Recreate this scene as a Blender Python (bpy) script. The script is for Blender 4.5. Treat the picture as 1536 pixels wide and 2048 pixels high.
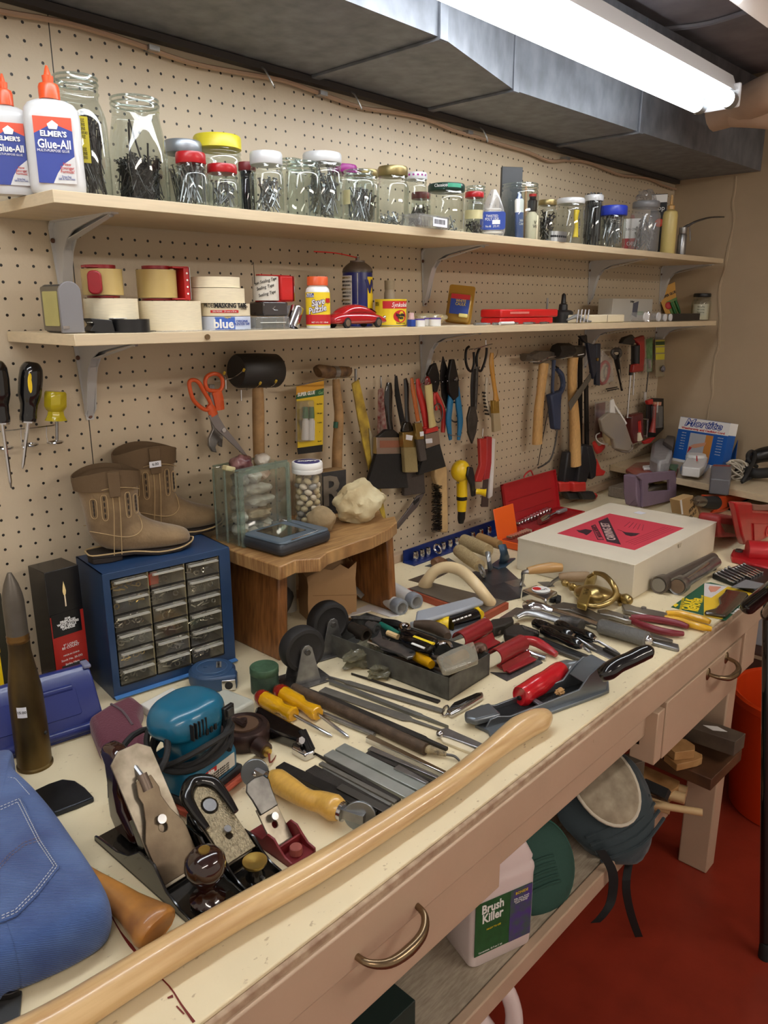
import bpy, bmesh, math, random
from mathutils import Vector, Matrix, noise
PI=math.pi
scene=bpy.context.scene
for o in list(bpy.data.objects): bpy.data.objects.remove(o)
C=scene.collection
# ---------------- camera ----------------
CAM=Vector((-.669766,-1.302301,1.432287)); FPX=1530.44
_R=(Matrix.Rotation(-.818237,3,'Z')@Matrix.Rotation(-.260571,3,'X')@Matrix.Rotation(.001835,3,'Y'))
cd=bpy.data.cameras.new('camera'); cam=bpy.data.objects.new('camera',cd); C.objects.link(cam)
_r,_f,_u=_R.col[0],_R.col[1],_R.col[2]
cam.matrix_world=Matrix(((_r.x,_u.x,-_f.x,CAM.x),(_r.y,_u.y,-_f.y,CAM.y),(_r.z,_u.z,-_f.z,CAM.z),(0,0,0,1)))
cd.sensor_fit='HORIZONTAL'; cd.sensor_width=36; cd.lens=FPX/1536*36; cd.clip_start=.01
scene.camera=cam
def W(px,py,x=None,y=None,z=None):
    "point of the room seen at a place in the photo, on a plane x=, y= or z="
    d=_R@Vector(((px-768)/FPX,1,(1024-py)/FPX))
    if x is not None: t=(x-CAM.x)/d.x
    elif y is not None: t=(y-CAM.y)/d.y
    else: t=(z-CAM.z)/d.z
    return CAM+d*t
# ---------------- world, exposure ----------------
wd=bpy.data.worlds.new('world'); scene.world=wd; wd.use_nodes=True
wd.node_tree.nodes['Background'].inputs[0].default_value=(1,.86,.72,1); wd.node_tree.nodes['Background'].inputs[1].default_value=.46
scene.view_settings.view_transform='Standard'; scene.view_settings.look='None'; scene.view_settings.gamma=1; scene.view_settings.use_curve_mapping=False
scene.view_settings.exposure=0.36
TUBE_STRENGTH=9.6; LAMP2=27.0
scene.cycles.transparent_max_bounces=40
ZB=.783    # bench top
# ---------------- materials ----------------
def lin(c):
    c=[v/255 for v in c]; return tuple(v/12.92 if v<=.04045 else ((v+.055)/1.055)**2.4 for v in c)+(1,)
MATS={}
def mat(name,col=None,rough=.5,metal=0.,var=0.,scale=30.,col2=None,bump=0.,bscale=80.,coat=0.,stretch=None,emit=0.,alpha=1.,spec=.5,detail=4.,wave=None,sheen=0):
    if name in MATS: return MATS[name]
    m=bpy.data.materials.new(name); m.use_nodes=True; nt=m.node_tree; N=nt.nodes; L=nt.links; b=N['Principled BSDF']
    c=lin(col); b.inputs['Base Color'].default_value=c; b.inputs['Roughness'].default_value=rough; b.inputs['Metallic'].default_value=metal
    b.inputs['Specular IOR Level'].default_value=spec; b.inputs['Coat Weight'].default_value=coat; b.inputs['Alpha'].default_value=alpha
    b.inputs['Sheen Weight'].default_value=sheen
    if emit: b.inputs['Emission Color'].default_value=c; b.inputs['Emission Strength'].default_value=emit
    m.diffuse_color=c
    if var or bump or col2 or wave:
        tc=N.new('ShaderNodeTexCoord'); mp=N.new('ShaderNodeMapping'); L.new(tc.outputs['Object'],mp.inputs[0])
        if stretch: mp.inputs['Scale'].default_value=stretch
    if var or col2:
        n=N.new('ShaderNodeTexNoise'); n.inputs['Scale'].default_value=scale; n.inputs['Detail'].default_value=detail; L.new(mp.outputs[0],n.inputs['Vector'])
        r=N.new('ShaderNodeValToRGB'); L.new(n.outputs[0],r.inputs[0]); r.color_ramp.elements[0].position=.32; r.color_ramp.elements[1].position=.68
        if col2: r.color_ramp.elements[0].color=lin(col2); r.color_ramp.elements[1].color=c
        else:
            r.color_ramp.elements[0].color=tuple(v*(1-var) for v in c[:3])+(1,); r.color_ramp.elements[1].color=tuple(min(1,v*(1+var)) for v in c[:3])+(1,)
        src=r.outputs[0]
        if wave:
            w=N.new('ShaderNodeTexWave'); w.wave_type='BANDS'; w.bands_direction=wave[0]; w.inputs['Scale'].default_value=wave[1]; w.inputs['Distortion'].default_value=wave[2]; w.inputs['Detail'].default_value=3; w.inputs['Detail Scale'].default_value=1.5
            L.new(mp.outputs[0],w.inputs[0]); mx=N.new('ShaderNodeMix'); mx.data_type='RGBA'; mx.blend_type='MULTIPLY'; mx.inputs[0].default_value=wave[3]; L.new(src,mx.inputs[6]); L.new(w.outputs[0],mx.inputs[7]); src=mx.outputs[2]
        L.new(src,b.inputs['Base Color'])
    if bump:
        n2=N.new('ShaderNodeTexNoise'); n2.inputs['Scale'].default_value=bscale; n2.inputs['Detail'].default_value=3; L.new(mp.outputs[0],n2.inputs['Vector'])
        bp=N.new('ShaderNodeBump'); bp.inputs['Strength'].default_value=bump; bp.inputs['Distance'].default_value=.002; L.new(n2.outputs[0],bp.inputs['Height']); L.new(bp.outputs[0],b.inputs['Normal'])
    MATS[name]=m; return m
def glass(name,tint=(235,240,238),refl=.9,dens=0.,rough=.03):
    "thin clear wall: see-through with a Fresnel gloss"
    if name in MATS: return MATS[name]
    m=bpy.data.materials.new(name); m.use_nodes=True; nt=m.node_tree; N=nt.nodes; L=nt.links; N.clear()
    o=N.new('ShaderNodeOutputMaterial'); t=N.new('ShaderNodeBsdfTransparent'); t.inputs[0].default_value=lin(tint)
    g=N.new('ShaderNodeBsdfGlossy'); g.inputs['Roughness'].default_value=rough; g.inputs[0].default_value=(1,1,1,1)
    lw=N.new('ShaderNodeLayerWeight'); lw.inputs[0].default_value=.28
    mu=N.new('ShaderNodeMath'); mu.operation='MULTIPLY_ADD'; mu.inputs[1].default_value=refl*.75; mu.inputs[2].default_value=.035; L.new(lw.outputs['Facing'],mu.inputs[0])
    mp=N.new('ShaderNodeMath'); mp.operation='POWER'; mp.inputs[1].default_value=1.6; L.new(mu.outputs[0],mp.inputs[0])
    ad=N.new('ShaderNodeMath'); ad.operation='ADD'; ad.inputs[1].default_value=.04; L.new(mp.outputs[0],ad.inputs[0])
    mx=N.new('ShaderNodeMixShader'); L.new(ad.outputs[0],mx.inputs[0]); L.new(t.outputs[0],mx.inputs[1]); L.new(g.outputs[0],mx.inputs[2])
    fin=mx.outputs[0]
    if dens:
        d=N.new('ShaderNodeBsdfDiffuse'); d.inputs[0].default_value=lin(tint); m2=N.new('ShaderNodeMixShader'); m2.inputs[0].default_value=dens; L.new(fin,m2.inputs[1]); L.new(d.outputs[0],m2.inputs[2]); fin=m2.outputs[0]
    L.new(fin,o.inputs[0]); MATS[name]=m; return m
# ---------------- mesh builder ----------------
def T(x=0,y=0,z=0): return Matrix.Translation((x,y,z))
def RX(a): return Matrix.Rotation(math.radians(a),4,'X')
def RY(a): return Matrix.Rotation(math.radians(a),4,'Y')
def RZ(a): return Matrix.Rotation(math.radians(a),4,'Z')
def basis(o,x,z=None,y=None):
    "frame at o with X along x, Z near z (or Y near y)"
    x=Vector(x).normalized()
    if y is not None: yv=Vector(y); zv=x.cross(yv).normalized(); yv=zv.cross(x)
    else: zv=Vector(z if z is not None else (0,0,1)); yv=zv.cross(x).normalized(); zv=x.cross(yv)
    o=Vector(o)
    return Matrix(((x.x,yv.x,zv.x,o.x),(x.y,yv.y,zv.y,o.y),(x.z,yv.z,zv.z,o.z),(0,0,0,1)))
def zto(p0,p1):
    d=(Vector(p1)-Vector(p0)); q=d.to_track_quat('Z','Y').to_matrix().to_4x4(); return Matrix.Translation(p0)@q,d.length
class MB:
    def __init__(s): s.bm=bmesh.new(); s.sm=True
    def _t(s,vs,M):
        if M is not None: bmesh.ops.transform(s.bm,matrix=M,verts=vs)
    def box(s,cx,cy,cz,sx,sy,sz,M=None,bev=0,seg=1):
        r=bmesh.ops.create_cube(s.bm,size=1,matrix=Matrix.Translation((cx,cy,cz))@Matrix.Diagonal((sx,sy,sz,1))); vs=r['verts']
        if bev:
            es=list({e for v in vs for e in v.link_edges}); g=bmesh.ops.bevel(s.bm,geom=es,offset=bev,segments=seg,affect='EDGES',profile=.5)
            vs=list({v for f in g['faces'] for v in f.verts}|{v for v in vs if v.is_valid})
            vs=[v for v in vs if v.is_valid]
            # all verts of the island
            seen=set(vs); st=list(vs)
            while st:
                v=st.pop()
                for e in v.link_edges:
                    w=e.other_vert(v)
                    if w not in seen: seen.add(w); st.append(w)
            vs=list(seen)
        s._t(vs,M); return s
    def rings(s,R,cap=True,close=False,M=None,caps=(1,1)):
        V=[[s.bm.verts.new(p) for p in r] for r in R]; n=len(R[0])
        rg=range(len(V) if close else len(V)-1)
        for i in rg:
            a,b=V[i],V[(i+1)%len(V)]
            for j in range(n):
                k=(j+1)%n
                try: s.bm.faces.new((a[j],a[k],b[k],b[j]))
                except ValueError: pass
        if cap and not close:
            if caps[0]:
                try: s.bm.faces.new(V[0][::-1])
                except ValueError: pass
            if caps[1]:
                try: s.bm.faces.new(V[-1])
                except ValueError: pass
        s._t([v for r in V for v in r],M); return s
    def lathe(s,prof,seg=20,M=None,ell=1,cap=True,caps=(1,1)):
        R=[[(max(r,1e-5)*math.cos(2*PI*j/seg),max(r,1e-5)*ell*math.sin(2*PI*j/seg),z) for j in range(seg)] for r,z in prof]
        return s.rings(R,cap=cap,M=M,caps=caps)
    def cyl(s,p0,p1,r0,r1=None,seg=14,M=None):
        Z,l=zto(p0,p1); r1=r0 if r1 is None else r1
        return s.lathe([(r0,0),(r1,l)],seg,(M@Z) if M is not None else Z)
    def tube(s,pts,r,seg=8,closed=False,M=None,flat=1,smooth=0,up=None):
        P=[Vector(p) for p in pts]
        if smooth:
            n=len(P); Q=[]; rr=r if isinstance(r,(list,tuple)) else None; RR=[]
            cnt=n if closed else n-1
            for i in range(cnt):
                g=(lambda k:P[k%n]) if closed else (lambda k:P[min(max(k,0),n-1)])
                p0,p1,p2,p3=g(i-1),g(i),g(i+1),g(i+2)
                for k in range(smooth):
                    t=k/smooth; Q.append(.5*((2*p1)+(p2-p0)*t+(2*p0-5*p1+4*p2-p3)*t*t+(3*p1-p0-3*p2+p3)*t**3))
                    if rr: RR.append(rr[i]+(rr[(i+1)%n]-rr[i])*t)
            if not closed: Q.append(P[-1]); RR.append(rr[-1] if rr else 0)
            P=Q
            if rr: r=RR
        n=len(P); R=[]; prev=None
        for i in range(n):
            if closed: t=(P[(i+1)%n]-P[i-1])
            else: t=P[min(i+1,n-1)]-P[max(i-1,0)]
            t=t.normalized() if t.length>1e-9 else Vector((0,0,1))
            if prev is None:
                a=Vector(up) if up else (Vector((0,0,1)) if abs(t.z)<.9 else Vector((1,0,0)))
                nrm=(a-t*a.dot(t)).normalized()
            else:
                nrm=prev-t*prev.dot(t); nrm=nrm.normalized() if nrm.length>1e-6 else prev
            prev=nrm; bi=t.cross(nrm); rad=r[i] if isinstance(r,(list,tuple)) else r
            R.append([P[i]+nrm*math.cos(2*PI*j/seg)*rad*flat+bi*math.sin(2*PI*j/seg)*rad for j in range(seg)])
        return s.rings(R,close=closed,M=M)
    def prism(s,pts,z0,z1,M=None,holes=(),ztop=None):
        "outline in XY pushed from z0 to z1"
        edges=[]; vs=[]
        for loop in [pts]+list(holes):
            v=[s.bm.verts.new((p[0],p[1],z0)) for p in loop]; vs+=v
            for i in range(len(v)): edges.append(s.bm.edges.new((v[i],v[(i+1)%len(v)])))
        if holes: f=[g for g in bmesh.ops.triangle_fill(s.bm,edges=edges,use_beauty=True)['geom'] if isinstance(g,bmesh.types.BMFace)]
        else: f=[s.bm.faces.new(vs)]
        e=bmesh.ops.extrude_face_region(s.bm,geom=f); nv=[g for g in e['geom'] if isinstance(g,bmesh.types.BMVert)]
        for v in nv: v.co.z=ztop(v.co.x,v.co.y) if ztop else z1
        s._t(vs+nv,M); return s
    def sph(s,c,r,seg=14,M=None,rz=None,ry=None):
        rx=r; ry=ry or r; rz=rz or r
        Z=Matrix.Translation(c)@Matrix.Diagonal((rx,ry,rz,1))
        g=bmesh.ops.create_uvsphere(s.bm,u_segments=seg,v_segments=max(6,seg//2+1),radius=1,matrix=(M@Z) if M is not None else Z); return s
    def blob(s,c,rad,seed=0,amp=.25,freq=1.5,sub=3,M=None,cut=0):
        g=bmesh.ops.create_icosphere(s.bm,subdivisions=sub,radius=1)
        o=Vector((seed*3.7,seed*1.3,seed*7.1))
        for v in g['verts']:
            k=1+amp*noise.noise(v.co*freq+o)+amp*.4*noise.noise(v.co*freq*3+o)
            v.co=Vector((v.co.x*rad[0]*k,v.co.y*rad[1]*k,v.co.z*rad[2]*k))+Vector(c)
        s._t(g['verts'],M); return s
    def torus(s,c,R,r,seg=20,sg=7,M=None,ell=1):
        return s.tube([(c[0]+R*math.cos(2*PI*i/seg),c[1]+R*ell*math.sin(2*PI*i/seg),c[2]) for i in range(seg)],r,sg,True,M)
    def panel(s,pts,M=None):
        v=[s.bm.verts.new(p) for p in pts]; s.bm.faces.new(v); s._t(v,M); return s
    def build(s,name,m,parent=None,M=None,bevel=0,ang=40,sub=0,solid=0,seg=2):
        bmesh.ops.recalc_face_normals(s.bm,faces=s.bm.faces)
        me=bpy.data.meshes.new(name); s.bm.to_mesh(me); s.bm.free()
        if m is not None: me.materials.append(m)
        me.shade_smooth()
        if not sub: me.set_sharp_from_angle(angle=math.radians(ang))
        o=bpy.data.objects.new(name,me); C.objects.link(o)
        if parent is not None: o.parent=parent
        if M is not None: o.matrix_local=M
        if solid: q=o.modifiers.new('s','SOLIDIFY'); q.thickness=solid; q.offset=0
        if bevel: q=o.modifiers.new('b','BEVEL'); q.width=bevel; q.segments=seg; q.limit_method='ANGLE'; q.angle_limit=math.radians(40)
        if sub: q=o.modifiers.new('u','SUBSURF'); q.levels=sub; q.render_levels=sub
        return o
def thing(name,label,cat,M=None,group=None,loc=None):
    o=bpy.data.objects.new(name,None); C.objects.link(o); o.empty_display_size=.02
    o.matrix_world=M if M is not None else Matrix.Translation(loc or (0,0,0))
    o['label']=label; o['category']=cat
    if group: o['group']=group
    return o
def tag(o,label,cat,group=None,kind=None):
    o['label']=label; o['category']=cat
    if group: o['group']=group
    if kind: o['kind']=kind
    return o
def struct(o,label,cat='structure'):
    o['kind']='structure'; o['label']=label; o['category']=cat; return o
_sk={}
def text(s,size,m,parent,M,name='lettering',ex=.0002,align='CENTER',sx=1.,shear=0.,bold=0.,sp=1.):
    cu=bpy.data.curves.new('t','FONT'); cu.body=s; cu.size=size; cu.align_x=align; cu.align_y='CENTER'; cu.extrude=ex; cu.shear=shear; cu.offset=bold; cu.resolution_u=2; cu.space_character=sp; cu.space_line=.8
    o=bpy.data.objects.new('t',cu); C.objects.link(o); dg=bpy.context.evaluated_depsgraph_get()
    me=bpy.data.meshes.new_from_object(o.evaluated_get(dg)); bpy.data.objects.remove(o); bpy.data.curves.remove(cu)
    me.materials.clear(); me.materials.append(m); me.transform(Matrix.Diagonal((sx,1,1,1)))
    q=bpy.data.objects.new(name,me); C.objects.link(q); q.parent=parent; q.matrix_local=M; return q
def curvetext(s,size,m,parent,r,z,ang,name='lettering',sx=1.,shear=0.,bold=0.,ell=1.,lift=.0004,back=False):
    "text wrapped on an upright cylinder of radius r, centred at angle ang (deg)"
    q=text(s,size,m,parent,Matrix.Identity(4),name,sx=sx,shear=shear,bold=bold); a0=math.radians(ang)
    for v in q.data.vertices:
        a=a0+v.co.x/r; rr=r+lift+v.co.z; v.co=Vector((rr*math.cos(a),rr*ell*math.sin(a),z+v.co.y))
    return q
def arcband(mb,r,z0,z1,a0,a1,n=14,lift=.0003,ell=1.,M=None):
    "label patch wrapped on an upright cylinder"
    A=[math.radians(a0+(a1-a0)*i/n) for i in range(n+1)]
    V=[[mb.bm.verts.new(((r+lift)*math.cos(a),(r+lift)*ell*math.sin(a),z)) for a in A] for z in (z0,z1)]
    for i in range(n): mb.bm.faces.new((V[0][i],V[0][i+1],V[1][i+1],V[1][i]))
    mb._t([v for r_ in V for v in r_],M); return mb
def dup(root,M,label=None,group=None):
    r=root.copy(); C.objects.link(r); r.matrix_world=M
    if label: r['label']=label
    if group: r['group']=group
    def rec(a,b):
        for ch in list(a.children):
            c=ch.copy(); C.objects.link(c); c.parent=b; c.matrix_local=ch.matrix_local; rec(ch,c)
    rec(root,r); return r
def rrect(w,h,r,n=4,cx=0,cy=0):
    P=[]
    for sx,sy,a0 in ((1,1,0),(-1,1,90),(-1,-1,180),(1,-1,270)):
        for i in range(n+1):
            a=math.radians(a0+90*i/n); P.append((cx+sx*(w/2-r)+r*math.cos(a),cy+sy*(h/2-r)+r*math.sin(a)))
    return P
def circ(r,n=16,cx=0,cy=0,ry=None): return [(cx+r*math.cos(2*PI*i/n),cy+(ry or r)*math.sin(2*PI*i/n)) for i in range(n)]
# ---------------- palette ----------------
STEEL=mat('steel',(150,150,150),.32,.9,var=.15,scale=60)
DSTEEL=mat('dark steel',(92,90,88),.45,.75,var=.3,scale=90,bump=.2,bscale=400)
CHROME=mat('chrome',(205,205,208),.14,1.)
ZINC=mat('zinc plate',(165,168,170),.35,.85,var=.12,scale=40)
BRASS=mat('brass',(190,160,85),.28,.9,var=.12,scale=40)
BLACKP=mat('black plastic',(22,22,24),.35)
BLACKM=mat('black rubber',(26,26,27),.7)
GLOSSB=mat('black gloss',(14,14,16),.12,coat=.5)
RED=mat('red paint',(170,24,26),.35,var=.06,scale=30)
REDP=mat('red plastic',(196,30,30),.35)
MAROON=mat('maroon grip',(120,32,44),.4)
WOODH=mat('handle wood',(196,150,92),.45,var=.16,scale=40,stretch=(1,8,8),bump=.1,bscale=120)
WOODD=mat('old handle wood',(158,124,82),.6,var=.25,scale=40,stretch=(1,1,1),bump=.2,bscale=120)
WOODL=mat('light wood',(214,184,134),.5,var=.1,scale=30)
YELLOW=mat('yellow plastic',(232,196,24),.35)
ORANGE=mat('orange plastic',(212,88,40),.35)
BLUE=mat('blue plastic',(28,44,130),.35)
WHITE=mat('white plastic',(228,228,224),.4)
CREAM=mat('cream paper',(222,210,180),.6)
TAPE=mat('masking tape',(222,210,180),.65,var=.06,scale=300,stretch=(.2,.2,3))
INK=mat('black ink',(18,18,20),.6); INKW=mat('white ink',(235,235,232),.5); INKR=mat('red ink',(190,30,34),.5); INKB=mat('blue ink',(28,62,150),.5); INKY=mat('yellow ink',(235,205,40),.5); INKG=mat('green ink',(30,110,60),.5)
GLASS=glass('jar glass'); CLEARP=glass('clear plastic',(240,240,240),.7,dens=.10,rough=.1)
STICKER=mat('price sticker',(226,228,236),.5)
# =============== setting ===============
XE=2.31
def pegboard_mat():
    m=bpy.data.materials.new('painted pegboard'); m.use_nodes=True; nt=m.node_tree; N=nt.nodes; L=nt.links; b=N['Principled BSDF']
    def nd(op,a,b_=None,c=None):
        n=N.new('ShaderNodeMath'); n.operation=op
        for i,v in enumerate((a,b_,c)):
            if v is None: continue
            if isinstance(v,(int,float)): n.inputs[i].default_value=v
            else: L.new(v,n.inputs[i])
        return n.outputs[0]
    g=N.new('ShaderNodeNewGeometry'); sp=N.new('ShaderNodeSeparateXYZ'); L.new(g.outputs['Position'],sp.inputs[0]); X,Z=sp.outputs[0],sp.outputs[2]
    left=nd('LESS_THAN',X,-.043)
    xs=nd('ADD',X,nd('MULTIPLY',left,.0066))
    u=nd('DIVIDE',xs,.0254); v=nd('DIVIDE',nd('SUBTRACT',Z,1.346),.0254)
    ru,rv=nd('ROUND',u),nd('ROUND',v)
    du,dv=nd('SUBTRACT',u,ru),nd('SUBTRACT',v,rv)
    d=nd('SQRT',nd('ADD',nd('MULTIPLY',du,du),nd('MULTIPLY',dv,dv)))
    cb=N.new('ShaderNodeCombineXYZ'); L.new(ru,cb.inputs[0]); L.new(rv,cb.inputs[1]); wn=N.new('ShaderNodeTexWhiteNoise'); L.new(cb.outputs[0],wn.inputs[0])
    rad=nd('MULTIPLY',nd('GREATER_THAN',wn.outputs['Value'],.035),.094)
    hole=nd('LESS_THAN',d,rad)
    crack=nd('LESS_THAN',nd('ABSOLUTE',nd('SUBTRACT',X,-.0415)),.0009)
    hole=nd('MAXIMUM',hole,crack)
    n=N.new('ShaderNodeTexNoise'); n.inputs['Scale'].default_value=7; n.inputs['Detail'].default_value=6; L.new(g.outputs['Position'],n.inputs[0])
    r=N.new('ShaderNodeValToRGB'); r.color_ramp.elements[0].color=lin((190,174,148)); r.color_ramp.elements[1].color=lin((206,191,165)); L.new(n.outputs[0],r.inputs[0])
    mx=N.new('ShaderNodeMix'); mx.data_type='RGBA'; L.new(hole,mx.inputs[0]); L.new(r.outputs[0],mx.inputs[6]); mx.inputs[7].default_value=(.008,.006,.005,1); L.new(mx.outputs[2],b.inputs['Base Color'])
    b.inputs['Roughness'].default_value=.42
    n2=N.new('ShaderNodeTexNoise'); n2.inputs['Scale'].default_value=150; n2.inputs['Detail'].default_value=3; L.new(g.outputs['Position'],n2.inputs[0])
    h=nd('SUBTRACT',nd('MULTIPLY',n2.outputs[0],.35),nd('MULTIPLY',nd('LESS_THAN',d,nd('MULTIPLY',rad,1.35)),.9))
    bp=N.new('ShaderNodeBump'); bp.inputs['Strength'].default_value=.55; bp.inputs['Distance'].default_value=.0022; L.new(h,bp.inputs['Height']); L.new(bp.outputs[0],b.inputs['Normal'])
    return m
PAINT=mat('painted plaster',(170,150,122),.6,var=.06,scale=4,bump=1.,bscale=22)
APRON=mat('pinkish beige paint',(184,160,136),.38,var=.04,scale=8,bump=.15,bscale=60)
DUCT=mat('galvanised sheet',(122,126,133),.5,.4,var=.22,scale=26,stretch=(1,1,.6),bump=.15,bscale=40)
struct(MB().box(.65,.006,1.35,3.4,.012,2.7).build('wall_back',pegboard_mat()),'beige painted pegboard wall behind the workbench','wall')
e=MB().box(XE+.06,-1.5,1.35,.12,3.1,2.7); struct(e.build('wall_right',PAINT),'rough beige painted plaster wall at the end of the bench','wall')
FL=mat('red painted floor',(134,46,30),.34,var=.14,scale=9,bump=.25,bscale=30,spec=.4)
struct(MB().box(.9,-1.6,-.02,4.6,3.4,.04).build('floor',FL),'glossy dark red painted concrete floor','floor')
CEIL=mat('ceiling boards',(158,154,160),.8,var=.15,scale=10)
struct(MB().box(.9,-1.6,2.22,4.6,3.4,.04).build('ceiling',CEIL),'dim unfinished basement ceiling','ceiling')
j=MB().box(2.2,-1.2,2.15,.06,1.6,.1)
struct(j.build('trim_1',mat('joist wood',(100,84,74),.8,var=.2,scale=20,stretch=(6,1,6))),'dark wooden joist in the far ceiling corner','joist')
struct(MB().box((-1.05+XE)/2,-.011,ZB+.011,XE+1.05,.022,.022).build('baseboard_back',APRON,bevel=.002),'narrow painted ledge where the bench top meets the pegboard','ledge')
# crack in end wall
mb=MB(); random.seed(2)
pts=[(XE-.001,-.215+.012*random.uniform(-1,1),.80+.045*i) for i in range(25)]
mb.tube(pts,[random.uniform(.002,.006) for _ in pts],5,flat=.5,smooth=3); struct(mb.build('trim_2',PAINT),'ragged plaster ridge running down the end wall','plaster ridge')
# ---- duct ----
t=thing('air_duct','long galvanised sheet metal air duct running along the ceiling above the pegboard','duct',T(0,0,1.887))
yk=[(-1.6,-.35),(.505,-.35),(.865,-.255),(1.445,-.27),(XE-.001,-.30)]
R=[[(x,-.004,0),(x,y,0),(x,y,.27),(x,-.004,.27)] for x,y in yk]
MB().rings(R).build('duct_body',DUCT,t,ang=20)
for x,y in ((.497,-.35),(.862,-.256),(1.437,-.27),(-.45,-.35)):
    s=MB().box(x,y/2,-.003,.022,abs(y)+.006,.006).box(x,y-.003,.13,.022,.006,.27); s.build('seam_strip',DUCT,t,bevel=.001)
MB().box(.2,-.012,-.008,4.2,.02,.012).build('hanging_flange',mat('dark duct edge',(70,66,64),.6,.3),t)
t=thing('electrical_cable','thin pale electrical cable clipped where the duct meets the pegboard','cable',T(0,0,1.86))
pts=[(-.9+.11*i,-.012,.006*math.sin(i*1.7)+(-.012 if 18<i<22 else 0)) for i in range(30)]
MB().tube(pts,.0045,6,smooth=3).build('cable',mat('beige cable',(170,140,115),.6),t)
for x in (.13,.52,1.02,1.5): MB().box(x,-.012,0,.02,.02,.008).build('staple',ZINC,t)
t=thing('rust_wire','bent wire clips hooked under the duct flange','wire',T(0,0,1.85))
for x in (.36,.60,1.06): MB().tube([(x,-.01,.03),(x,-.03,.02),(x+.015,-.035,-.005),(x+.03,-.02,0)],.0018,5,smooth=3).build('clip',ZINC,t)
# ---- fixtures ----
def fixture(M,label,strength,n=2,col=(.80,.90,1.0),L_=1.22,group=None):
    t=thing('fluorescent_light_fixture',label,'ceiling light',M)
    w=mat('white enamel',(225,228,232),.35)
    MB().prism([(-.03,.06),(.03,.06),(.045,.022),(-.045,.022)],0,L_+.03,M=basis((-.015,0,0),(0,1,0),(1,0,0))).build('reflector',w,t)
    em=bpy.data.materials.new('lit tube'); em.use_nodes=True; b=em.node_tree.nodes['Principled BSDF']; b.inputs['Base Color'].default_value=(1,1,1,1); b.inputs['Emission Color'].default_value=(*col,1); b.inputs['Emission Strength'].default_value=strength
    for s in (-1,1):
        p=MB().cyl((.03,s*.037,0),(L_-.03,s*.037,0),.019,seg=20).build('fluorescent_tube',em,t)
        MB().cyl((.002,s*.037,0),(.03,s*.037,0),.0192,seg=20).build('end_cap',ZINC,p); MB().cyl((L_-.03,s*.037,0),(L_-.002,s*.037,0),.0192,seg=20).build('end_cap',ZINC,p)
    for x in (-.005,L_+.005):
        MB().box(x,0,.012,.010,.114,.055).build('lamp_holder',w,t,bevel=.006)
    return t
ang=math.degrees(math.atan2(.012,1.0))
fixture(T(-1.015,-.457,1.921)@RZ(-.35),'long lit twin-tube fluorescent strip light above the bench',TUBE_STRENGTH,col=(.93,.97,1.0),L_=2.44)
fixture(T(.35,-2.15,2.02),'second twin-tube strip light further out in the room, behind the viewer',LAMP2,col=(1.0,.91,.80))
fixture(T(-1.75,-1.75,2.05),'third twin-tube strip light at the near end of the room, behind the viewer',LAMP2*.7,col=(1.0,.88,.76))
# pipe under ceiling
t=thing('wrapped_pipe','cloth-wrapped beige pipe with an elbow in the far ceiling corner','pipe')
pw=mat('pipe wrap',(176,150,128),.75,bump=.4,bscale=30,var=.08,scale=12)
MB().tube([W(1428,228,z=1.955),W(1480,212,z=1.96),W(1536,186,z=1.965),W(1620,150,z=1.98),W(1800,60,z=2.0)],.046,14,smooth=5).build('main_pipe',pw,t)
MB().tube([W(1470,222,z=1.95),W(1536,225,z=1.935),W(1600,238,z=1.93)],.04,14,smooth=4).build('elbow_pipe',pw,t)
# beam upper right corner
a=W(1450,0,z=2.03); c=W(1536,62,z=2.03); d=(c-a).normalized()
t=MB().box(0,0,0,1.9,.12,.12).build('ceiling_beam',mat('painted beam',(196,180,166),.35,coat=.3)); t.matrix_world=basis(a+d*.3+Vector((0,-.066,.06)),(d.x,d.y,0)); tag(t,'painted beam with glossy edge crossing the upper right corner','beam')
t=MB().tube([W(1330,58,z=2.192),W(1420,46,z=2.192),W(1536,8,z=2.192)],.007,6,smooth=4).build('ceiling_cable',mat('grey cable',(150,150,158),.6)); tag(t,'pale grey cable stapled across the ceiling beyond the strip light','cable')
# ---- workbench ----
bench=thing('workbench','long cream-topped painted wooden workbench along the pegboard','workbench',T(0,0,0))
TOP=mat('cream bench paint',(226,213,178),.42,var=.05,scale=5,bump=.2,bscale=40,spec=.35)
def topmat():
    m=TOP; nt=m.node_tree; N=nt.nodes; L=nt.links; b=N['Principled BSDF']; src=b.inputs['Base Color'].links[0].from_socket
    g=N.new('ShaderNodeNewGeometry'); mp=N.new('ShaderNodeMapping'); mp.inputs['Scale'].default_value=(1,1.6,1); L.new(g.outputs['Position'],mp.inputs[0])
    n=N.new('ShaderNodeTexNoise'); n.inputs['Scale'].default_value=95; n.inputs['Detail'].default_value=5; L.new(mp.outputs[0],n.inputs[0])
    r=N.new('ShaderNodeValToRGB'); r.color_ramp.elements[0].position=.66; r.color_ramp.elements[0].color=(0,0,0,1); r.color_ramp.elements[1].position=.72; r.color_ramp.elements[1].color=(.55,.55,.55,1); L.new(n.outputs[0],r.inputs[0])
    mx=N.new('ShaderNodeMix'); mx.data_type='RGBA'; L.new(r.outputs[0],mx.inputs[0]); L.new(src,mx.inputs[6]); mx.inputs[7].default_value=lin((150,125,92)); L.new(mx.outputs[2],b.inputs['Base Color'])
topmat()
x0=-1.3
MB().box((x0+1.0)/2+.0,-.392,ZB-.003,1.0-x0,.784,.006).build('bench_cover_sheet',TOP,bench,bevel=.0015)
MB().box((x0+XE)/2,-.389,ZB-.0195,XE-x0,.776,.027).build('bench_top',APRON,bench)
MB().box((1.0+XE)/2+.001,-.392,ZB-.0032,XE-1.0,.784,.0055).build('bench_cover_sheet',TOP,bench,bevel=.001)
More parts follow.
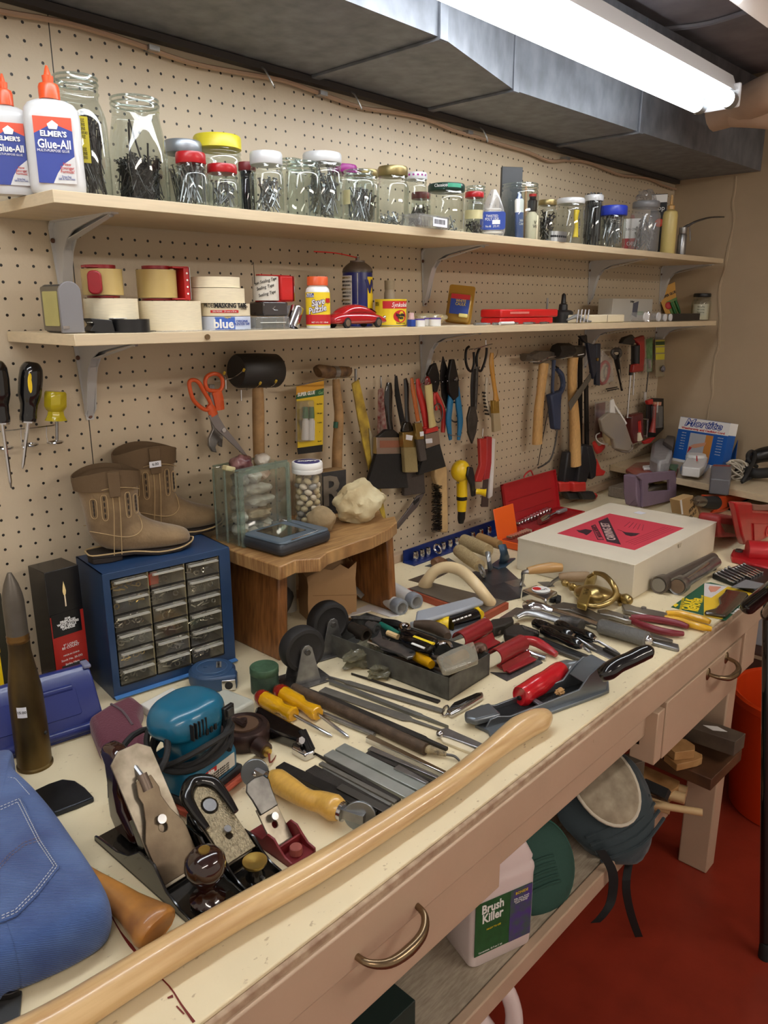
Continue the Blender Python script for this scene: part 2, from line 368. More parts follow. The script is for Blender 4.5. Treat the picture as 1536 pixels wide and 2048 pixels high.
EDGE=mat('worn edge',(150,122,100),.6,col2=(184,162,136),scale=60,stretch=(1,1,1),var=.3,bump=.4)
MB().box((x0+1.0)/2,-.7865,ZB-.011,1.0-x0,.007,.013).build('edge_strip',EDGE,bench,bevel=.002)
MB().box((x0+1.2)/2,-.786,.738,1.2-x0,.018,.062).build('front_rail',APRON,bench,bevel=.0025)
MB().box((.135+1.2)/2,-.766,.677,1.2-.135,.022,.066).build('lower_rail',APRON,bench,bevel=.002)
d1=MB().box((x0+.124)/2,-.779,.664,.124-x0,.016,.086).build('drawer',APRON,bench,bevel=.002)
d2=MB().box((.660+1.065)/2,-.788,.643,.405,.018,.122).build('drawer',APRON,bench,bevel=.002)
MB().box(.63,-.775,.645,.03,.05,.11).box(.63,-.6,.63,.03,.34,.02).build('drawer_runner',APRON,bench,bevel=.002)
MB().box(1.148,-.785,.652,.09,.014,.112).build('end_panel',APRON,bench,bevel=.002)
for xx,ww in ((.86,.38),(-.3,.8)): MB().box(xx,-.6,.62,ww,.33,.012).build('drawer_bottom',mat('raw board',(120,96,72),.7,var=.2,scale=20),bench)
HB=mat('antique brass pull',(132,112,86),.25,.9,var=.1)
def pull(x,y,z,par,w=.105):
    h=MB(); h.tube([(x-w/2,y,z),(x-w/2+.004,y-.02,z-.002),(x-w*.28,y-.034,z-.006),(x,y-.038,z-.007),(x+w*.28,y-.034,z-.006),(x+w/2-.004,y-.02,z-.002),(x+w/2,y,z)],[.004,.0045,.006,.007,.006,.0045,.004],10,smooth=5)
    for s in (-1,1): h.sph((x+s*w/2,y+.001,z),.011,12,ry=.004,rz=.014)
    h.build('handle',HB,par)
pull(-.122,-.790,.722,d1); pull(.917,-.798,.688,d2)
for x in (1.165,-.55,-1.2):
    l=MB(); l.box(x,-.723,.36,.055,.076,.72); l.build('leg',APRON,bench,bevel=.004)
for x in (1.165,-.55): MB().box(x,-.06,.36,.055,.09,.72).build('leg',APRON,bench,bevel=.004)
sh=mat('worn grey shelf paint',(178,166,146),.6,col2=(148,136,118),var=.2,scale=40,stretch=(1,7,1),bump=.2)
MB().box((x0+.965)/2,-.38,.275,.965-x0,.62,.022).build('lower_shelf',sh,bench)
MB().box((x0+.965)/2,-.701,.266,.965-x0,.02,.042).build('shelf_edge',APRON,bench,bevel=.003)
for x in (.37,.86,1.12): MB().cyl((x,-.7955,.752),(x,-.793,.752),.003,seg=8).build('screw_head',APRON,bench)
# red paint streak on the bench
mb=MB(); pts=[W(u,v,z=ZB+.0006) for u,v in ((222,1830),(240,1862),(262,1892),(290,1925),(338,1972),(362,2008),(388,2044))]
mb.tube(pts,[.0006,.0008,.002,.0008,.0008,.001,.0016],6,flat=.15,smooth=3)
mb.tube([W(u,v,z=ZB+.0006) for u,v in ((353,2012),(368,2028))],.0008,5,flat=.2); mb.tube([W(u,v,z=ZB+.0006) for u,v in ((248,1920),(256,1922))],.0007,5,flat=.2); mb.tube([W(u,v,z=ZB+.0006) for u,v in ((335,1996),(346,1992))],[.001,.002],5,flat=.2)
mb.build('paint_drip',mat('dried red drip',(110,30,22),.5),bench)
# ---- shelves ----
SH=mat('maple shelf laminate',(206,188,156),.42,var=.06,scale=60,stretch=(.25,1,4))
def zs1(x): return 1.346+.2395+(x+.17)*.0056
def zs2(x): return 1.346+.0515-(x+.165)*.0048
def shelf(xl,xr,f,yl,name,label):
    mb=MB(); th=.0165
    R=[[(x,-.003,f(x)-th),(x,-yl,f(x)-th),(x,-yl,f(x)),(x,-.003,f(x))] for x in (xl,xr)]
    return tag(mb.rings(R).build(name,SH,bevel=.0008),label,'shelf')
s1=shelf(-.173,2.232,zs1,.235,'wall_shelf','long upper wall shelf carrying glass jars of nails')
s2=shelf(-.164,2.226,zs2,.235,'wall_shelf','long lower wall shelf carrying tape rolls and small boxes')
BRK=mat('white bracket enamel',(196,196,196),.3,.1)
def bracket(x,z,label):
    t=thing('shelf_bracket',label,'shelf bracket',T(x,-.001,z),'white metal shelf brackets')
    # plates: upright on wall, arm under shelf, curved web
    w=.028
    N=10; prof=[]
    for i in range(N+1):
        a=PI/2*i/N; prof.append((-.052+.04*math.cos(a)*1.0-.0, -.05+.04*math.sin(a)))
    inner=[(-.012,-.135),(-.016,-.07),(-.024,-.045),(-.045,-.024),(-.075,-.016),(-.185,-.004)]
    out=[(0,-.135),(0,-.012),(-.012,0),(-.185,0)]
    pts=out+inner[::-1]
    # tapered sheet body
    for s in (-1,1): pass
    mb=MB(); 
    mb.rings([[(-.016,-.0,-.012),(.016,0,-.012),(.016,-.0022,-.012),(-.016,-.0022,-.012)],[(-.007,0,-.138),(.007,0,-.138),(.007,-.0022,-.138),(-.007,-.0022,-.138)]])
    mb.rings([[(-.016,-.012,0),(.016,-.012,0),(.016,-.012,-.0022),(-.016,-.012,-.0022)],[(-.006,-.19,0),(.006,-.19,0),(.006,-.19,-.0022),(-.006,-.19,-.0022)]])
    Rr=[]
    for i in range(7):
        a=PI/2*i/6; c=(-.012,-.012); y=c[0]+.012*math.sin(PI/2-a)*1; z=c[1]+.012*math.sin(a)
        Rr.append([(-.016,y,z),(.016,y,z),(.016,y-.002,z-.002),(-.016,y-.002,z-.002)])
    mb.rings(Rr)
    M=basis((0,0,0),(0,1,0),(1,0,0))
    # web: plate in YZ plane, ribbed
    for xx,k in ((-.0075,1),(.0075,1)):
        mb.prism([(0,-.130),(0,-.010),(-.010,0),(-.185,0),(-.11,-.011),(-.07,-.018),(-.045,-.03),(-.03,-.048),(-.022,-.07),(-.011,-.118)],-.0012,.0012,M=T(xx,0,0)@M)
    mb.rings([[(-.0075,-.030,-.045),(.0075,-.030,-.045),(.0075,-.028,-.05),(-.0075,-.028,-.05)],[(-.005,-.004,-.132),(.005,-.004,-.132),(.005,-.002,-.134),(-.005,-.002,-.134)]])
    mb.rings([[(-.0075,-.045,-.03),(.0075,-.045,-.03),(.0075,-.05,-.028),(-.0075,-.05,-.028)],[(-.005,-.18,-.003),(.005,-.18,-.003),(.005,-.182,-.002),(-.005,-.182,-.002)]])
    Q=[]
    for i in range(7):
        a=i/6*PI/2; y=-.045-.0+.017*math.sin(a); z=-.030-.017*(1-math.cos(a)); Q.append([(-.0075,y,z),(.0075,y,z),(.0075,y+.001,z+.001),(-.0075,y+.001,z+.001)])
    mb.rings(Q)
    mb.build('bracket_arm',BRK,t,ang=30)
    sc=mat('rusty screw',(110,80,66),.5,.6)
    for (a,b_,dx) in ((-.0025,-.03,-.0115),(-.0025,-.03,.0115),(-.0025,-.132,0)):
        MB().cyl((dx,a,b_),(dx,a-.002,b_),.0042,.003,seg=8).build('screw',sc,t)
    MB().cyl((0,-.178,-.003),(0,-.178,-.006),.004,.003,seg=8).build('screw',ZINC,t)
    return t
nm=['leftmost','second from left','third from left','rightmost']
for i,x in enumerate((-.062,.872,1.715,2.262)): bracket(x,zs1(x)-.0165,nm[i]+' white metal bracket holding up the upper jar shelf')
for i,x in enumerate((-.040,.869,1.715,2.262)): bracket(x,zs2(x)-.0165,nm[i]+' white metal bracket holding up the lower tape shelf')
MB().cyl((.055,-.2355,zs2(.05)-.0085),(.055,-.238,zs2(.05)-.0085),.0045,seg=12).build('screw_plug',HB,s2)
# =============== shelf 1 ===============
fwd=Vector(_f)
def depth(p): return (Vector(p)-CAM).dot(fwd)
def fit(pl,pr,pt,y,zf):
    pm=(pl+pr)/2; c=W(pm,pt,y=y); u=(pm-768)/FPX
    r=(pr-pl)/2/FPX*depth(c)/math.sqrt(1+u*u); zb=zf(c.x) if callable(zf) else zf
    return c.x,y,zb,r,c.z-zb
def facing(x,y): return math.degrees(math.atan2(CAM.y-y,CAM.x-x))
def nails(r,h,n,l,t,m,name,label,cat,M,seed=0,head=True,lean=1.,group=None):
    random.seed(seed); mb=MB()
    for i in range(n):
        a=random.uniform(0,2*PI); q=r*math.sqrt(random.random())*.92; b0=Vector((q*math.cos(a),q*math.sin(a),random.uniform(0,max(.001,h-l*.7))))
        for _ in range(8):
            a2=random.uniform(0,2*PI); q2=r*.93*math.sqrt(random.random()); d=Vector((q2*math.cos(a2),q2*math.sin(a2),0))-Vector((b0.x,b0.y,0))
            if d.length<l*.9*lean: break
        else: d=Vector((0,0,0))
        dz=math.sqrt(max(1e-6,l*l-d.length_squared)) if d.length<l else .3*l
        if random.random()<.3 and l<.05: dz*=-.0+.4; 
        p1=b0+Vector((d.x,d.y,dz)); 
        if p1.z>h*1.15: p1.z=h*random.uniform(.9,1.15)
        mb.cyl(b0,p1,t*.8,t,seg=4)
        if head:
            dd=(p1-b0).normalized(); mb.cyl(p1,p1+dd*t*.9,t*2.3,seg=6)
    o=mb.build(name,m); o.matrix_world=M; tag(o,label,cat,group,'stuff'); return o
def jar(label,pl,pr,pt,y,lid=None,lidh=.013,mr=.8,zf=None,g=GLASS,group='glass jars on the upper shelf',lidw=1.04,text_=None,lab=None,shape=None,openr=1.0):
    x,y,zb,r,h=fit(pl,pr,pt,y,zf or zs1); M=T(x,y,zb+.0004)@RZ(facing(x,y)); t=thing('glass_jar',label,'jar',M,group)
    hb=h-(lidh if lid else 0); nk=hb-.016
    prof=shape(r,hb) if shape else [(r*.86,0),(r*.97,.003),(r,.008),(r,nk-r*.28),(r*.97,nk-r*.16),(r*(mr+1)/2*1.02,nk-r*.05),(r*mr,nk),(r*mr,nk+.003),(r*mr*1.04,nk+.005),(r*mr*1.04,nk+.007),(r*mr,nk+.009),(r*mr*1.0,hb)]
    b=MB(); b.lathe(prof,28,caps=(1,0))
    b.build('jar_body',g,t,ang=60)
    if lid:
        rl=r*mr*lidw; q=MB(); q.lathe([(rl*.99,hb-.004),(rl*1.02,hb-.003),(rl*1.02,h-.003),(rl*.97,h),(rl*.9,h),(rl*.88,h-.001)],32); q.build('jar_lid',lid,t,ang=50)
    else: MB().torus((0,0,h-.001),r*mr,.0018,28,6).torus((0,0,h-.008),r*mr*1.02,.0014,28,6).build('jar_rim',GRIM,t)
    if lab:
        c,z0,z1,a0,a1=lab; arcband(MB(),r,z0*hb,z1*hb,a0,a1).build('paper_label',c,t)
    t['r_']=r; t['h_']=h; t['x_']=x; t['y_']=y; t['zb_']=zb; return t
def fill(t,n,l,th,m,hfrac,name,label,cat,seed,head=True,lean=1.):
    r=t['r_']*.9; h=t['h_']*hfrac; o=nails(r-.002,h,n,l,th,m,name,label,cat,T(t['x_'],t['y_'],t['zb_']+.003),seed,head,lean)
    for k in ('r_','h_','x_','y_','zb_'): pass
    return o
GRIM=glass('glass rim',(225,232,230),1.0,dens=.06)
NAIL=mat('bright nail steel',(150,150,152),.35,.85); NAILD=mat('dark nail steel',(82,78,76),.45,.7)
LW=mat('white lid enamel',(206,208,210),.3,.1); LG=mat('grey zinc lid',(150,156,164),.35,.6); LY=mat('yellow lid',(214,200,50),.35); LR=mat('red lid',(168,26,32),.3); LGD=mat('gold lid',(150,134,90),.35,.7); LB=mat('blue lid',(36,56,168),.35); LP=mat('purple lid',(150,40,130),.35); LDR=mat('dark red lid',(110,26,30),.4)
def glue(label,pl,pr,pt,y):
    pm=(pl+pr)/2; c=W(pm,pt,y=y); x=c.x; zb=zs1(x); w=(pr-pl)/FPX*depth(c)/math.sqrt(1+((pm-768)/FPX)**2); h=c.z-zb
    t=thing('glue_bottle',label,'glue bottle',T(x,y,zb+.0005)@RZ(facing(x,y)+90),'white glue bottles')   # local -Y faces viewer
    hb=h*.735; R=[]
    for z,k,kd in ((0,.90,.86),(.004,.98,.97),(.012,1,1),(hb*.3,.985,1),(hb*.6,.985,1),(hb-.022,.99,1),(hb-.012,.95,.96),(hb-.005,.80,.86),(hb-.001,.55,.7),(hb,.30,.5),(hb+.004,.27,.5)):
        ww=w/2*k; dd=w*.27*kd; R.append([(ww*abs(math.cos(a))**.75*(1 if math.cos(a)>=0 else -1),dd*abs(math.sin(a))**.6*(1 if math.sin(a)>=0 else -1),z) for a in [2*PI*i/32 for i in range(32)]])
    MB().rings(R).build('bottle_body',mat('milky white plastic',(198,198,198),.32,coat=.2),t,ang=50)
    rc=w*.185; q=MB(); q.lathe([(rc,hb+.001),(rc,hb+.016),(rc*.9,hb+.020),(rc*.50,hb+.022),(rc*.55,hb+.03),(rc*.36,h-.012),(rc*.16,h-.002),(rc*.1,h)],20); q.build('nozzle_cap',mat('orange cap',(226,84,40),.3),t)
    yf=-w*.27-.0006; lw,l0,l1=w*.66,hb*.10,hb*.80
    def fl(pts,m,n='printed_label',k=0): return MB().prism(pts,0,.0003,M=basis((0,yf-k*.0004,0),(1,0,0),y=(0,0,1))).build(n,m,t)
    fl([(-lw/2,l0),(lw/2,l0),(lw/2,l1),(-lw/2,l1)],INKO,k=0)
    fl([(-lw/2,l0),(lw*.12,l0),(lw*.2,l0+.018),(lw/2,l0+(l1-l0)*.42),(lw/2,l0+(l1-l0)*.80),(0,l0+(l1-l0)*.9),(-lw/2,l0+(l1-l0)*.74)],mat('label blue',(36,58,140),.4),k=1)
    fl([(lw*-.12,l0),(lw/2,l0),(lw/2,l0+(l1-l0)*.42),(lw*.2,l0+(l1-l0)*.30),(lw*.02,l0+(l1-l0)*.16)],mat('milky white plastic'),k=2)
    F=lambda xx,zz: basis((xx,yf-.0018,zz),(1,0,0),y=(0,0,1))
    H=l1-l0
    text("ELMER'S",w*.13,INKW,t,F(.0,l0+H*.74),bold=.0003); text("Glue-All",w*.21,INKW,t,F(0,l0+H*.585),bold=.0003,sx=.82); text("MULTI-PURPOSE GLUE",w*.062,INKW,t,F(-.002,l0+H*.49),sx=.9)
    text("Now\nStronger\nFormula!",w*.08,INKR,t,F(lw*.28,l0+H*.24),sx=.85); text("Dries Fast\nSafe & Non-Toxic",w*.05,INKB,t,F(lw*.24,l0+H*.09),sx=.8)
    MB().prism([(-.005,-.003),(.005,-.003),(.007,.003),(0,.008),(-.007,.003)],0,.0002,M=F(0,l0+H*.85)).build('emblem',INKW,t)
    return t
INKO=mat('label orange',(220,74,44),.4)
glue('glue bottle with orange cap at the very left edge, half hidden behind its twin',-46,52,148,-.135)
glue('front glue bottle with orange cap and fully visible blue and orange label',33,152,132,-.185)
big=lambda r,h:[(r*.9,0),(r*.98,.004),(r,.01),(r,h*.62),(r*.96,h*.70),(r*.84,h*.78),(r*.76,h*.82),(r*.76,h*.86),(r*.8,h*.87),(r*.8,h*.885),(r*.76,h*.9),(r*.79,h*.915),(r*.79,h*.93),(r*.76,h*.945),(r*.77,h)]
j=jar('tall open glass jar with a yellow paper label, beside the glue bottles',92,208,156,-.12,mr=.77,shape=big); fill(j,150,.085,.0011,NAILD,.62,'loose_screws','dark screws and nails filling the tall jar with the yellow label','screws',1,lean=.5)
arcband(MB(),j['r_']-.002,j['h_']*.30,j['h_']*.66,-42,18).build('paper_label',mat('yellow paper',(216,190,30),.6),j)
for i in range(10): curvetext(random.choice(['CAUTION KEEP AWAY','READ DIRECTIONS','OUNCES 16 FL OZ','||||| || |||| |||']),.006,INK,j,j['r_']-.0015,j['h_']*(.34+.032*i),-12,sx=.6)
j=jar('wide open glass jar packed with long dark nails, second from the left',208,329,200,-.11,mr=.8,shape=lambda r,h:[(r*.9,0),(r*.98,.004),(r,.01),(r,h*.5),(r*.95,h*.62),(r*.84,h*.78),(r*.80,h*.84),(r*.80,h*.88),(r*.83,h*.89),(r*.80,h*.91),(r*.83,h*.93),(r*.80,h*.95),(r*.82,h)]); fill(j,210,.06,.0012,NAILD,.42,'loose_nails','heap of dark nails in the wide open jar','nails',2)
mb=MB()
for a,b in (((-.01,.01,.06),(-.02,-.012,.125)),((.012,.0,.05),(-.018,-.01,.13)),((.02,.01,.04),(.012,-.01,.10))): mb.cyl(a,b,.0016,seg=6)
o=mb.build('long_nail',NAILD); o.matrix_world=T(j['x_'],j['y_'],j['zb_']); tag(o,'three long spikes sticking up out of the nail heap','nails',kind='stuff')
J=jar('grey-lidded jar of dark nails behind the small red-lidded jar',326,404,284,-.085,LG,.016,.93); fill(J,40,.06,.0013,NAILD,.6,'loose_nails','dark nails in the grey-lidded jar','nails',3)
J=jar('squat jar with a bright red lid, in front of the grey-lidded jar',346,415,307,-.2,LR,.012,.84); fill(J,34,.07,.0013,NAIL,.75,'loose_nails','nails standing in the first red-lidded jar','nails',4)
J=jar('wide jar with the bright yellow lid',386,482,274,-.09,LY,.018,.95)
J=jar('small jar with a red and white rimmed lid, below the yellow-lidded jar',411,476,331,-.2,LR,.009,.88); fill(J,40,.035,.001,NAIL,.55,'small_nails','small grey nails in the second red-lidded jar','nails',5)
J=jar('narrow dark-red-lidded jar packed with black sticks',475,512,326,-.13,LDR,.010,.9); fill(J,60,.11,.0013,BLACKP,.85,'black_sticks','thin black rods packed in the dark-red-lidded jar','rods',6,False,.12)
J=jar('tall pale-grey-lidded jar half full of bright nails',497,566,306,-.19,LW,.016,.90); fill(J,46,.045,.0013,NAIL,.5,'loose_nails','bright nails in the pale-grey-lidded jar','nails',7)
jar('empty open jar seen behind the clear open jar',556,606,320,-.10,None,mr=.86)
J=jar('clear open empty jar between two white-lidded jars',567,640,326,-.19,None,mr=.86)
J=jar('tall white-lidded jar crowded with nails and screws',604,684,308,-.17,LW,.014,.92); fill(J,95,.045,.0014,NAIL,.75,'loose_nails','mixed bright nails in the tall white-lidded jar','nails',8)
J=jar('purple-lidded jar peeking out from behind',655,714,332,-.07,LP,.012,.95)
J=jar('open jar with a yellowed tape mark and leaning nails',684,749,343,-.19,None,mr=.88,lab=(mat('yellowed tape',(200,190,140),.5,alpha=.8),.35,.62,-70,-30)); fill(J,42,.05,.0014,NAIL,.6,'loose_nails','nails leaning in the open jar with the tape mark','nails',9)
J=jar('gold-rimmed jar mostly hidden behind the open nail jar',706,758,341,-.09,LGD,.010,.9); fill(J,30,.05,.0013,NAILD,.6,'loose_nails','dark nails in the hidden gold-rimmed jar','nails',10)
J=jar('square-shouldered jar with a ribbed gold lid',753,818,335,-.18,LGD,.014,.88); fill(J,26,.022,.0012,NAIL,.2,'small_nails','few small nails at the bottom of the gold-lidded jar','nails',11)
J=jar('jar with a white lid marked with purple dashes',808,855,347,-.12,LW,.010,.93); fill(J,24,.03,.0012,NAILD,.4,'loose_nails','dark nails in the white and purple lidded jar','nails',12)
for a in range(-60,70,22): arcband(MB(),J['r_']*.99,J['h_']-.008,J['h_']-.004,a,a+10,3).build('lid_mark',LP,J)
J=jar('dark-red-lidded jar between the dashed lid and the green lid jars',822,862,386,-.09,LDR,.010,.9); fill(J,22,.05,.0016,NAILD,.6,'loose_bolts','dark bolts in the low dark-red-lidded jar','bolts',13)
LGR=mat('dark green lid',(24,54,46),.3)
J=jar('round jar with a black and green printed lid',856,930,370,-.18,LGR,.011,.95); fill(J,16,.03,.0013,NAIL,.28,'small_screws','few bright screws in the green-lidded jar','screws',14)
curvetext('Classico',.009,INKW,J,J['r_']*.95*1.06,J['h_']-.006,-18); arcband(MB(),J['r_']*.95*1.065,J['h_']-.010,J['h_']-.002,4,50,5).build('lid_mark',mat('teal print',(60,150,120),.4),J)
J=jar('small red-lidded jar with a yellow tape label',929,969,385,-.17,LR,.008,.9,lab=(mat('yellowed tape'),.42,.64,-60,60)); fill(J,22,.02,.0015,NAILD,.3,'small_screws','dark screws in the yellow-labelled jar','screws',15)
jar('open jar rim standing behind the small red-lidded jar',930,972,374,-.09,None,mr=.9)
# clear flat box with barcode
x,y,zb,r,h=fit(816,884,436,-.222,zs1); M=T(x,y,zb+.0005)@RZ(4)
t=thing('clear_plastic_box','low clear plastic box with a barcode sticker in front of the jars','box',M)
MB().box(0,0,.011,.105,.05,.022).build('box_shell',CLEARP,t,bevel=.002); MB().box(0,0,.0225,.108,.052,.002).build('box_lid',CLEARP,t)
MB().box(.018,-.0258,.011,.050,.0004,.017).build('barcode_label',STICKER,t)
mb=MB(); random.seed(5)
for i in range(18): mb.box(-.002+i*.0021,-.0262,.012,random.choice((.0006,.0011)),.0003,.009)
mb.build('barcode',INK,t)
# oval bag with blue label
x,y,zb,r,h=fit(962,1013,380,-.185,zs1); t=thing('blister_bag','clear teardrop plastic bag of white cord with a blue oval label','bag',T(x,y,zb+.001)@RZ(facing(x,y)+90))
MB().lathe([(r*.85,0),(r,h*.12),(r*1.02,h*.35),(r*.85,h*.6),(r*.5,h*.85),(r*.2,h)],20,ell=.4).build('bag',glass('bag film',(235,235,235),.8,dens=.18,rough=.15),t)
mb=MB()
for i in range(9): mb.torus((0,0,0),r*(.75-.02*i),.0028,22,5,M=T(0,-.002,h*(.10+.06*i)),ell=.38)
mb.build('coiled_cord',mat('white cord',(216,212,204),.8),t)
MB().prism(rrect(r*2.0,h*.38,.006),0,.0006,M=basis((0,-r*.42,h*.34),(1,0,0),y=(0,0,1))).build('printed_label',INKB,t)
text('TWISTED\nPOLY LINE',.0085,INKW,t,basis((-.002,-r*.42-.001,h*.40),(1,0,0),y=(0,0,1)),sx=.8); text('No.48   275 FT.',.0065,INKW,t,basis((0,-r*.42-.001,h*.22),(1,0,0),y=(0,0,1)),sx=.8); MB().box(.008,-r*.42-.0012,h*.31,.018,.0004,.009).build('label_panel',INKW,t)
# big open jar with tubes
J=jar('large open jar holding paint tubes and brushes',1002,1079,370,-.13,None,mr=.93)
def at_(J,dx,dy): return T(J['x_']+dx,J['y_']+dy,J['zb_']+.003)
t=thing('paint_tube','blue and white paint tube standing in the large open jar','tube',at_(J,-.025,-.02)@RY(-4)); MB().lathe([(.011,0),(.015,.004),(.015,.075),(.012,.10),(.003,.115)],16,ell=.55).build('tube_body',mat('tube blue',(70,90,140),.4),t); MB().lathe([(.0155,.068),(.0155,.096),(.012,.1)],16,ell=.56).build('tube_band',WHITE,t); curvetext('Indo\nColor',.010,INKW,t,.0155,.045,-100,sx=.7,ell=.56)
t=thing('small_bottle','cream labelled dropper bottle with a red top inside the large jar','bottle',at_(J,.014,-.030)); MB().lathe([(.014,0),(.016,.004),(.016,.062),(.008,.072)],18).build('bottle_body',CREAM,t); MB().lathe([(.009,.072),(.012,.075),(.012,.098),(.008,.102),(.009,.112)],14).build('bottle_cap',BLACKP,t); MB().lathe([(.0095,.108),(.0095,.114)],12).build('cap_top',REDP,t); curvetext('V\nW',.012,INK,t,.0163,.04,-115)
t=thing('grey_card_box','dark grey card box standing upright at the back of the large jar','box',at_(J,-.008,.022)@RZ(-35)); MB().box(0,0,.090,.055,.012,.18).build('box_body',mat('charcoal card',(58,62,66),.5),t,bevel=.001)
o=MB().cyl((0,0,0),(.012,.01,.14),.004,.003,seg=8).build('brush_handle',mat('tan stick',(180,140,100),.6)); o.matrix_world=at_(J,.03,.0); tag(o,'thin tan stick leaning in the large open jar','stick')
J=jar('gold-lidded dark jar right of the large open jar',1076,1115,401,-.14,LGD,.009,.9); fill(J,40,.03,.002,NAILD,.7,'small_hardware','dark hardware in the gold-lidded jar at right','hardware',16)
J=jar('white-lidded jar with a yellow plastic clip inside',1113,1171,398,-.16,LW,.010,.93)
t=thing('plastic_clip','yellow plastic clip standing inside the white-lidded jar','clip',at_(J,0,-.02)); MB().tube([(0,0,.02),(.002,0,.045),(-.003,0,.07),(0,0,.088)],[.008,.005,.006,.008],8,smooth=3).build('clip',YELLOW,t); MB().tube([(.006,0,.06),(.016,0,.065),(.02,0,.05)],.002,6,smooth=3).build('wire',STEEL,t)
# perforated strap
x,y,zb,r,h=fit(1086,1146,463,-.222,zs1); mb=MB(); 
pts=[(-.05+.0065*i,.006*math.sin(i*.9),0) for i in range(16)]
t=thing('perforated_strap','coil of galvanised perforated strap in front of the jars','strap',T(x,y,zb+.0125))
mb.torus((-.006,0,0),.022,.001,24,4,ell=.5); mb=MB()
mb.rings([[(.034*math.cos(a)*k,.016*math.sin(a)*k,z) for k,z in ((1,-.012),(1,.012),(.97,.012),(.97,-.012))] for a in [2*PI*i/28 for i in range(28)]],close=True); mb.build('strap',ZINC,t)
for i in range(9):
    a=PI*1.05+i*.24; MB().cyl((.034*math.cos(a),.016*math.sin(a),0),(.0345*math.cos(a),.0168*math.sin(a),0),.003,seg=8).build('strap_hole',INK,t)
J=jar('tall jar with a white cap and black contents',1166,1211,391,-.15,LW,.012,.82); fill(J,60,.13,.003,BLACKP,.9,'black_tubes','black rubber pieces in the tall white-capped jar','rubber',17,False,.1)
J=jar('jar with the deep blue screw lid',1200,1255,413,-.19,LB,.022,.98); fill(J,50,.07,.0016,NAIL,.85,'loose_nails','bright nails in the blue-lidded jar','nails',18)
x,y,zb,r,h=fit(1248,1283,430,-.13,zs1); t=thing('oil_tin','red and white flat oil tin squeezed behind the blue-lidded jar','tin',T(x,y,zb)@RZ(facing(x,y)+90)); MB().box(0,0,h*.45,2*r,.03,h*.9).build('tin_body',INKW,t,bevel=.002); MB().box(0,-.0155,h*.2,2*r*.98,.0005,h*.38).build('tin_label',LR,t); MB().cyl((0,0,h*.9),(0,0,h),.007,.005).build('spout_cap',LR,t)
text('3-IN-ONE',.011,INK,t,basis((0,-.0165,h*.62),(1,0,0),y=(0,0,1)),sx=.75); text('OIL',.018,INKW,t,basis((0,-.0165,h*.25),(1,0,0),y=(0,0,1)),sx=.9)
x,y,zb,r,h=fit(1262,1322,404,-.18,zs1); J=jar('wide clear plastic jar wrapped in film near the right end',1262,1324,404,-.18,mat('smoky lid',(120,120,122),.3),.014,.85,g=CLEARP); fill(J,45,.05,.002,STEEL,.6,'loose_hardware','shiny hardware in the clear plastic jar','hardware',19)
o=MB().blob((0,0,0),(r*.9,r*.5,.02),3,.5,3).build('plastic_film',glass('film',(230,230,232),1,dens=.06)); o.matrix_world=T(x,y,zb+h+.012); tag(o,'crumpled clear film on top of the wide plastic jar','plastic film')
x,y,zb,r,h=fit(1304,1336,388,-.09,zs1); t=thing('hanging_card','tall black retail card with a white header behind the plastic jar','card',T(x,y,zb)@RZ(facing(x,y)+90)); MB().box(0,0,h/2,2*r,.004,h).build('card',INK,t); MB().box(0,-.0025,h*.93,2*r*.98,.0006,h*.12).build('card_header',INKW,t); text('op',.022,INKW,t,basis((.008,-.0026,h*.78),(1,0,0),y=(0,0,1))); MB().sph((0.005,-.004,h*.55),.014,12,ry=.003).build('card_print',INKO,t)
x,y,zb,r,h=fit(1329,1360,390,-.19,zs1); t=thing('glue_bottle','pale yellow translucent squeeze bottle with thin nozzle','bottle',T(x,y,zb)); MB().lathe([(r*.9,0),(r,.004),(r,h*.66),(r*.9,h*.72),(r*.45,h*.76)],20).build('bottle_body',mat('pale yellow translucent',(210,190,120),.35,alpha=.92),t); MB().lathe([(r*.48,h*.76),(r*.5,h*.82),(r*.22,h*.84),(r*.14,h)],14).build('nozzle',mat('amber nozzle',(190,150,90),.4),t)
x,y,zb,r,h=fit(1357,1376,455,-.19,zs1); t=thing('oil_can','slim metal pump oiler with a long bent spout at the shelf end','oil can',T(x,y,zb)); MB().lathe([(r*.95,0),(r,.003),(r,h*.72),(r*.8,h*.78),(r*.85,h*.8),(r*.85,h)],18).build('can_body',STEEL,t); 
MB().tube([(0,0,h*.98),(.01,-.012,h*1.06)]+[tuple(W(a,b,y=-.22)-Vector((x,y,zb))) for a,b in ((1392,443),(1420,435),(1448,434))],[.004,.004,.0035,.003,.0022],8,smooth=4).build('spout',DSTEEL,t); MB().tube([(0,0,h),(.015,-.01,h*1.1),(.025,-.012,h*.95),(.034,-.014,h*.55)],.0022,6,smooth=4).build('trigger',STEEL,t)
# =============== shelf 2 ===============
def fr(x,y,z,off=90): return T(x,y,z)@RZ(facing(x,y)+off)
def boxfit(pl,pr,pt,y,zf=zs2):
    x,y,zb,r,h=fit(pl,pr,pt,y,zf); return x,y,zb,r,h
def facetext(s,size,m,t,x,y,z,**k): return text(s,size,m,t,basis((x,y,z),(1,0,0),y=(0,0,1)),**k)
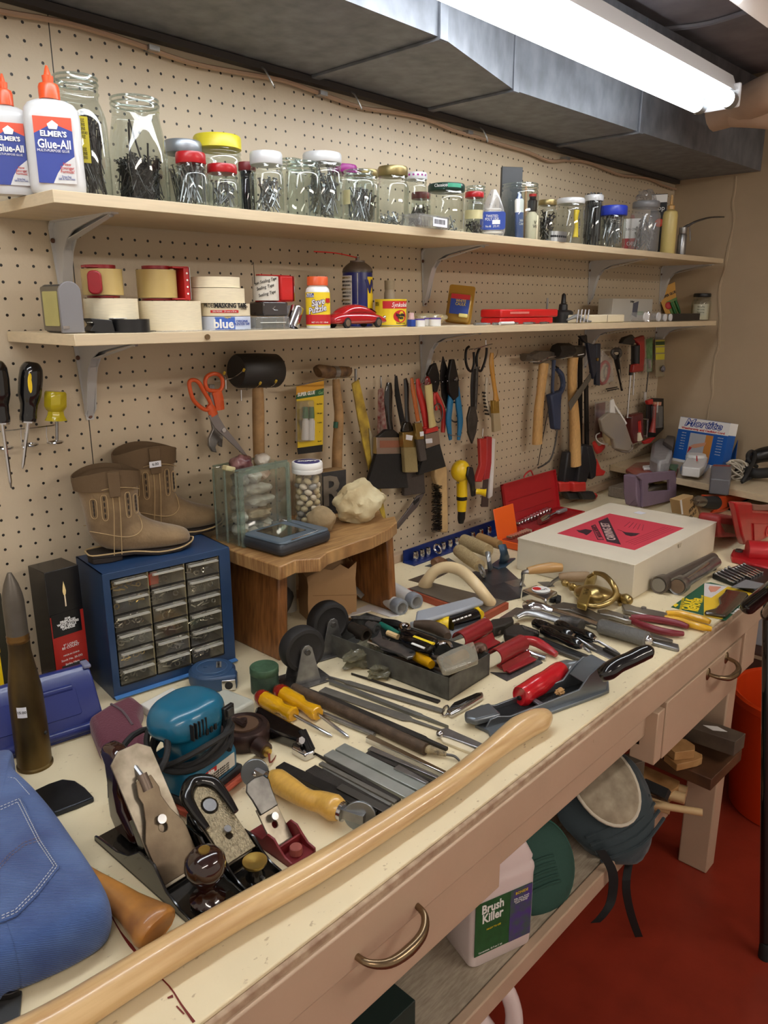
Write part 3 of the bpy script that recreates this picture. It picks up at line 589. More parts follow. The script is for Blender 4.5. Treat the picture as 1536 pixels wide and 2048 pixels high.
# upright finder
x,y,zb,r,h=fit(104,160,571,-.17,zs2)
t=thing('stud_finder','upright grey and black gadget with an olive window, left end of lower shelf','gadget',T(x-.012,y,zb+.001)@RZ(-82))
MB().prism(rrect(.058,h,.012,cy=h/2),-.012,.012,M=basis((0,0,0),(1,0,0),y=(0,0,1))).build('dark_case',mat('dark case',(46,44,42),.35),t,bevel=.002)
MB().prism(rrect(.050,h*.92,.004,cy=h/2),0,.0015,M=basis((0,-.012,0),(1,0,0),y=(0,0,1))).build('window_frame',mat('window frame',(96,88,74),.3),t)
MB().prism(rrect(.036,h*.72,.002,cy=h*.5),0,.001,M=basis((-.001,-.0137,0),(1,0,0),y=(0,0,1))).build('window',mat('olive window',(168,160,98),.3,var=.08),t)
s=MB().prism([(-.016,0),(.016,0)]+[(.016*math.cos(a),h-.012+.016*math.sin(a)) for a in [PI*i/10 for i in range(11)]],0,.006,M=basis((.030,-.004,0),(.25,1,0),y=(0,0,1))).build('grey_side',mat('grey plastic',(120,118,120),.4),t,bevel=.001)
MB().box(.034,-.012,.008,.001,.016,.004).build('chrome_clip',CHROME,t)
def roll(label,x,y,z,r,h,m,core=.62,group='rolls of masking tape',rot=0,lbl=None):
    t=thing('tape_roll',label,'tape roll',T(x,y,z)@RZ(rot),group)
    MB().lathe([(r*core,0),(r,0),(r,h),(r*core,h),(r*core,0)],40,cap=False).build('tape',m,t,bevel=0)
    MB().lathe([(r*core-.002,.0003),(r*core-.0002,.0003),(r*core-.0002,h-.0003),(r*core-.002,h-.0003),(r*core-.002,.0003)],36,cap=False).build('cardboard_core',mat('cardboard core',(150,122,90),.8),t)
    return t
TAN=mat('tan packing tape',(178,154,98),.22,var=.04)
x,y,zb,r,h=fit(166,276,598,-.155,zs2); x1,y1,r1,h1=x,y,r,h; roll('wide cream tape roll under the tan tape dispenser at left',x,y,zb+.0005,r,h,TAPE)
def disp(label,pl,pr,pt,y,zb,side,M0=0):
    pm=(pl+pr)/2; c=W(pm,pt,y=y); r=(pr-pl)/2/FPX*depth(c)/1.05; h=c.z-zb; t=thing('tape_dispenser',label,'tape dispenser',T(c.x,y,zb+.0006)@RZ(M0),'red packing tape dispensers')
    MB().lathe([(r*.6,.004),(r,.004),(r,h-.006),(r*.6,h-.006),(r*.6,.004)],36,cap=False).build('tape_roll',TAN,t)
    MB().cyl((0,0,0),(0,0,.003),r*.8,seg=24).build('side_plate',mat('dark red plastic',(140,20,30),.35),t); MB().cyl((0,0,h-.005),(0,0,h),r*.7,seg=24).build('side_plate',mat('dark red plastic'),t)
    return t,r,h
t,r,h=disp('left packing tape dispenser with a red roundel, on the leftmost cream roll',160,243,531,-.155,zb+h1+.001,0)
MB().prism(rrect(.020,.034,.008,cy=0),0,.010,M=basis((-r*.75,-r*.75,h*.45),(.8,-.6,0),y=(0,0,1))).build('brake_tab',mat('dark red plastic'),t,bevel=.002)
MB().box(-r*.5,-r*.3,h-.003,r*1.2,r*.5,.004).build('top_arm',mat('dark red plastic'),t,bevel=.001)
x,y,zb,r,h=fit(272,402,603,-.155,zs2); roll('wide cream tape roll under the second tan tape dispenser',x,y,zb+.0005,r,h,TAPE)
t,r,h=disp('second packing tape dispenser with a toothed red cutter bar at its right',270,352,533,-.15,zb+h+.001,1)
q=MB().box(r*1.25,-.012,h*.5,.010,.030,h).box(r*.8,-.012,.002,r*1.0,.030,.003).box(r*.9,-.012,h-.002,r*.9,.030,.003).build('cutter_frame',RED,t,bevel=.001)
mb=MB().box(r*1.25+.0055,-.026,h*.5,.0012,.004,h*.95); mb.build('cutter_blade',CHROME,q)
for i in range(4): MB().cyl((r*1.25,-.0275,h*(.2+.2*i)),(r*1.25,-.0285,h*(.2+.2*i)),.0016,seg=8).build('frame_hole',INKW,q)
x,y,zb,r,h=fit(194,314,633,-.216,zs2)
t=thing('tape_dispenser','flat black desk tape dispenser with white tape in front of the cream rolls','tape dispenser',T(x,y+.02,zb+.0005)); MB().lathe([(.02,0),(.030,0),(.030,.019),(.02,.019),(.02,0)],28,M=T(.014,0,0),cap=False).build('roll_housing',BLACKP,t)
MB().prism([(-.056,.003),(-.048,.012),(-.054,.021),(-.020,.018),(-.016,.0),(-.04,.0)],-.012,.012,M=basis((0,0,0),(1,0,0),y=(0,0,1))).build('snout',BLACKP,t,bevel=.001)
MB().box(0,-.0,.0008,.10,.03,.0012).build('base_plate',BLACKP,t); MB().box(-.036,-.004,.0205,.028,.014,.001,M=RY(-6)).build('white_tape',WHITE,t); MB().box(-.004,0,.0205,.022,.014,.001).build('white_tape',WHITE,t)
# stack of four rolls
x0_,y0_,zb,r,h=fit(398,501,632,-.17,zs2); z=zb+.0005
c1=W(450,660,y=-.17); 
zz=[zb, W(450,632,y=-.17).z, W(445,607,y=-.165).z, W(438,577,y=-.15).z, W(438,555,y=-.15).z]
t=roll('lowest roll of the stack, blue and white wrapped painters tape',x0_,y0_,zz[0]+.0005,r,zz[1]-zz[0]-.001,mat('pale blue wrap',(196,206,226),.4)); fa=facing(x0_,y0_)
arcband(MB(),r,.001,zz[1]-zz[0]-.002,fa-22,fa+22,lift=.0006).build('printed_label',mat('label blue 2',(60,100,190),.4),t); curvetext('blue',.020,INKW,t,r,.010,fa-3,bold=.0006,lift=.001); curvetext('ORIGINAL\nPAINTER TAPE',.006,INKB,t,r,.012,fa+42,lift=.001); curvetext('tape',.006,INKY,t,r,.0215,fa+6,lift=.0012)
t=roll('second roll up, wrapped in a printed MASKING TAPE band',x0_,y0_,zz[1]+.0005,r*.99,zz[2]-zz[1]-.001,CREAM)
curvetext('MASKING TAPE',.0105,INK,t,r*.99,.0165,fa+17,bold=.0004,lift=.0012,sx=.8); curvetext('PROEDGE',.0095,INK,t,r*.99,.0165,fa-27,lift=.0012,sx=.8); arcband(MB(),r*.99,.005,.0095,fa-32,fa+32,lift=.0006).build('red_band',INKR,t); curvetext('25% MORE   24 mm x 55 m',.0035,INKW,t,r*.99,.0072,fa,lift=.001); curvetext('FREE WITH\n2 PACK',.004,INK,t,r*.99,.013,fa+48,lift=.001)
roll('third roll up, plain cream tape, widest of the plain two',x0_-.006,y0_+.01,zz[2]+.0005,r*1.06,zz[3]-zz[2]-.001,TAPE)
roll('topmost plain cream roll of the tape stack',x0_-.009,y0_+.012,zz[3]+.0005,r*.98,zz[4]-zz[3]-.001,TAPE)
# clear strip
a=W(318,660,y=-.225); b=W(520,658,y=-.225); t=MB().box(0,0,0,(b-a).length,.02,.0015).build('clear_ruler',CLEARP,bevel=.0003); t.matrix_world=T((a.x+b.x)/2,-.222,zs2(a.x)+.0012); tag(t,'clear plastic strip lying along the front edge of the lower shelf','ruler')
# clear cases and sealing tape
x,y,zb,r,h=fit(499,578,634,-.19,zs2); t=thing('clear_plastic_case','flat clear compartment case under the sealing tape roll','case',T(x,y+.01,zb+.0005)@RZ(-8)); MB().box(0,0,h/2,2*r,.05,h).build('case_body',CLEARP,t,bevel=.002); 
for i in range(4): MB().box(-r+.4*r+.4*r*i,0,h/2,.001,.048,h*.9).build('divider',GRIM,t)
MB().box(0,-.026,h*.55,r*1.5,.001,.001).build('case_edge',WHITE,t)
x2,y2,zb2,r2,h2=fit(499,562,610,-.16,zs2); t=thing('smoked_plastic_box','smoked clear plastic box with crumpled film, above the flat case','box',T(x2+.004,-.165,zb+h+.0015)@RZ(-8)); MB().box(0,0,.0125,.052,.05,.025).build('box_body',mat('smoked plastic',(52,46,46),.12,coat=.6),t,bevel=.003); MB().blob((0,-.012,.013),(.022,.013,.010),9,.5,2.5).build('crumpled_film',glass('film',(230,230,232),1,dens=.06),t)
zt=zb+h+.0275
x,y,zb,r,h=fit(500,553,551,-.16,zs2); t=thing('tape_roll','printed sealing tape roll held in a red dispenser frame','tape roll',T(x,-.165,zt)); hh=W(525,551,y=-.16).z-zt
MB().lathe([(r*.6,.001),(r,.001),(r,hh-.002),(r*.6,hh-.002),(r*.6,.001)],36,cap=False).build('tape',mat('off white tape',(206,200,188),.5),t); fa=facing(x,-.165)
for i,(s,dz) in enumerate((('Carton Sealing Tape',.034),('Sealing Tape',.024),('Sealing Tape',.012))):
    q=curvetext(s,.008,INK,t,r,dz,fa-8+8*i,lift=.0008,sx=.8); 
    for v in q.data.vertices: v.co.z+=.25*(math.atan2(v.co.y,v.co.x)-math.radians(fa))*r
q=MB().box(r*1.7,-.004,hh/2,.030,.018,hh).build('cutter_frame',REDP,t,bevel=.003); MB().box(r*1.7+.016,-.008,hh/2,.0015,.012,hh).build('cutter_blade',CHROME,q)
MB().box(r*.8,0,hh+.0005,r*3.0,.010,.002).box(r*.8,0,.0,r*3.0,.02,.002).build('frame_arm',REDP,t)
x,y,zb,r,h=fit(566,598,616,-.185,zs2); t=thing('chrome_tube','short chrome tube leaning between the clear case and the puzzle glue','tube',T(x-.004,-.19,zb+.004)@RY(24)); MB().lathe([(.0125,0),(.0125,.036),(.0115,.038),(.011,.037),(.011,0)],20,cap=False).build('tube_body',CHROME,t)
x,y,zb,r,h=fit(582,612,611,-.15,zs2); t=MB().box(0,0,h/2,2*r,.03,h).build('white_box',mat('pale grey card',(188,190,200),.5),bevel=.001); t.matrix_world=fr(x,-.13,zb+.0005); tag(t,'small pale grey box behind the chrome tube','box')
# puzzle glue bottle
x,y,zb,r,h=fit(610,659,554,-.205,zs2); fa=facing(x,y); t=thing('puzzle_glue_bottle','white puzzle glue bottle with orange cap and yellow and red label','bottle',T(x,y,zb+.0005))
MB().lathe([(r*.95,0),(r,.002),(r,h*.70),(r*.94,h*.76),(r*.8,h*.80)],30).build('bottle_body',WHITE,t); MB().lathe([(r*.84,h*.83),(r*.86,h*.835),(r*.86,h*.985),(r*.82,h)],32).build('bottle_cap',ORANGE,t); MB().lathe([(r*.75,h*.80),(r*.75,h*.84)],24).build('neck',WHITE,t)
arcband(MB(),r,h*.06,h*.70,fa-85,fa+85,24).build('printed_label',INKY,t); arcband(MB(),r,h*.08,h*.27,fa-85,fa+85,24,lift=.0006).build('red_panel',INKR,t); arcband(MB(),r,h*.60,h*.68,fa-62,fa-18,8,lift=.0008).build('blue_panel',INKB,t)
PUR=mat('purple ink',(70,34,120),.5)
for i,(s,z_,a_) in enumerate((('Save',.505,2),('a',.445,-6),('Puzzle',.37,-2))):
    q=curvetext(s,.0155,PUR,t,r,h*z_,fa+a_,bold=.0011,lift=.0010,sx=.85); 
    for v in q.data.vertices: v.co.z+=.22*(math.atan2(v.co.y,v.co.x)-math.radians(fa))*r
    q=curvetext(s,.0155,INKY if i==9 else INKW,t,r,h*z_,fa+a_,bold=.0002,lift=.0014,sx=.85)
    for v in q.data.vertices: v.co.z+=.22*(math.atan2(v.co.y,v.co.x)-math.radians(fa))*r
curvetext('MEGA\nPUZZLES',.0045,INKW,t,r,h*.642,fa-40,lift=.0014); arcband(MB(),r,h*.50,h*.585,fa+38,fa+68,6,lift=.0012).build('red_flash',INKR,t); curvetext('NET 4 FL OZ  118 mL',.0035,INKW,t,r,h*.12,fa+10,lift=.0012)
# oil spray can
x,y,zb,r,h=fit(685,745,541,-.115,zs2); fa=facing(x,y); t=thing('spray_can','blue and yellow spray lubricant can with a long red straw','spray can',T(x,y,zb+.0005)); H=W(715,522,y=-.115).z-zb
MB().lathe([(r*.98,0),(r,.002),(r,h*.98),(r*.985,h)],36).build('can_body',mat('can blue',(28,36,112),.3),t); MB().lathe([(r*1.01,h*.985),(r*.98,h+.003),(r*.80,H-.010),(r*.5,H-.003),(r*.5,H),(r*.2,H)],30).build('can_dome',mat('dome grey',(104,94,84),.4,.4),t)
MB().lathe([(r*1.015,h*.955),(r*1.015,h*.985)],36).build('can_rim',DSTEEL,t)
arcband(MB(),r,h*.05,h*.90,fa-88,fa-22,14).build('text_panel',INKW,t); arcband(MB(),r,h*.12,h*.88,fa+40,fa+90,8).build('yellow_panel',INKY,t); arcband(MB(),r,h*.02,h*.94,fa-2,fa+1,2).build('can_seam',STEEL,t)
random.seed(4)
for i in range(12): curvetext(random.choice(['STOPS SQUEAKS','LOOSENS RUSTY','CAUTION HARMFUL','CONTENTS 12 OZ']),.0055,INK if i%3 else mat('label brown',(150,120,30),.5),t,r,h*(.86-.065*i),fa-54,lift=.0008,sx=.7)
curvetext('W',.034,mat('can blue'),t,r,h*.70,fa+66,lift=.0008,bold=.002)
MB().cyl((0,0,H),(0,0,H+.008),.004,seg=8).build('nozzle',mat('dome grey'),t); e_=W(628,503,y=-.13)-Vector((x,y,zb+.0005)); MB().tube([(0,0,H+.006),tuple(Vector((0,0,H+.010)).lerp(e_,.5)+Vector((0,0,.001))),tuple(e_)],.0012,6,smooth=4).build('straw',REDP,t)
# toy car (beetle-like hatch, generic)
pl=W(655,655,y=-.205); pr_=W(772,655,y=-.205); L=(pr_.x-pl.x)*1.0
x=(pl.x+pr_.x)/2; t=thing('toy_car','small red toy car parked on the lower shelf in front of the spray can','toy car',T(x,-.200,zs2(x)+.0005)@RZ(4))
Lc=L*.98; rp=mat('toy car red',(168,22,30),.15,coat=.8)
def sec(x_,zb_,zt_,w_,tw):
    return [(x_,-w_/2,zb_),(x_,-w_/2,zb_+(zt_-zb_)*.5),(x_,-tw/2,zt_),(x_,tw/2,zt_),(x_,w_/2,zb_+(zt_-zb_)*.5),(x_,w_/2,zb_)]
S_=[(-.5,.010,.018,.030,.026),(-.47,.007,.024,.038,.030),(-.36,.006,.030,.043,.034),(-.2,.006,.031,.044,.036),(.0,.006,.031,.044,.036),(.2,.006,.030,.044,.036),(.36,.006,.026,.043,.032),(.46,.007,.020,.038,.026),(.5,.009,.015,.030,.022)]
MB().rings([sec(a*Lc,b,c,d,e_) for a,b,c,d,e_ in S_]).build('car_body',rp,t,sub=2)
MB().rings([sec(a*Lc,b,c,d,e_) for a,b,c,d,e_ in ((-.36,.022,.026,.034,.028),(-.25,.024,.040,.038,.028),(-.08,.024,.046,.038,.028),(.08,.024,.044,.038,.028),(.22,.024,.034,.036,.028),(.31,.022,.026,.032,.028))]).build('car_roof',rp,t,sub=2)
cg=mat('car window',(40,36,40),.1,coat=.6)
for s_ in (-1,1):
    MB().prism([(-.25*Lc,.029),(-.14*Lc,.040),(-.04*Lc,.041),(-.04*Lc,.029)],0,.0006,M=basis((0,s_*.0200,0),(1,0,0),y=(0,.28*-s_,1))).build('window',cg,t)
    MB().prism([(-.02*Lc,.029),(-.02*Lc,.041),(.08*Lc,.039),(.18*Lc,.029)],0,.0006,M=basis((0,s_*.0200,0),(1,0,0),y=(0,.28*-s_,1))).build('window',cg,t)
    for xx in (-.30,.28):
        w_=MB().cyl((xx*Lc,s_*.0215,.0098),(xx*Lc,s_*.0160,.0098),.0098,seg=24).build('wheel',BLACKM,t); MB().cyl((xx*Lc,s_*.0222,.0098),(xx*Lc,s_*.0210,.0098),.0066,seg=20).build('hub_cap',CHROME,w_)
    MB().sph((.46*Lc,s_*.013,.019),.0035,10).build('headlight',CHROME,t)
MB().panel([(.2*Lc,-.013,.0365),(.2*Lc,.013,.0365),(.32*Lc,.012,.028),(.32*Lc,-.012,.028)]).build('windscreen',cg,t)
# spackle can
x,y,zb,r,h=fit(750,813,599,-.175,zs2); fa=facing(x,y); t=thing('paste_can','yellow spackling paste can with a red label band','can',T(x,y,zb+.0005))
MB().lathe([(r,0),(r*1.01,.001),(r,.002),(r,h-.003),(r*1.02,h-.002),(r*1.02,h),(r*.95,h),(r*.94,h-.002)],36).build('can_body',INKY,t); arcband(MB(),r,h*.66,h*.93,fa-30,fa+88,20).build('red_band',INKR,t); arcband(MB(),r,h*.02,h*.06,fa-88,fa+88,20).build('rim_band',STEEL,t)
curvetext('Synkoloid',.013,INKW,t,r,h*.79,fa+38,lift=.0008,shear=.3,sx=.8); 
q=MB(); q.prism(circ(.0165,24,ry=.0125),0,.0003); o=q.build('red_oval',INKR,t)
for v in o.data.vertices: a=math.radians(fa+38)+v.co.x/r; v.co=Vector(((r+.0006+v.co.z)*math.cos(a),(r+.0006+v.co.z)*math.sin(a),h*.38+v.co.y))
curvetext('Spackling\nPaste',.0075,INK,t,r,h*.38,fa+38,lift=.0013,bold=.0004,sx=.8); curvetext('Ready to use',.0045,INK,t,r,h*.13,fa+40,lift=.0008); curvetext('VINYL\nPASTE',.005,INK,t,r,h*.82,fa-58,lift=.0008)
x,y,zb,r,h=fit(768,790,561,-.10,zs2); t=thing('caulk_tube','small off-white squeeze tube standing behind the paste can','tube',T(x,y,zb)); MB().lathe([(r,0),(r,h*.72),(r*.8,h*.8)],16).build('tube_body',mat('off white tube',(196,186,168),.5),t); MB().lathe([(r*.9,h*.8),(r*.95,h)],14).build('tube_cap',mat('off white cap',(176,164,140),.5),t); MB().sph((-.0,-r,h*.5),.006,10,ry=.001).build('printed_mark',INK,t)
# small pots
x,y,zb,r,h=fit(817,829,626,-.215,zs2); t=thing('small_bottle','tiny blue and pink capped bottle','bottle',T(x,y,zb+.0005)); MB().box(0,0,h*.25,.013,.013,h*.5).build('base_block',INKB,t,bevel=.001); MB().lathe([(.005,h*.5),(.0065,h*.52),(.005,h)],14).build('pink_cap',mat('pale pink cap',(214,180,180),.3,alpha=.8),t)
for k,(a,b_,c_,yy,lb) in enumerate(((829,850,638,-.215,'left white flat pot with purple rim on the lower shelf'),(848,862,636,-.19,'middle white pot tucked behind the two front ones'),(858,882,636,-.215,'right white flat pot with purple rim on the lower shelf'))):
    x,y,zb,r,h=fit(a,b_,c_,yy,zs2); t=thing('small_pot',lb,'pot',T(x,y,zb+.0005),'small white pots'); MB().cyl((0,0,0),(0,0,h*.82),r,seg=20).build('pot_body',WHITE,t); MB().cyl((0,0,h*.82),(0,0,h),r*1.02,seg=20).build('pot_lid',mat('violet lid',(90,70,150),.4),t)
x,y,zb,r,h=fit(810,880,618,-.15,zs2); t=MB().blob((0,0,.012),(.055,.03,.014),4,.4,2.2).build('plastic_bag',glass('yellowed film',(226,216,180),.9,dens=.2,rough=.2)); t.matrix_world=T(x+.03,-.14,zb+.002); tag(t,'crumpled clear bag with a pink print between the paste can and the amber pack','bag')
# amber blister
x,y,zb,r,h=fit(880,934,573,-.09,zs2); t=thing('blister_pack','amber blister pack with a red and blue card leaning on the pegboard','blister pack',T(x,-.105,zb+.002)@RZ(facing(x,y)+86)@RY(6)@RX(-14)); AM=glass('amber plastic',(206,166,70),.9,dens=.45,rough=.12)
MB().prism(rrect(.064,h*1.04,.006,cy=h*.52),0,.002,M=basis((0,0,0),(1,0,0),y=(0,0,1))).build('backing',AM,t); MB().prism(rrect(.056,h*.78,.008,cy=h*.40),.002,.018,M=basis((0,0,0),(1,0,0),y=(0,0,1))).build('blister',AM,t,bevel=.004)
MB().box(0,-.0195,h*.47,.046,.0008,h*.52).build('printed_card',INKB,t); MB().box(0,-.0202,h*.68,.046,.0006,h*.13).build('red_header',INKR,t); facetext('WHITE\nCAULK',.010,INKY,t,.002,-.0206,h*.52,sx=.8);  MB().box(.012,-.021,h*.18,.022,.006,.009).build('yellow_piece',mat('cream bit',(226,214,130),.4),t,bevel=.002)
# red case
a=W(984,641,y=-.17); b=W(1098,641,y=-.17); xc=(a.x+b.x)/2; w=b.x-a.x; t=thing('red_drill_case','red plastic drill bit case lying on the lower shelf','case',T(xc,-.165,zs2(xc)+.0005)); MB().box(-.01,0,.008,w*.92,.06,.016).build('case_base',REDP,t,bevel=.003); MB().box(0,0,.0265,w,.064,.020,bev=0).build('case_lid',REDP,t,bevel=.004); MB().box(-w*.2,-.0326,.028,w*.32,.001,.005).build('lid_highlight',mat('painted lid highlight',(214,120,112),.4),t)  # pale pink strip is a highlight painted onto the lid front
# bits
random.seed(8)
for i in range(14):
    xx=W(955+i*10.5,643,y=-.215).x; L_=random.uniform(.03,.06); t=MB().cyl((-L_/2,0,0),(L_*.2,0,0),.0028,seg=8).cyl((L_*.2,0,0),(L_/2,0,0),.0018,seg=6).build('drill_bit',random.choice([STEEL,DSTEEL,CHROME,ZINC])); t.matrix_world=T(xx,-.225+.012*(i%3),zs2(xx)+.0032)@RZ(random.uniform(-14,14)); tag(t,'small steel drill bit among those scattered in front of the red case','drill bit','scattered drill bits')
t=MB().cyl((-.03,0,0),(.03,0,0),.004,seg=10).build('white_crayon',WHITE); xx=W(995,638,y=-.205).x; t.matrix_world=T(xx,-.232,zs2(xx)+.0042)@RZ(3); tag(t,'short white stick lying before the red case','stick')
x,y,zb,r,h=fit(1107,1149,587,-.14,zs2); t=thing('chuck_key','black round knob with an upright stem on the lower shelf','knob',T(x,y,zb+.0005)); MB().lathe([(r,0),(r*1.02,.008),(r,h*.36),(r*.8,h*.42),(r*.45,h*.44),(r*.42,h*.62),(r*.25,h*.66),(r*.2,h*.95),(r*.08,h)],24).build('knob',BLACKP,t)
x,y,zb,r,h=fit(1088,1102,596,-.1,zs2); t=MB().cyl((0,0,0),(0,0,h),.003,seg=8).build('steel_rod',STEEL); t.matrix_world=T(x,y,zb); tag(t,'thin steel rod standing behind the red case','rod')
xx=W(1150,632,y=-.2).x; t=MB().tube([(-.05,0,.008),(-.02,-.01,.018),(.01,0,.014),(.03,-.008,.006),(.06,-.012,.003)],[.004,.009,.008,.006,.003],8,smooth=4,flat=.7).build('rolled_rag',mat('grey cloth',(120,120,118),.8,var=.1)); t.matrix_world=T(xx,-.205,zs2(xx)+.001); tag(t,'grey fabric strip lying by the black knob','strip')
for i in range(4):
    t=MB().cyl((0,0,0),(.006,0,.034),.0022,seg=8).build('chrome_pin',CHROME); t.matrix_world=T(W(1140+7*i,630,y=-.2).x,-.222,zs2(1.5)+.0035); tag(t,'short chrome pin standing near the black knob','pin','chrome pins')
a=W(1167,638,y=-.215); b=W(1249,638,y=-.215); xc=(a.x+b.x)/2; t=thing('cream_box','low cream plastic box in front of the small carton','box',T(xc,-.19,zs2(xc)+.0005)); MB().box(0,0,.011,b.x-a.x,.05,.022).build('box_body',CREAM,t,bevel=.003); MB().box(.015,-.0255,.011,.001,.0006,.020).build('box_seam',INK,t)
a=W(1209,635,y=-.1); b=W(1289,635,y=-.1); xc=(a.x+b.x)/2; hh=W(1250,598,y=-.1).z-zs2(xc); t=thing('small_carton','white and grey printed carton near the right end of the lower shelf','carton',T(xc,-.10,zs2(xc)+.0005)); MB().box(0,0,hh/2,b.x-a.x,.05,hh).build('carton_body',mat('carton grey',(186,184,176),.5),t,bevel=.001); MB().prism([(-.005,.02),(.028,.012),(.036,hh*.9),(-.003,hh*.8)],0,.0006,M=basis((0,-.0251,0),(1,0,0),y=(0,0,1))).build('printed_panel',mat('slate print',(80,84,100),.5),t); MB().box(.055,-.0254,hh*.35,.045,.0005,.012).build('green_strip',mat('pale green print',(150,176,150),.5),t); facetext('Schlage',.010,INK,t,-.012,-.0256,hh*.88,shear=.2)
for k,(c_,lb) in enumerate(((1283,'leftmost'),(1309,'second from left'),(1322,'third from left'),(1333,'rightmost'))):
    xx=W(c_,631,y=-.2).x; rr=.0145 if k<2 else .012; t=thing('clear_vial',lb+' of the four clear plastic vials lying end-on on the shelf','vial',T(xx,-.20,zs2(xx)+rr+.0005)); MB().cyl((0,-.012,0),(0,.03,0),rr,seg=20).build('vial_body',CLEARP,t); MB().cyl((0,-.016,0),(0,-.012,0),rr*.98,seg=20).build('vial_cap',mat('frosted cap',(206,206,208),.3),t)
t=MB().lathe([(.009,0),(.007,.01),(.010,.022),(.006,.03)],14).build('chrome_fitting',CHROME); xx=W(1296,632,y=-.2).x; t.matrix_world=T(xx,-.2,zs2(xx)+.001); tag(t,'small turned chrome fitting between the vials','fitting')
a=W(1338,637,y=-.2); b=W(1396,637,y=-.2); t=MB().box(0,0,.012,b.x-a.x,.012,.024).build('black_strip',BLACKP,bevel=.001); t.matrix_world=T((a.x+b.x)/2,-.2,zs2(a.x)+.0005); tag(t,'black flat strip lying before the jar with the black lid','strip')
x,y,zb,r,h=fit(1387,1424,587,-.15,zs2); t=jar('small square jar with a black lid and cream label at the far right end',1385,1425,587,-.15,BLACKP,.009,.85,zf=zs2,group=None); MB().lathe([(r*.9,.002),(r*.9,h*.6)],18).build('white_powder',CREAM,t); arcband(MB(),r,h*.18,h*.6,-50,45).build('paper_label',mat('cream label',(214,204,180),.6),t)
for i in range(3): curvetext('Floor patching',.006,INK,t,r,h*(.5-.1*i),0,lift=.0007,sx=.7)
x,y,zb,r,h=fit(1335,1384,566,-.05,zs2); t=thing('glue_card','tilted yellow and orange glue blister card leaning in the far corner','card',T(x,-.06,zb+.006)@RZ(-40)@RY(-24)@RX(-8)); MB().box(0,0,h*.5,.085,.002,h*.95).build('card',mat('card orange',(206,150,40),.5),t); facetext('SUPER GLUE',.013,INK,t,-.004,-.0016,h*.72,bold=.0005,sx=.8); MB().box(.002,-.002,h*.36,.05,.002,h*.42).build('green_panel',mat('green print',(90,130,50),.5),t)
for i in (-1,1): MB().cyl((i*.009,-.006,h*.12),(i*.009,-.006,h*.5),.005,seg=10).build('glue_tube',mat('green cap',(30,110,50),.4),t)
MB().sph((-.02,-.003,h*.45),.014,12,ry=.002).build('red_flash',INKR,t)
# =============== tools hanging on the pegboard ===============
def K(ox,oy,s): return lambda x,y:(ox+x/s,oy+y/s)
class Wall:
    "a thing hanging in an upright plane y=const, its outline given by points of the photo"
    def __init__(s,name,label,cat,k,at,y,group=None,top=True):
        s.k=k; s.y=y; s.o=W(*k(*at),y=y); s.t=thing(name,label,cat,basis(s.o,(1,0,0),y=(0,0,1)),group)
    def p(s,x,y,z=0):
        q=W(*s.k(x,y),y=s.y-z)-s.o; return (q.x,max(q.z,ZB+.0003-s.o.z),z)
    def px(s,n): return n/FPX*depth(s.o)*1.0/ (s.k(1,0)[0]-s.k(0,0)[0])**-1
    def poly(s,pts,z0,z1,m,name,bev=.001,par=None,holes=(),seg=2):
        P=[s.p(*q[:2],z1)[:2] for q in pts]; H=[[s.p(*q[:2],z1)[:2] for q in h] for h in holes]
        return MB().prism(P,z0,z1,holes=H).build(name,m,par or s.t,bevel=bev,seg=seg)
    def tube(s,pts,r,m,name,seg=8,smooth=4,flat=1,closed=False,par=None,up=(0,0,1)):
        P=[s.p(*q) for q in pts]; r=[v*(1.3 if flat<1 else 1.08) for v in r] if isinstance(r,(list,tuple)) else r; R=[s.px(v) for v in r] if isinstance(r,(list,tuple)) else s.px(r)
        return MB().tube(P,R,seg,closed,smooth=smooth,flat=flat,up=up).build(name,m,par or s.t)
def oval(cx,cy,a,b,n=14,rot=0):
    r=math.radians(rot); return [(cx+a*math.cos(t)*math.cos(r)-b*math.sin(t)*math.sin(r),cy+a*math.cos(t)*math.sin(r)+b*math.sin(t)*math.cos(r)) for t in [2*PI*i/n for i in range(n)]]
k=K(0,700,3.84)
w=Wall('wire_tool_rack','wire rack with three rings holding the screwdrivers','rack',k,(200,600),-.03); w.tube([(-120,640,0),(30,622,0),(400,580,0),(405,570,-.02)],5,CHROME,'back_bar')
for cx,cy in ((35,752),(230,727),(425,708)):
    c=w.p(cx,cy); rr=w.px(56)
    MB().tube([(c[0]+rr*math.cos(a)*1.0,c[1]+0,.0+.0+rr*math.sin(a)) for a in [2*PI*i/20 for i in range(20)]],.0017,6,True).build('ring',CHROME,w.t)
    w.tube([(cx-58,cy,0),(cx-68,cy-60,0),(cx-68,cy-130,0)],4,CHROME,'ring_wire')
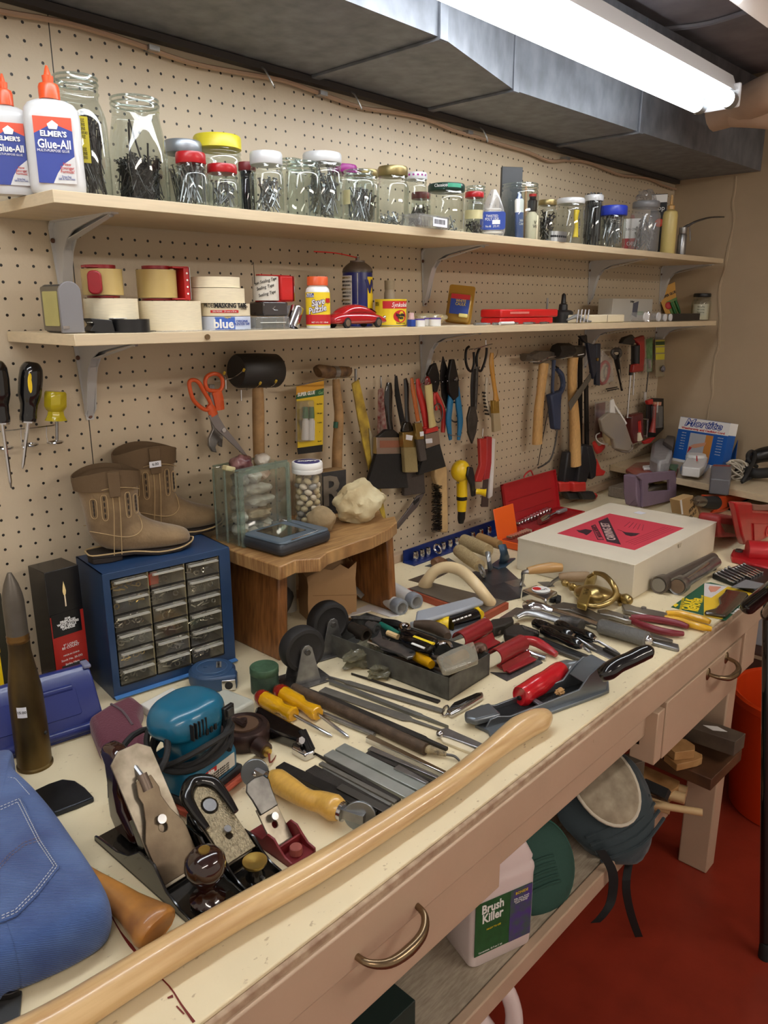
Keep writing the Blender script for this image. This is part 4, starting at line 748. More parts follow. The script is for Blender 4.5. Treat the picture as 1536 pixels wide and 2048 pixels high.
def sdriver(lab,top,bot,tip,wd,y,oval_=True):
    w=Wall('screwdriver',lab,'screwdriver',k,top,y,'black and yellow screwdrivers'); d=((bot[0]-top[0]),(bot[1]-top[1])); f=lambda t:(top[0]+d[0]*t,top[1]+d[1]*t)
    h=w.tube([f(0),f(.03),f(.12),f(.3),f(.55),f(.72),f(.85),f(.93),f(1)],[wd*.2,wd*.33,wd*.46,wd*.5,wd*.48,wd*.36,wd*.34,wd*.36,wd*.34],GLOSSB,'handle',14,3)
    if oval_:
        c=w.p(*f(.38)); MB().sph((c[0]-w.px(wd*.14),c[1],w.px(wd*.46)),w.px(wd*.17),16,ry=w.px(wd*.56),rz=.0015).build('yellow_inlay',YELLOW,h)
    w.tube([bot,(bot[0],bot[1]+12)],wd*.36,CHROME,'collar',14,0); w.tube([bot,((bot[0]*.1+tip[0]*.9),(bot[1]*.1+tip[1]*.9)),tip],[wd*.09,wd*.08,wd*.03],CHROME,'blade',8,0)
sdriver('long black and yellow screwdriver at the very left edge',(-40,80),(15,555),(85,1060),165,-.045)
sdriver('black and yellow screwdriver in the middle ring of the rack',(245,92),(215,545),(172,912),165,-.045)
w=Wall('stubby_screwdriver','stubby screwdriver with a translucent yellow handle in the right ring','screwdriver',k,(430,320),-.045); YT=mat('translucent amber handle',(190,172,30),.2,coat=.4,alpha=.86)
w.tube([(425,318),(425,330),(425,430),(428,470),(428,500),(430,540)],[60,78,80,55,60,80],YT,'handle',8,2); w.tube([(435,400),(437,690)],12,STEEL,'blade',8,0)
k=K(340,700,3.339)
SC=mat('scissor grey steel',(140,134,134),.35,.6)
w=Wall('orange_scissors','large orange-handled scissors hanging open left of the rubber mallet','scissors',k,(300,180),-.055)
w.poly([(258,440),(310,418),(372,520),(455,620),(540,735),(480,690),(300,520)],.0,.003,SC,'blade',.0006)
w.poly([(268,300),(290,300),(330,460),(365,560),(350,570),(310,500)],-.004,-.001,SC,'blade',.0006)
w.tube([(128,225),(150,200),(190,215),(225,275),(262,335),(275,385),(240,400),(190,370),(150,320)],14,ORANGE,'handle_loop',10,4,closed=True); w.tube([(255,370),(275,395),(292,438)],[20,26,26],ORANGE,'handle_stem',10,3,flat=.5)
w.tube([(235,215),(250,175),(295,158),(338,175),(352,225),(335,268),(290,272),(250,262)],14,ORANGE,'handle_loop',10,4,closed=True); w.tube([(310,275),(325,330),(335,400)],[30,30,26],ORANGE,'handle_stem',10,3,flat=.45)
c=w.p(350,533); MB().cyl((c[0],c[1],.003),(c[0],c[1],.006),.0045,seg=14).build('pivot_screw',CHROME,w.t)
w=Wall('adjustable_wrench','small adjustable wrench hanging behind the orange scissors','wrench',k,(300,220),-.025); w.poly([(265,230),(300,230),(300,430),(320,540),(355,575),(350,650),(330,640),(325,610),(305,650),(315,685),(285,680),(262,640),(262,590),(290,530),(272,430)],0,.007,STEEL,'wrench_body',.0012); w.tube([(300,570),(330,590)],14,DSTEEL,'adjusting_screw',8,0)
w=Wall('peg_hook_bar','wire pegboard bracket with yellow tips under the mallet','hook',k,(450,240),-.02)
for a in (((380,200,0),(360,160,.05)),((300,210,-.01),(420,185,.03),(490,140,.07)),((455,265,0),(560,255,.04),(600,228,.075)),((640,250,.02),(690,235,.07),(705,215,.085))):
    w.tube(a,4,CHROME,'wire',6,3); w.tube([a[-1],(a[-1][0]+6,a[-1][1]-12,a[-1][2]+.004)],8,mat('yellow tip',(200,170,60),.4),'yellow_tip',8,0)
w.tube([(372,180,0),(374,260,0)],5,CHROME,'wire',6,0); w.tube([(475,260,0),(477,340,0)],5,CHROME,'wire',6,0)
w=Wall('rubber_mallet','black rubber mallet with a long wooden handle hanging head up','mallet',k,(578,245),-.06)
w.tube([(440,140),(452,140),(600,138),(700,138),(712,138)],[92,102,106,104,94],mat('black mallet rubber',(34,32,31),.5),'head',26,0); w.tube([(585,238),(588,300),(590,420),(592,600),(596,770)],[32,36,38,37,36],WOODD,'handle',14,3); c=w.p(655,128); MB().sph((c[0],c[1],w.px(104)),.0025,8).build('pin',STEEL,w.t)
w=Wall('glue_card','yellow super glue gel card with two green-capped tubes','blister card',k,(930,190),-.045)
w.poly([(845,240),(1028,190),(1020,675),(855,697)],0,.0012,mat('card yellow',(222,190,40),.45),'card',0); w.poly([(843,300),(1027,255),(1027,300),(842,330)],.0012,.0018,mat('card green',(40,90,50),.5),'green_band',0); w.poly([(850,655),(1020,632),(1018,678),(855,697)],.0012,.0018,INK,'black_band',0); w.poly([(845,240),(1028,192),(1028,258),(843,300)],.0012,.0016,mat('card orange'),'header',0)
c=w.p(905,292); text('SUPER GLUE',.0105,INKW,w.t,T(c[0],c[1],.0022)@RZ(2),sx=.85,shear=.2,bold=.0004); c=w.p(1000,285); text('Gel',.010,mat('pale green ink',(150,200,140),.5),w.t,T(c[0],c[1],.0022),shear=.3)
for x in (905,945):
    w.tube([(x,380,.008),(x,455,.008)],[16,20],mat('green cap'),'green_cap',10,0); w.tube([(x,455,.008),(x,475,.008),(x-3,600,.008)],[14,22,24],INKW,'glue_tube',10,0)
w.poly([(870,345),(965,335),(968,608),(868,618)],.0012,.018,CLEARP,'blister',.003)
for i,s in enumerate(['No Runs','Fills gaps','2 tubes','1','Bonds']): c=w.p(995,360+62*i); text(s,.0045,INK,w.t,T(c[0],c[1],.0022))
w=Wall('copper_hammer','small hammer with a battered wooden head and green-stained handle','hammer',k,(1110,190),-.05)
w.tube([(985,145),(1000,140),(1060,148),(1090,150),(1150,148),(1190,145),(1200,150)],[36,40,40,36,38,32,20],mat('battered wood head',(122,92,58),.6,col2=(70,48,32),var=.3,scale=60),'head',14,2); w.tube([(1085,148),(1115,148)],41,STEEL,'metal_band',16,0)
w.tube([(1108,185),(1115,300),(1128,420),(1125,520),(1118,650),(1115,790)],[22,28,30,32,34,34],WOODD,'handle',12,3); w.tube([(1108,480,.008),(1105,520,.008)],16,mat('green stain',(40,90,70),.6),'green_stain',8,0)
w.tube([(770,240,-.01),(860,235,.0),(1000,205,.03),(1140,185,.05),(1225,180,.0)],5,CHROME,'hook_wire',6,4)
w=Wall('folding_ruler','yellowed folding ruler hanging slantwise down to the stool','ruler',k,(1240,200),-.04)
w.poly([(1218,225),(1262,195),(1330,480),(1370,700),(1445,1130),(1425,1145),(1320,760),(1262,480)],0,.004,mat('aged yellow ruler',(200,172,60),.5,col2=(120,96,44),scale=25,var=.2),'ruler_leaf',.0008)
w.poly([(1330,520),(1350,560),(1412,1000),(1395,1010),(1345,700)],.004,.007,mat('grey ruler leaf',(150,142,120),.5),'ruler_leaf',.0008); w.tube([(1240,205,.003),(1240,125,.003)],9,STEEL,'hook',8,0)
k=K(720,660,4.518)
def brush(lab,y,handle,hr,hm,sh,shm,fer,fm,bri,bm_,cat='paint brush',grp='paint brushes on hooks',zz=.012):
    w=Wall('paint_brush',lab,cat,k,handle[0],y,grp); w.tube(handle,hr,hm,'handle',12,4,flat=.5)
    if sh: w.poly(sh,-zz*.45,zz*.45,shm or hm,'shoulder',.003)
    f=w.poly(fer,-zz*.6,zz*.6,fm,'ferrule',.001); w.poly(bri,-zz*.5,zz*.5,bm_,'bristles',.002); return w
BRB=mat('black bristle',(20,20,22),.6,bump=.6,bscale=60,stretch=(30,1,30),var=.3,scale=200); BRT=mat('tan bristle',(150,134,90),.7,bump=.7,bscale=60,stretch=(30,1,30),var=.25,scale=150); BRD=mat('brown grey bristle',(74,66,62),.7,bump=.7,bscale=60,stretch=(30,1,30),var=.3,scale=150)
SILV=mat('tinned ferrule',(178,168,160),.28,.9); GOLDF=mat('brassy ferrule',(168,146,90),.28,.9)
w=Wall('paint_scraper','narrow paint-spattered red handle behind the big black brush','scraper',k,(190,430),-.02); w.poly([(180,540),(212,520),(245,930),(175,940)],0,.008,mat('spattered red',(140,30,36),.5,col2=(200,180,170),scale=90,var=.1),'handle',.002); w.tube([(188,425),(190,540)],8,CHROME,'hook_ring',8,0)
w=brush('wide grey-black bristled brush hanging lowest, behind the others',-.025,[(325,415),(340,600),(400,900)],[12,24,26],BLACKM,None,None,[(370,1000),(560,1000),(580,1290),(410,1290)],SILV,[(410,1290),(580,1290),(592,1475),(402,1500)],BRD)
w=brush('big brush with a black loop handle and wide black bristles',-.055,[(262,475),(258,560),(255,650),(262,800),(275,900)],[22,38,38,28,26],GLOSSB,[(235,900),(305,895),(400,972),(152,975)],BLACKP,[(150,970),(402,968),(405,1120),(152,1122)],SILV,[(155,1120),(405,1118),(440,1428),(60,1440)],BRB)
w.poly([(180,1000),(385,998),(385,1060),(180,1065)],.0072,.0078,mat('copper plate',(160,110,90),.4,.6),'name_plate',0)
w=brush('dark brown handled brush with a gold ferrule and tan bristles',-.070,[(408,440),(420,520),(422,700),(432,850)],[16,24,20,24],GLOSSB,[(405,830),(460,830),(505,915),(385,925)],GLOSSB,[(388,925),(505,920),(510,1058),(395,1062)],GOLDF,[(398,1060),(512,1056),(528,1284),(412,1290)],BRT)
w.poly([(418,945),(478,955),(470,1000),(415,990)],.0074,.0080,STICKER,'price_sticker',0)
w=brush('bright red handled brush with wide black bristles at an angle',-.050,[(520,440),(535,560),(575,700),(600,880)],[16,28,34,26],mat('brush red',(190,44,40),.3,coat=.4),[(575,880),(625,860),(712,905),(590,945)],mat('brush red'),[(592,940),(712,905),(724,1030),(600,1072)],SILV,[(600,1070),(724,1030),(780,1235),(530,1312)],BRB)
w.poly([(592,985),(652,978),(655,1020),(596,1026)],.0074,.0080,STICKER,'price_sticker',0)
w=brush('narrow orange-handled brush with dark grey bristles on top of the others',-.082,[(465,432),(480,540),(505,700),(525,820)],[14,22,20,20],mat('orange varnish',(176,92,34),.2,coat=.6),None,None,[(500,845),(560,838),(580,985),(518,992)],GOLDF,[(518,990),(580,984),(608,1175),(550,1190)],BRD,zz=.009)
w.poly([(540,920),(575,915),(578,955),(545,962)],.006,.0066,STICKER,'price_sticker',0)
w=brush('cream-handled brush with a dark red tip',-.062,[(615,490),(625,600),(640,760),(655,870)],[36,38,30,40],mat('cream varnish',(206,190,130),.35,coat=.3),None,None,[(600,900),(705,870),(712,910),(595,940)],mat('brush red'),[(600,930),(700,905),(705,920),(600,945)],BRB)
w.tube([(612,418),(610,440),(612,492)],[10,26,34],mat('dark red varnish',(110,20,24),.2,coat=.5),'red_tip',12,3,flat=.5)
BS=mat('black oxide steel',(44,42,42),.4,.7)
w=Wall('pliers','pliers with coral red dipped handles among the brushes','pliers',k,(690,300),-.045); w.poly([(615,400),(650,320),(690,295),(720,400),(722,480),(700,560),(670,560),(640,480)],0,.009,BS,'jaws',.002); w.tube([(680,560),(715,640),(755,760),(748,925)],[16,22,24,18],mat('coral dipped grip',(196,56,50),.35),'handle',10,4); w.tube([(672,570),(668,640),(690,720)],[14,18,14],mat('coral dipped grip'),'handle',10,4)
w=Wall('old_scissors','dark pointed scissors with a grey steel finger ring','scissors',k,(755,240),-.05); w.poly([(755,238),(790,340),(798,440),(800,640),(812,700),(790,720),(745,600),(730,420),(738,330)],0,.004,BS,'blade',.0008); w.tube(oval(855,742,56,90,16,-8),8,DSTEEL,'finger_ring',8,2,closed=True); w.tube(oval(705,750,40,85,14),6,DSTEEL,'finger_ring',8,2,closed=True); c=w.p(765,418); MB().cyl((c[0],c[1],.004),(c[0],c[1],.006),.003,seg=10).build('rivet',STEEL,w.t)
BG=mat('turquoise blue grip',(16,104,150),.35)
w=Wall('tin_snips','snips with turquoise blue grips and dark blades pointing up','snips',k,(850,265),-.06); w.poly([(828,266),(858,264),(895,440),(895,600),(850,640),(808,560),(803,420)],0,.010,BS,'jaws',.002); w.tube([(830,520),(812,680),(800,830),(818,990)],[26,30,28,16],BG,'handle',10,4,flat=.6); w.tube([(872,520),(890,680),(905,830),(890,995)],[26,30,28,16],BG,'handle',10,4,flat=.6); w.tube([(800,945,.01),(905,962,.01)],4,STEEL,'catch_wire',6,0)
c=w.p(838,440); MB().cyl((c[0],c[1],.010),(c[0],c[1],.013),.005,seg=12).build('pivot',STEEL,w.t)
w=Wall('peg_hook_rail','long wire hook rail with curled tips through the brush handles','hook',k,(560,500),-.015)
for x,y_ in ((470,492),(545,492),(600,490),(660,482),(725,482),(770,475),(835,465),(880,460)): w.tube([(x-20,y_+18,0),(x,y_+6,.04),(x+22,y_-14,.075)],4,CHROME,'hook',6,3)
w=Wall('long_snips','long dark steel snips with two loop handles hanging blade down','snips',k,(1050,170),-.05)
w.tube([(985,150),(960,180),(955,270),(975,350),(1010,370),(1030,300),(1028,200)],12,BS,'handle_loop',8,4); w.tube([(1145,160),(1140,230),(1120,310),(1090,370),(1060,340),(1055,240),(1080,160)],12,BS,'handle_loop',8,4)
w.tube([(1030,350),(1020,500),(1018,700)],[20,24,20],BS,'shank',8,3,flat=.6); w.tube([(1055,330),(1050,500),(1045,720)],[16,18,12],DSTEEL,'shank',8,3,flat=.6)
w.poly([(1000,690),(1045,690),(1068,800),(1055,920),(1018,1030),(985,940),(975,800)],-.002,.005,mat('spade steel',(72,68,64),.45,.6,var=.2,scale=60),'blade',.0015); w.tube([(985,175,.0),(1060,165,.03),(1140,140,.05),(1195,125,.07)],5,CHROME,'hook_wire',6,3); w.tube([(1135,90,.0),(1137,150,.0)],6,CHROME,'hook_wire',6,0)
w=Wall('curved_brush','curved off-white handled scrub brush with black bristle tufts','brush',k,(1150,440),-.03); w.tube([(1150,430),(1140,520),(1142,640),(1175,740),(1200,790)],[18,14,16,22,12],mat('aged white plastic',(190,180,160),.45),'handle',10,4,flat=.6)
for i in range(7): w.tube([(1140+4*i,570+32*i),(1108+4*i,565+32*i)],9,INK,'bristle_tuft',6,0)
w=Wall('paint_brush','slim varnished wooden brush with brass ferrule hanging from its own hook','paint brush',k,(1190,200),-.045,'paint brushes on hooks'); w.tube([(1192,205),(1188,300),(1205,450),(1222,560),(1230,640)],[16,24,20,20,30],mat('honey varnish',(190,138,54),.2,coat=.6),'handle',12,4,flat=.6); w.poly([(1202,638),(1256,634),(1262,752),(1206,755)],-.005,.005,BRASS,'ferrule',.001); w.poly([(1206,752),(1262,750),(1278,905),(1214,925)],-.005,.005,mat('pale bristle',(176,160,126),.7,bump=.6,bscale=60,stretch=(30,1,30)),'bristles',.001); w.tube([(1205,265,.0),(1235,230,.0),(1245,180,-.01)],4,CHROME,'hook_wire',6,3)
w=Wall('caulk_scraper','pair of red folding handles beside a white handled saw blade','scraper',k,(1120,960),-.05); w.poly([(1085,985),(1148,978),(1150,1210),(1105,1375),(1048,1372),(1095,1220)],0,.012,mat('caulk red',(176,44,40),.35),'red_handle',.003); w.poly([(1150,965),(1197,965),(1192,1200),(1172,1345),(1118,1360),(1145,1200)],0,.014,mat('caulk red 2',(160,40,44),.35),'red_handle',.003); w.poly([(1120,1355),(1170,1345),(1160,1600),(1100,1600)],0,.004,mat('smoky dark blade',(70,54,50),.3),'blade',.001)
w.poly([(1196,975),(1225,985),(1216,1200),(1200,1500),(1168,1525),(1186,1200)],.0,.010,mat('white handle',(214,208,204),.35),'white_handle',.002); w.tube([(1110,890),(1105,960)],6,CHROME,'hook',6,0)
w=Wall('hand_drill','yellow hand drill with a round gear housing and black crank','hand drill',k,(920,1200),-.06); YD=mat('drill yellow',(226,188,20),.3,coat=.3)
c=w.p(908,1272); MB().sph((c[0],c[1],.0),w.px(100),26,rz=w.px(80)).build('gear_housing',YD,w.t); w.tube([(925,1340),(922,1400),(922,1500),(920,1560),(918,1635)],[50,46,46,42,38],YD,'body',18,2)
w.tube([(920,1500),(920,1532)],50,BLACKP,'black_band',18,0); w.tube([(918,1640),(915,1700),(912,1725),(912,1745)],[34,34,28,22],BLACKP,'chuck',14,0); w.tube([(870,1382),(980,1375)],7,STEEL,'cross_pin',8,0)
cr=w.poly([(985,1235),(1025,1240),(1040,1320),(1050,1500),(1020,1510),(1005,1400),(970,1320)],.022,.030,BLACKP,'crank_arm',.003); w.tube([(1050,1460,.03),(1090,1462,.04),(1120,1470,.05),(1140,1472,.055)],[24,24,30,36],YD,'crank_knob',14,0,par=cr)
w=Wall('wire_brush','long wire brush with a pale wooden back and dark wire bristles','wire brush',k,(750,1240),-.035); w.poly([(690,1120),(755,1130),(790,1260),(800,1800),(790,1835),(740,1830),(735,1500),(680,1330)],-.008,.010,mat('raw pale wood',(188,158,112),.6,var=.12,scale=30),'wooden_back',.004)
random.seed(3); mb=MB()
for i in range(330):
    yy=random.uniform(1400,1820); q=w.p(742,yy,random.uniform(-.004,.012)); e_=w.p(random.uniform(645,690),yy+random.uniform(-30,30),random.uniform(-.006,.022)); mb.cyl(q,e_,.0007,seg=3)
mb.build('wire_bristles',BS,w.t)
w=Wall('rasp_knife','grey slotted scraper blade hanging at a slant under the brushes','scraper',k,(590,1480),-.03); w.poly([(585,1475),(520,1500),(440,1620),(330,1760),(345,1800),(455,1670),(520,1600)],0,.004,mat('tarnished steel',(110,104,104),.4,.7),'blade',.0008); w.poly([(480,1550),(540,1510),(535,1540),(490,1585)],.004,.0048,INK,'slot',0)
k=K(1020,640,4.267); HS=mat('hammer steel',(112,106,98),.4,.75,var=.15,scale=60)
WH=mat('hickory handle',(196,156,98),.45,var=.12,scale=60,stretch=(6,1,6))
w=Wall('claw_hammer','claw hammer with a worn wooden handle hanging head up','hammer',k,(290,330),-.05); w.tube([(112,318),(160,318)],33,HS,'hammer_face',16,0); w.poly([(158,290),(180,305),(260,262),(340,265),(420,285),(495,318),(480,325),(400,335),(330,345),(250,380),(245,345),(180,330)],-.010,.012,HS,'hammer_head',.003); w.tube([(290,370),(275,500),(262,620),(245,760),(238,900),(232,1058)],[42,40,36,40,42,44],WH,'handle',14,4,flat=.7)
w.tube([(170,355,.0),(260,350,.02),(330,320,.05),(390,310,.06)],5,CHROME,'hook_wire',6,3)
w=Wall('small_hacksaw','bow saw with a slate blue pistol grip and thin steel frame','saw',k,(400,400),-.045); SB=mat('slate blue grip',(52,64,92),.45); w.tube([(375,340),(368,450),(362,600),(375,640)],[18,14,14,20],SB,'grip_guard',8,3); w.tube([(400,420),(440,470),(452,560),(425,620),(390,640)],[16,22,22,22,20],SB,'grip_guard',8,3); w.poly([(352,640),(450,600),(440,720),(437,942),(388,935),(365,730)],-.010,.012,SB,'grip',.005); w.tube([(402,940),(385,1060),(350,1180),(300,1230),(240,1262)],8,DSTEEL,'saw_frame',8,4); w.tube([(360,600),(300,900),(238,1240)],4,BS,'saw_blade',6,0); w.tube([(385,395),(410,410),(400,440)],8,BS,'top_bolt',8,3)
w=Wall('sledge_hammer','heavy club hammer with a thick pale wooden handle','hammer',k,(535,300),-.065); w.tube([(390,262),(400,262),(500,262),(520,262)],[52,58,58,50],mat('black iron head',(54,50,46),.5,.6),'hammer_head',8,0); w.poly([(488,222),(650,218),(655,300),(640,318),(490,320)],-.014,.018,mat('club head steel',(78,74,66),.4,.7),'hammer_head',.005); w.tube([(538,318),(530,450),(532,620),(545,780),(555,980),(558,1240)],[44,40,38,42,46,50],WH,'handle',14,4,flat=.75)
w.tube([(430,330,.0),(540,310,.03),(580,300,.05),(630,290,.06)],5,CHROME,'hook_wire',6,3)
CB=mat('clamp black',(28,28,32),.5); CR=mat('clamp red',(190,46,40),.4)
for n,(ox,lb,y) in enumerate(((0,'left black bar clamp with red jaws hanging upside down',-.045),(118,'right black bar clamp with red trigger hanging upside down',-.062))):
    w=Wall('bar_clamp',lb,'clamp',k,(600+ox*.5,400),y,'black and red bar clamps'); w.poly([(598+ox*.4,160+ox*3),(622+ox*.4,160+ox*3),(618+ox*.5,1080),(585+ox*.55,1080)],-.003,.004,BS,'clamp_bar',.0006)
    w.poly([(500+ox,1130-ox*.5),(560+ox,1120-ox*.5),(600+ox,1180),(560+ox*.8,1390),(462+ox,1392)],-.012,.016,CB,'clamp_body',.005); w.poly([(430+ox,1385),(535+ox,1380),(538+ox,1465),(432+ox,1470)],-.014,.020,CR,'jaw_pad',.006); w.poly([(485+ox,1470),(600+ox,1465),(640+ox*.85,1500),(625+ox*.85,1535),(520+ox,1535)],-.012,.016,CB,'jaw_foot',.005)
    if n: 
        w.poly([(660,1080),(705,1070),(745,1210),(735,1340),(700,1365),(680,1200)],-.006,.020,CB,'trigger_body',.005); w.tube([(715,1045),(750,1110),(800,1075)],[16,30,20],CR,'red_lever',8,3,flat=.6); w.poly([(745,1180),(780,1270),(822,1290),(800,1330),(740,1335)],-.004,.010,CR,'red_trigger',.004); w.tube([(715,1510),(728,1495)],24,CR,'end_knob',10,0)
w=Wall('try_square','navy and black try square stock with a grey blade slanting left','square',k,(720,200),-.085); w.poly([(665,190),(720,210),(738,205),(740,440),(715,505)],0,.012,mat('navy stock',(28,36,52),.4),'stock',.002); w.poly([(742,202),(776,200),(770,560),(740,555)],-.002,.010,mat('navy stock'),'stock',.002); w.poly([(705,430),(728,455),(515,775),(500,705)],.002,.004,mat('grey square blade',(112,108,98),.4,.5),'blade',.0005); c=w.p(712,335); MB().cyl((c[0],c[1],.012),(c[0],c[1],.016),.005,seg=12).build('brass_knob',BRASS,w.t); w.poly([(600,135),(660,130),(665,200),(640,190)],0,.012,CB,'end_clip',.002)
w=Wall('tape_in_bag','clear-wrapped red and grey coil hanging behind the square','coil',k,(820,360),-.05); w.tube(oval(800,450,42,95,14,10),14,mat('coil red',(170,50,50),.4),'coil',8,2,closed=True); w.poly([(790,250),(880,350),(890,520),(800,560),(770,450)],.0,.016,CLEARP,'plastic_wrap',.004); w.tube(oval(825,450,22,60,12),8,GRIM,'inner_ring',8,2,closed=True)
w=Wall('chrome_hardware','dark chrome ratchet hanging by its head','ratchet',k,(900,260),-.04); w.tube([(870,280),(895,255),(935,260),(940,300),(900,320)],20,DSTEEL,'ratchet_head',10,3,flat=.7,closed=True); w.tube([(905,310),(925,420),(940,520),(955,600)],[24,18,10,10],BS,'ratchet_handle',10,3); w.tube([(930,420,.01),(960,590,.01)],5,CHROME,'chrome_edge',6,0)
w=Wall('peg_double_hook','double wire hook below the coil','hook',k,(860,585),-.02); w.tube([(820,590),(915,572)],5,BS,'wire',6,0); w.tube([(830,605,.02),(925,585,.02)],5,BS,'wire',6,0)
w=Wall('dust_mask','clear goggles frame and a white strap over a cream dust mask','mask',k,(880,800),-.075)
c=w.p(870,950); MB().blob((0,0,0),(w.px(105),w.px(125),.03),2,.05,1,M=T(c[0],c[1],0)).build('mask_cup',mat('cream mask',(214,200,160),.7,bump=.4,bscale=60),w.t)
for i in range(5):
    w.tube([(820+14*i,905+22*i-10*i,.028),(870+16*i,890+24*i-12*i,.034),(930,900+18*i,.028)],5,mat('cream rib',(232,222,190),.6),'mask_rib',6,3)
GF=mat('goggle frame',(150,138,126),.35,alpha=.85)
w.tube([(800,900),(830,860),(900,868),(960,920),(1010,1010),(1045,1080),(1015,1125),(940,1118),(880,1085),(875,1030),(905,985),(880,960),(820,960)],9,GF,'goggle_rim',8,3,closed=True); w.poly([(780,850),(850,790),(940,800),(985,870),(1045,1050),(1020,1125),(900,1100),(885,1020),(800,950)],.030,.045,glass('goggle plastic',(190,180,164),.9,dens=.42,rough=.15),'goggle_lens',.004)
w.poly([(860,685),(885,672),(900,795),(855,800)],.02,.024,INKW,'white_strap',.0005); w.poly([(885,674),(900,720),(1000,880),(985,900),(885,720)],.018,.022,INKW,'white_strap',.0005); w.tube([(765,965),(735,985),(745,1030),(800,1060),(860,1050)],5,INKW,'elastic',6,4)
w=Wall('red_card','faded red printed card in a clear sleeve behind the mask','card',k,(760,700),-.03); w.poly([(735,715),(815,700),(800,1000),(725,1010)],0,.003,mat('faded red print',(140,70,58),.5,var=.2,scale=60),'card',.0005); w.poly([(730,700),(830,690),(940,760),(900,800),(725,1015)],.003,.006,CLEARP,'sleeve',.0005)
w=Wall('corner_clamp','red clamp with a black ribbed grip and chrome rod','clamp',k,(1080,160),-.06); w.poly([(1060,160),(1150,130),(1155,300),(1140,440),(1050,450),(1060,380),(1110,370),(1112,210)],0,.016,mat('clamp brick red',(150,42,36),.4),'clamp_frame',.004); w.tube([(1072,215),(1070,375)],38,BLACKP,'ribbed_grip',14,0); w.poly([(955,200),(980,150),(1050,125),(1080,160),(1060,215)],-.004,.012,BLACKP,'dark_cap',.004); w.tube([(1035,380),(1030,470)],18,BLACKP,'rod_collar',10,0); w.tube([(1030,470),(1000,835)],9,CHROME,'chrome_rod',10,0)
w.tube([(1060,450),(1050,640)],8,CHROME,'chrome_rod',10,0); w.tube([(1005,832),(1178,850)],7,CHROME,'cross_bar',8,0); w.tube([(1175,850),(1165,1000)],7,CHROME,'cross_bar',8,0); w.tube([(1040,980),(1165,990)],6,CHROME,'cross_bar',8,0)
w=Wall('long_rod','slim steel rod hanging under the green pack','rod',k,(1180,440),-.03); w.tube([(1180,440),(1160,640)],6,DSTEEL,'rod',6,0); w.tube([(1152,615),(1150,700)],14,mat('white tag',(196,194,188),.5),'white_tag',4,0)
w=Wall('green_pack','narrow green blister pack hanging beside the yellow one','blister pack',k,(1190,170),-.035); w.poly([(1165,165),(1218,150),(1215,340),(1212,440),(1170,445)],0,.002,mat('green card',(96,130,84),.5,var=.3,scale=60),'card',.0004); w.tube([(1190,340,.008),(1192,410,.008)],16,CHROME,'chrome_part',8,0); w.poly([(1172,330),(1212,330),(1210,440),(1172,440)],.002,.014,CLEARP,'blister',.003)
w=Wall('yellow_pack','yellow labelled blister pack nearest the end wall','blister pack',k,(1280,165),-.035); w.poly([(1240,165),(1322,160),(1318,480),(1245,485)],0,.0015,mat('beige card',(150,138,112),.5),'card',.0004)
for a,b in ((175,225),(235,280),(292,340)): w.poly([(1244,a),(1320,a-3),(1318,b-3),(1244,b)],.0015,.0022,mat('yellow card',(206,196,60),.5),'yellow_label',0)
w.poly([(1244,184),(1320,181),(1320,212),(1244,215)],.0022,.0028,mat('green print 3',(50,70,40),.5),'green_band',0); c=w.p(1280,415); MB().blob((c[0],c[1],.012),(.010,.012,.008),5,.4,2).build('grey_part',mat('grey part',(110,104,108),.5),w.t)
w=Wall('dark_red_tool','dark red electric tool hanging behind the chrome frame','tool',k,(1090,800),-.035); w.poly([(1045,815),(1140,790),(1145,1030),(1060,1060),(1040,960)],0,.03,mat('dark maroon case',(96,36,34),.45),'tool_body',.006); w.tube([(1100,860,.03),(1105,960,.03)],18,CR,'red_handle',8,2); w.tube([(1095,960,.03),(1100,1020,.03)],[16,30],CREAM,'pale_nozzle',10,0)
w=Wall('tool_pack','black pack holding a red tipped tool and a yellow ring','blister pack',k,(1240,680),-.045); w.poly([(1170,700),(1210,665),(1312,670),(1312,930),(1240,1000),(1160,1000)],0,.004,BLACKP,'card',.001); w.poly([(1180,690),(1225,672),(1225,720),(1190,725)],.004,.02,CR,'red_tip',.004); w.poly([(1235,700),(1295,700),(1290,730),(1235,730)],.004,.014,mat('pinkish card',(206,150,124),.5),'pink_card',.001); w.tube([(1235,720,.012),(1225,860,.012),(1210,960,.012)],[14,16,30],mat('dull red',(160,60,52),.4),'red_tool',10,2)
w.tube([(1258,700,.012),(1254,790,.012)],8,INKW,'white_lever',8,0); w.tube(oval(1285,825,16,14,12),6,INKY,'yellow_ring',8,0,closed=True); w.poly([(1230,735),(1308,735),(1306,920),(1235,925)],.004,.018,CLEARP,'blister',.003)
w=Wall('red_piece','small bright red jaw resting at the bottom of the packs','clip',k,(1160,1030),-.06); w.poly([(1140,1040),(1200,1010),(1245,1000),(1200,1050),(1150,1060)],0,.01,CR,'clip',.002)
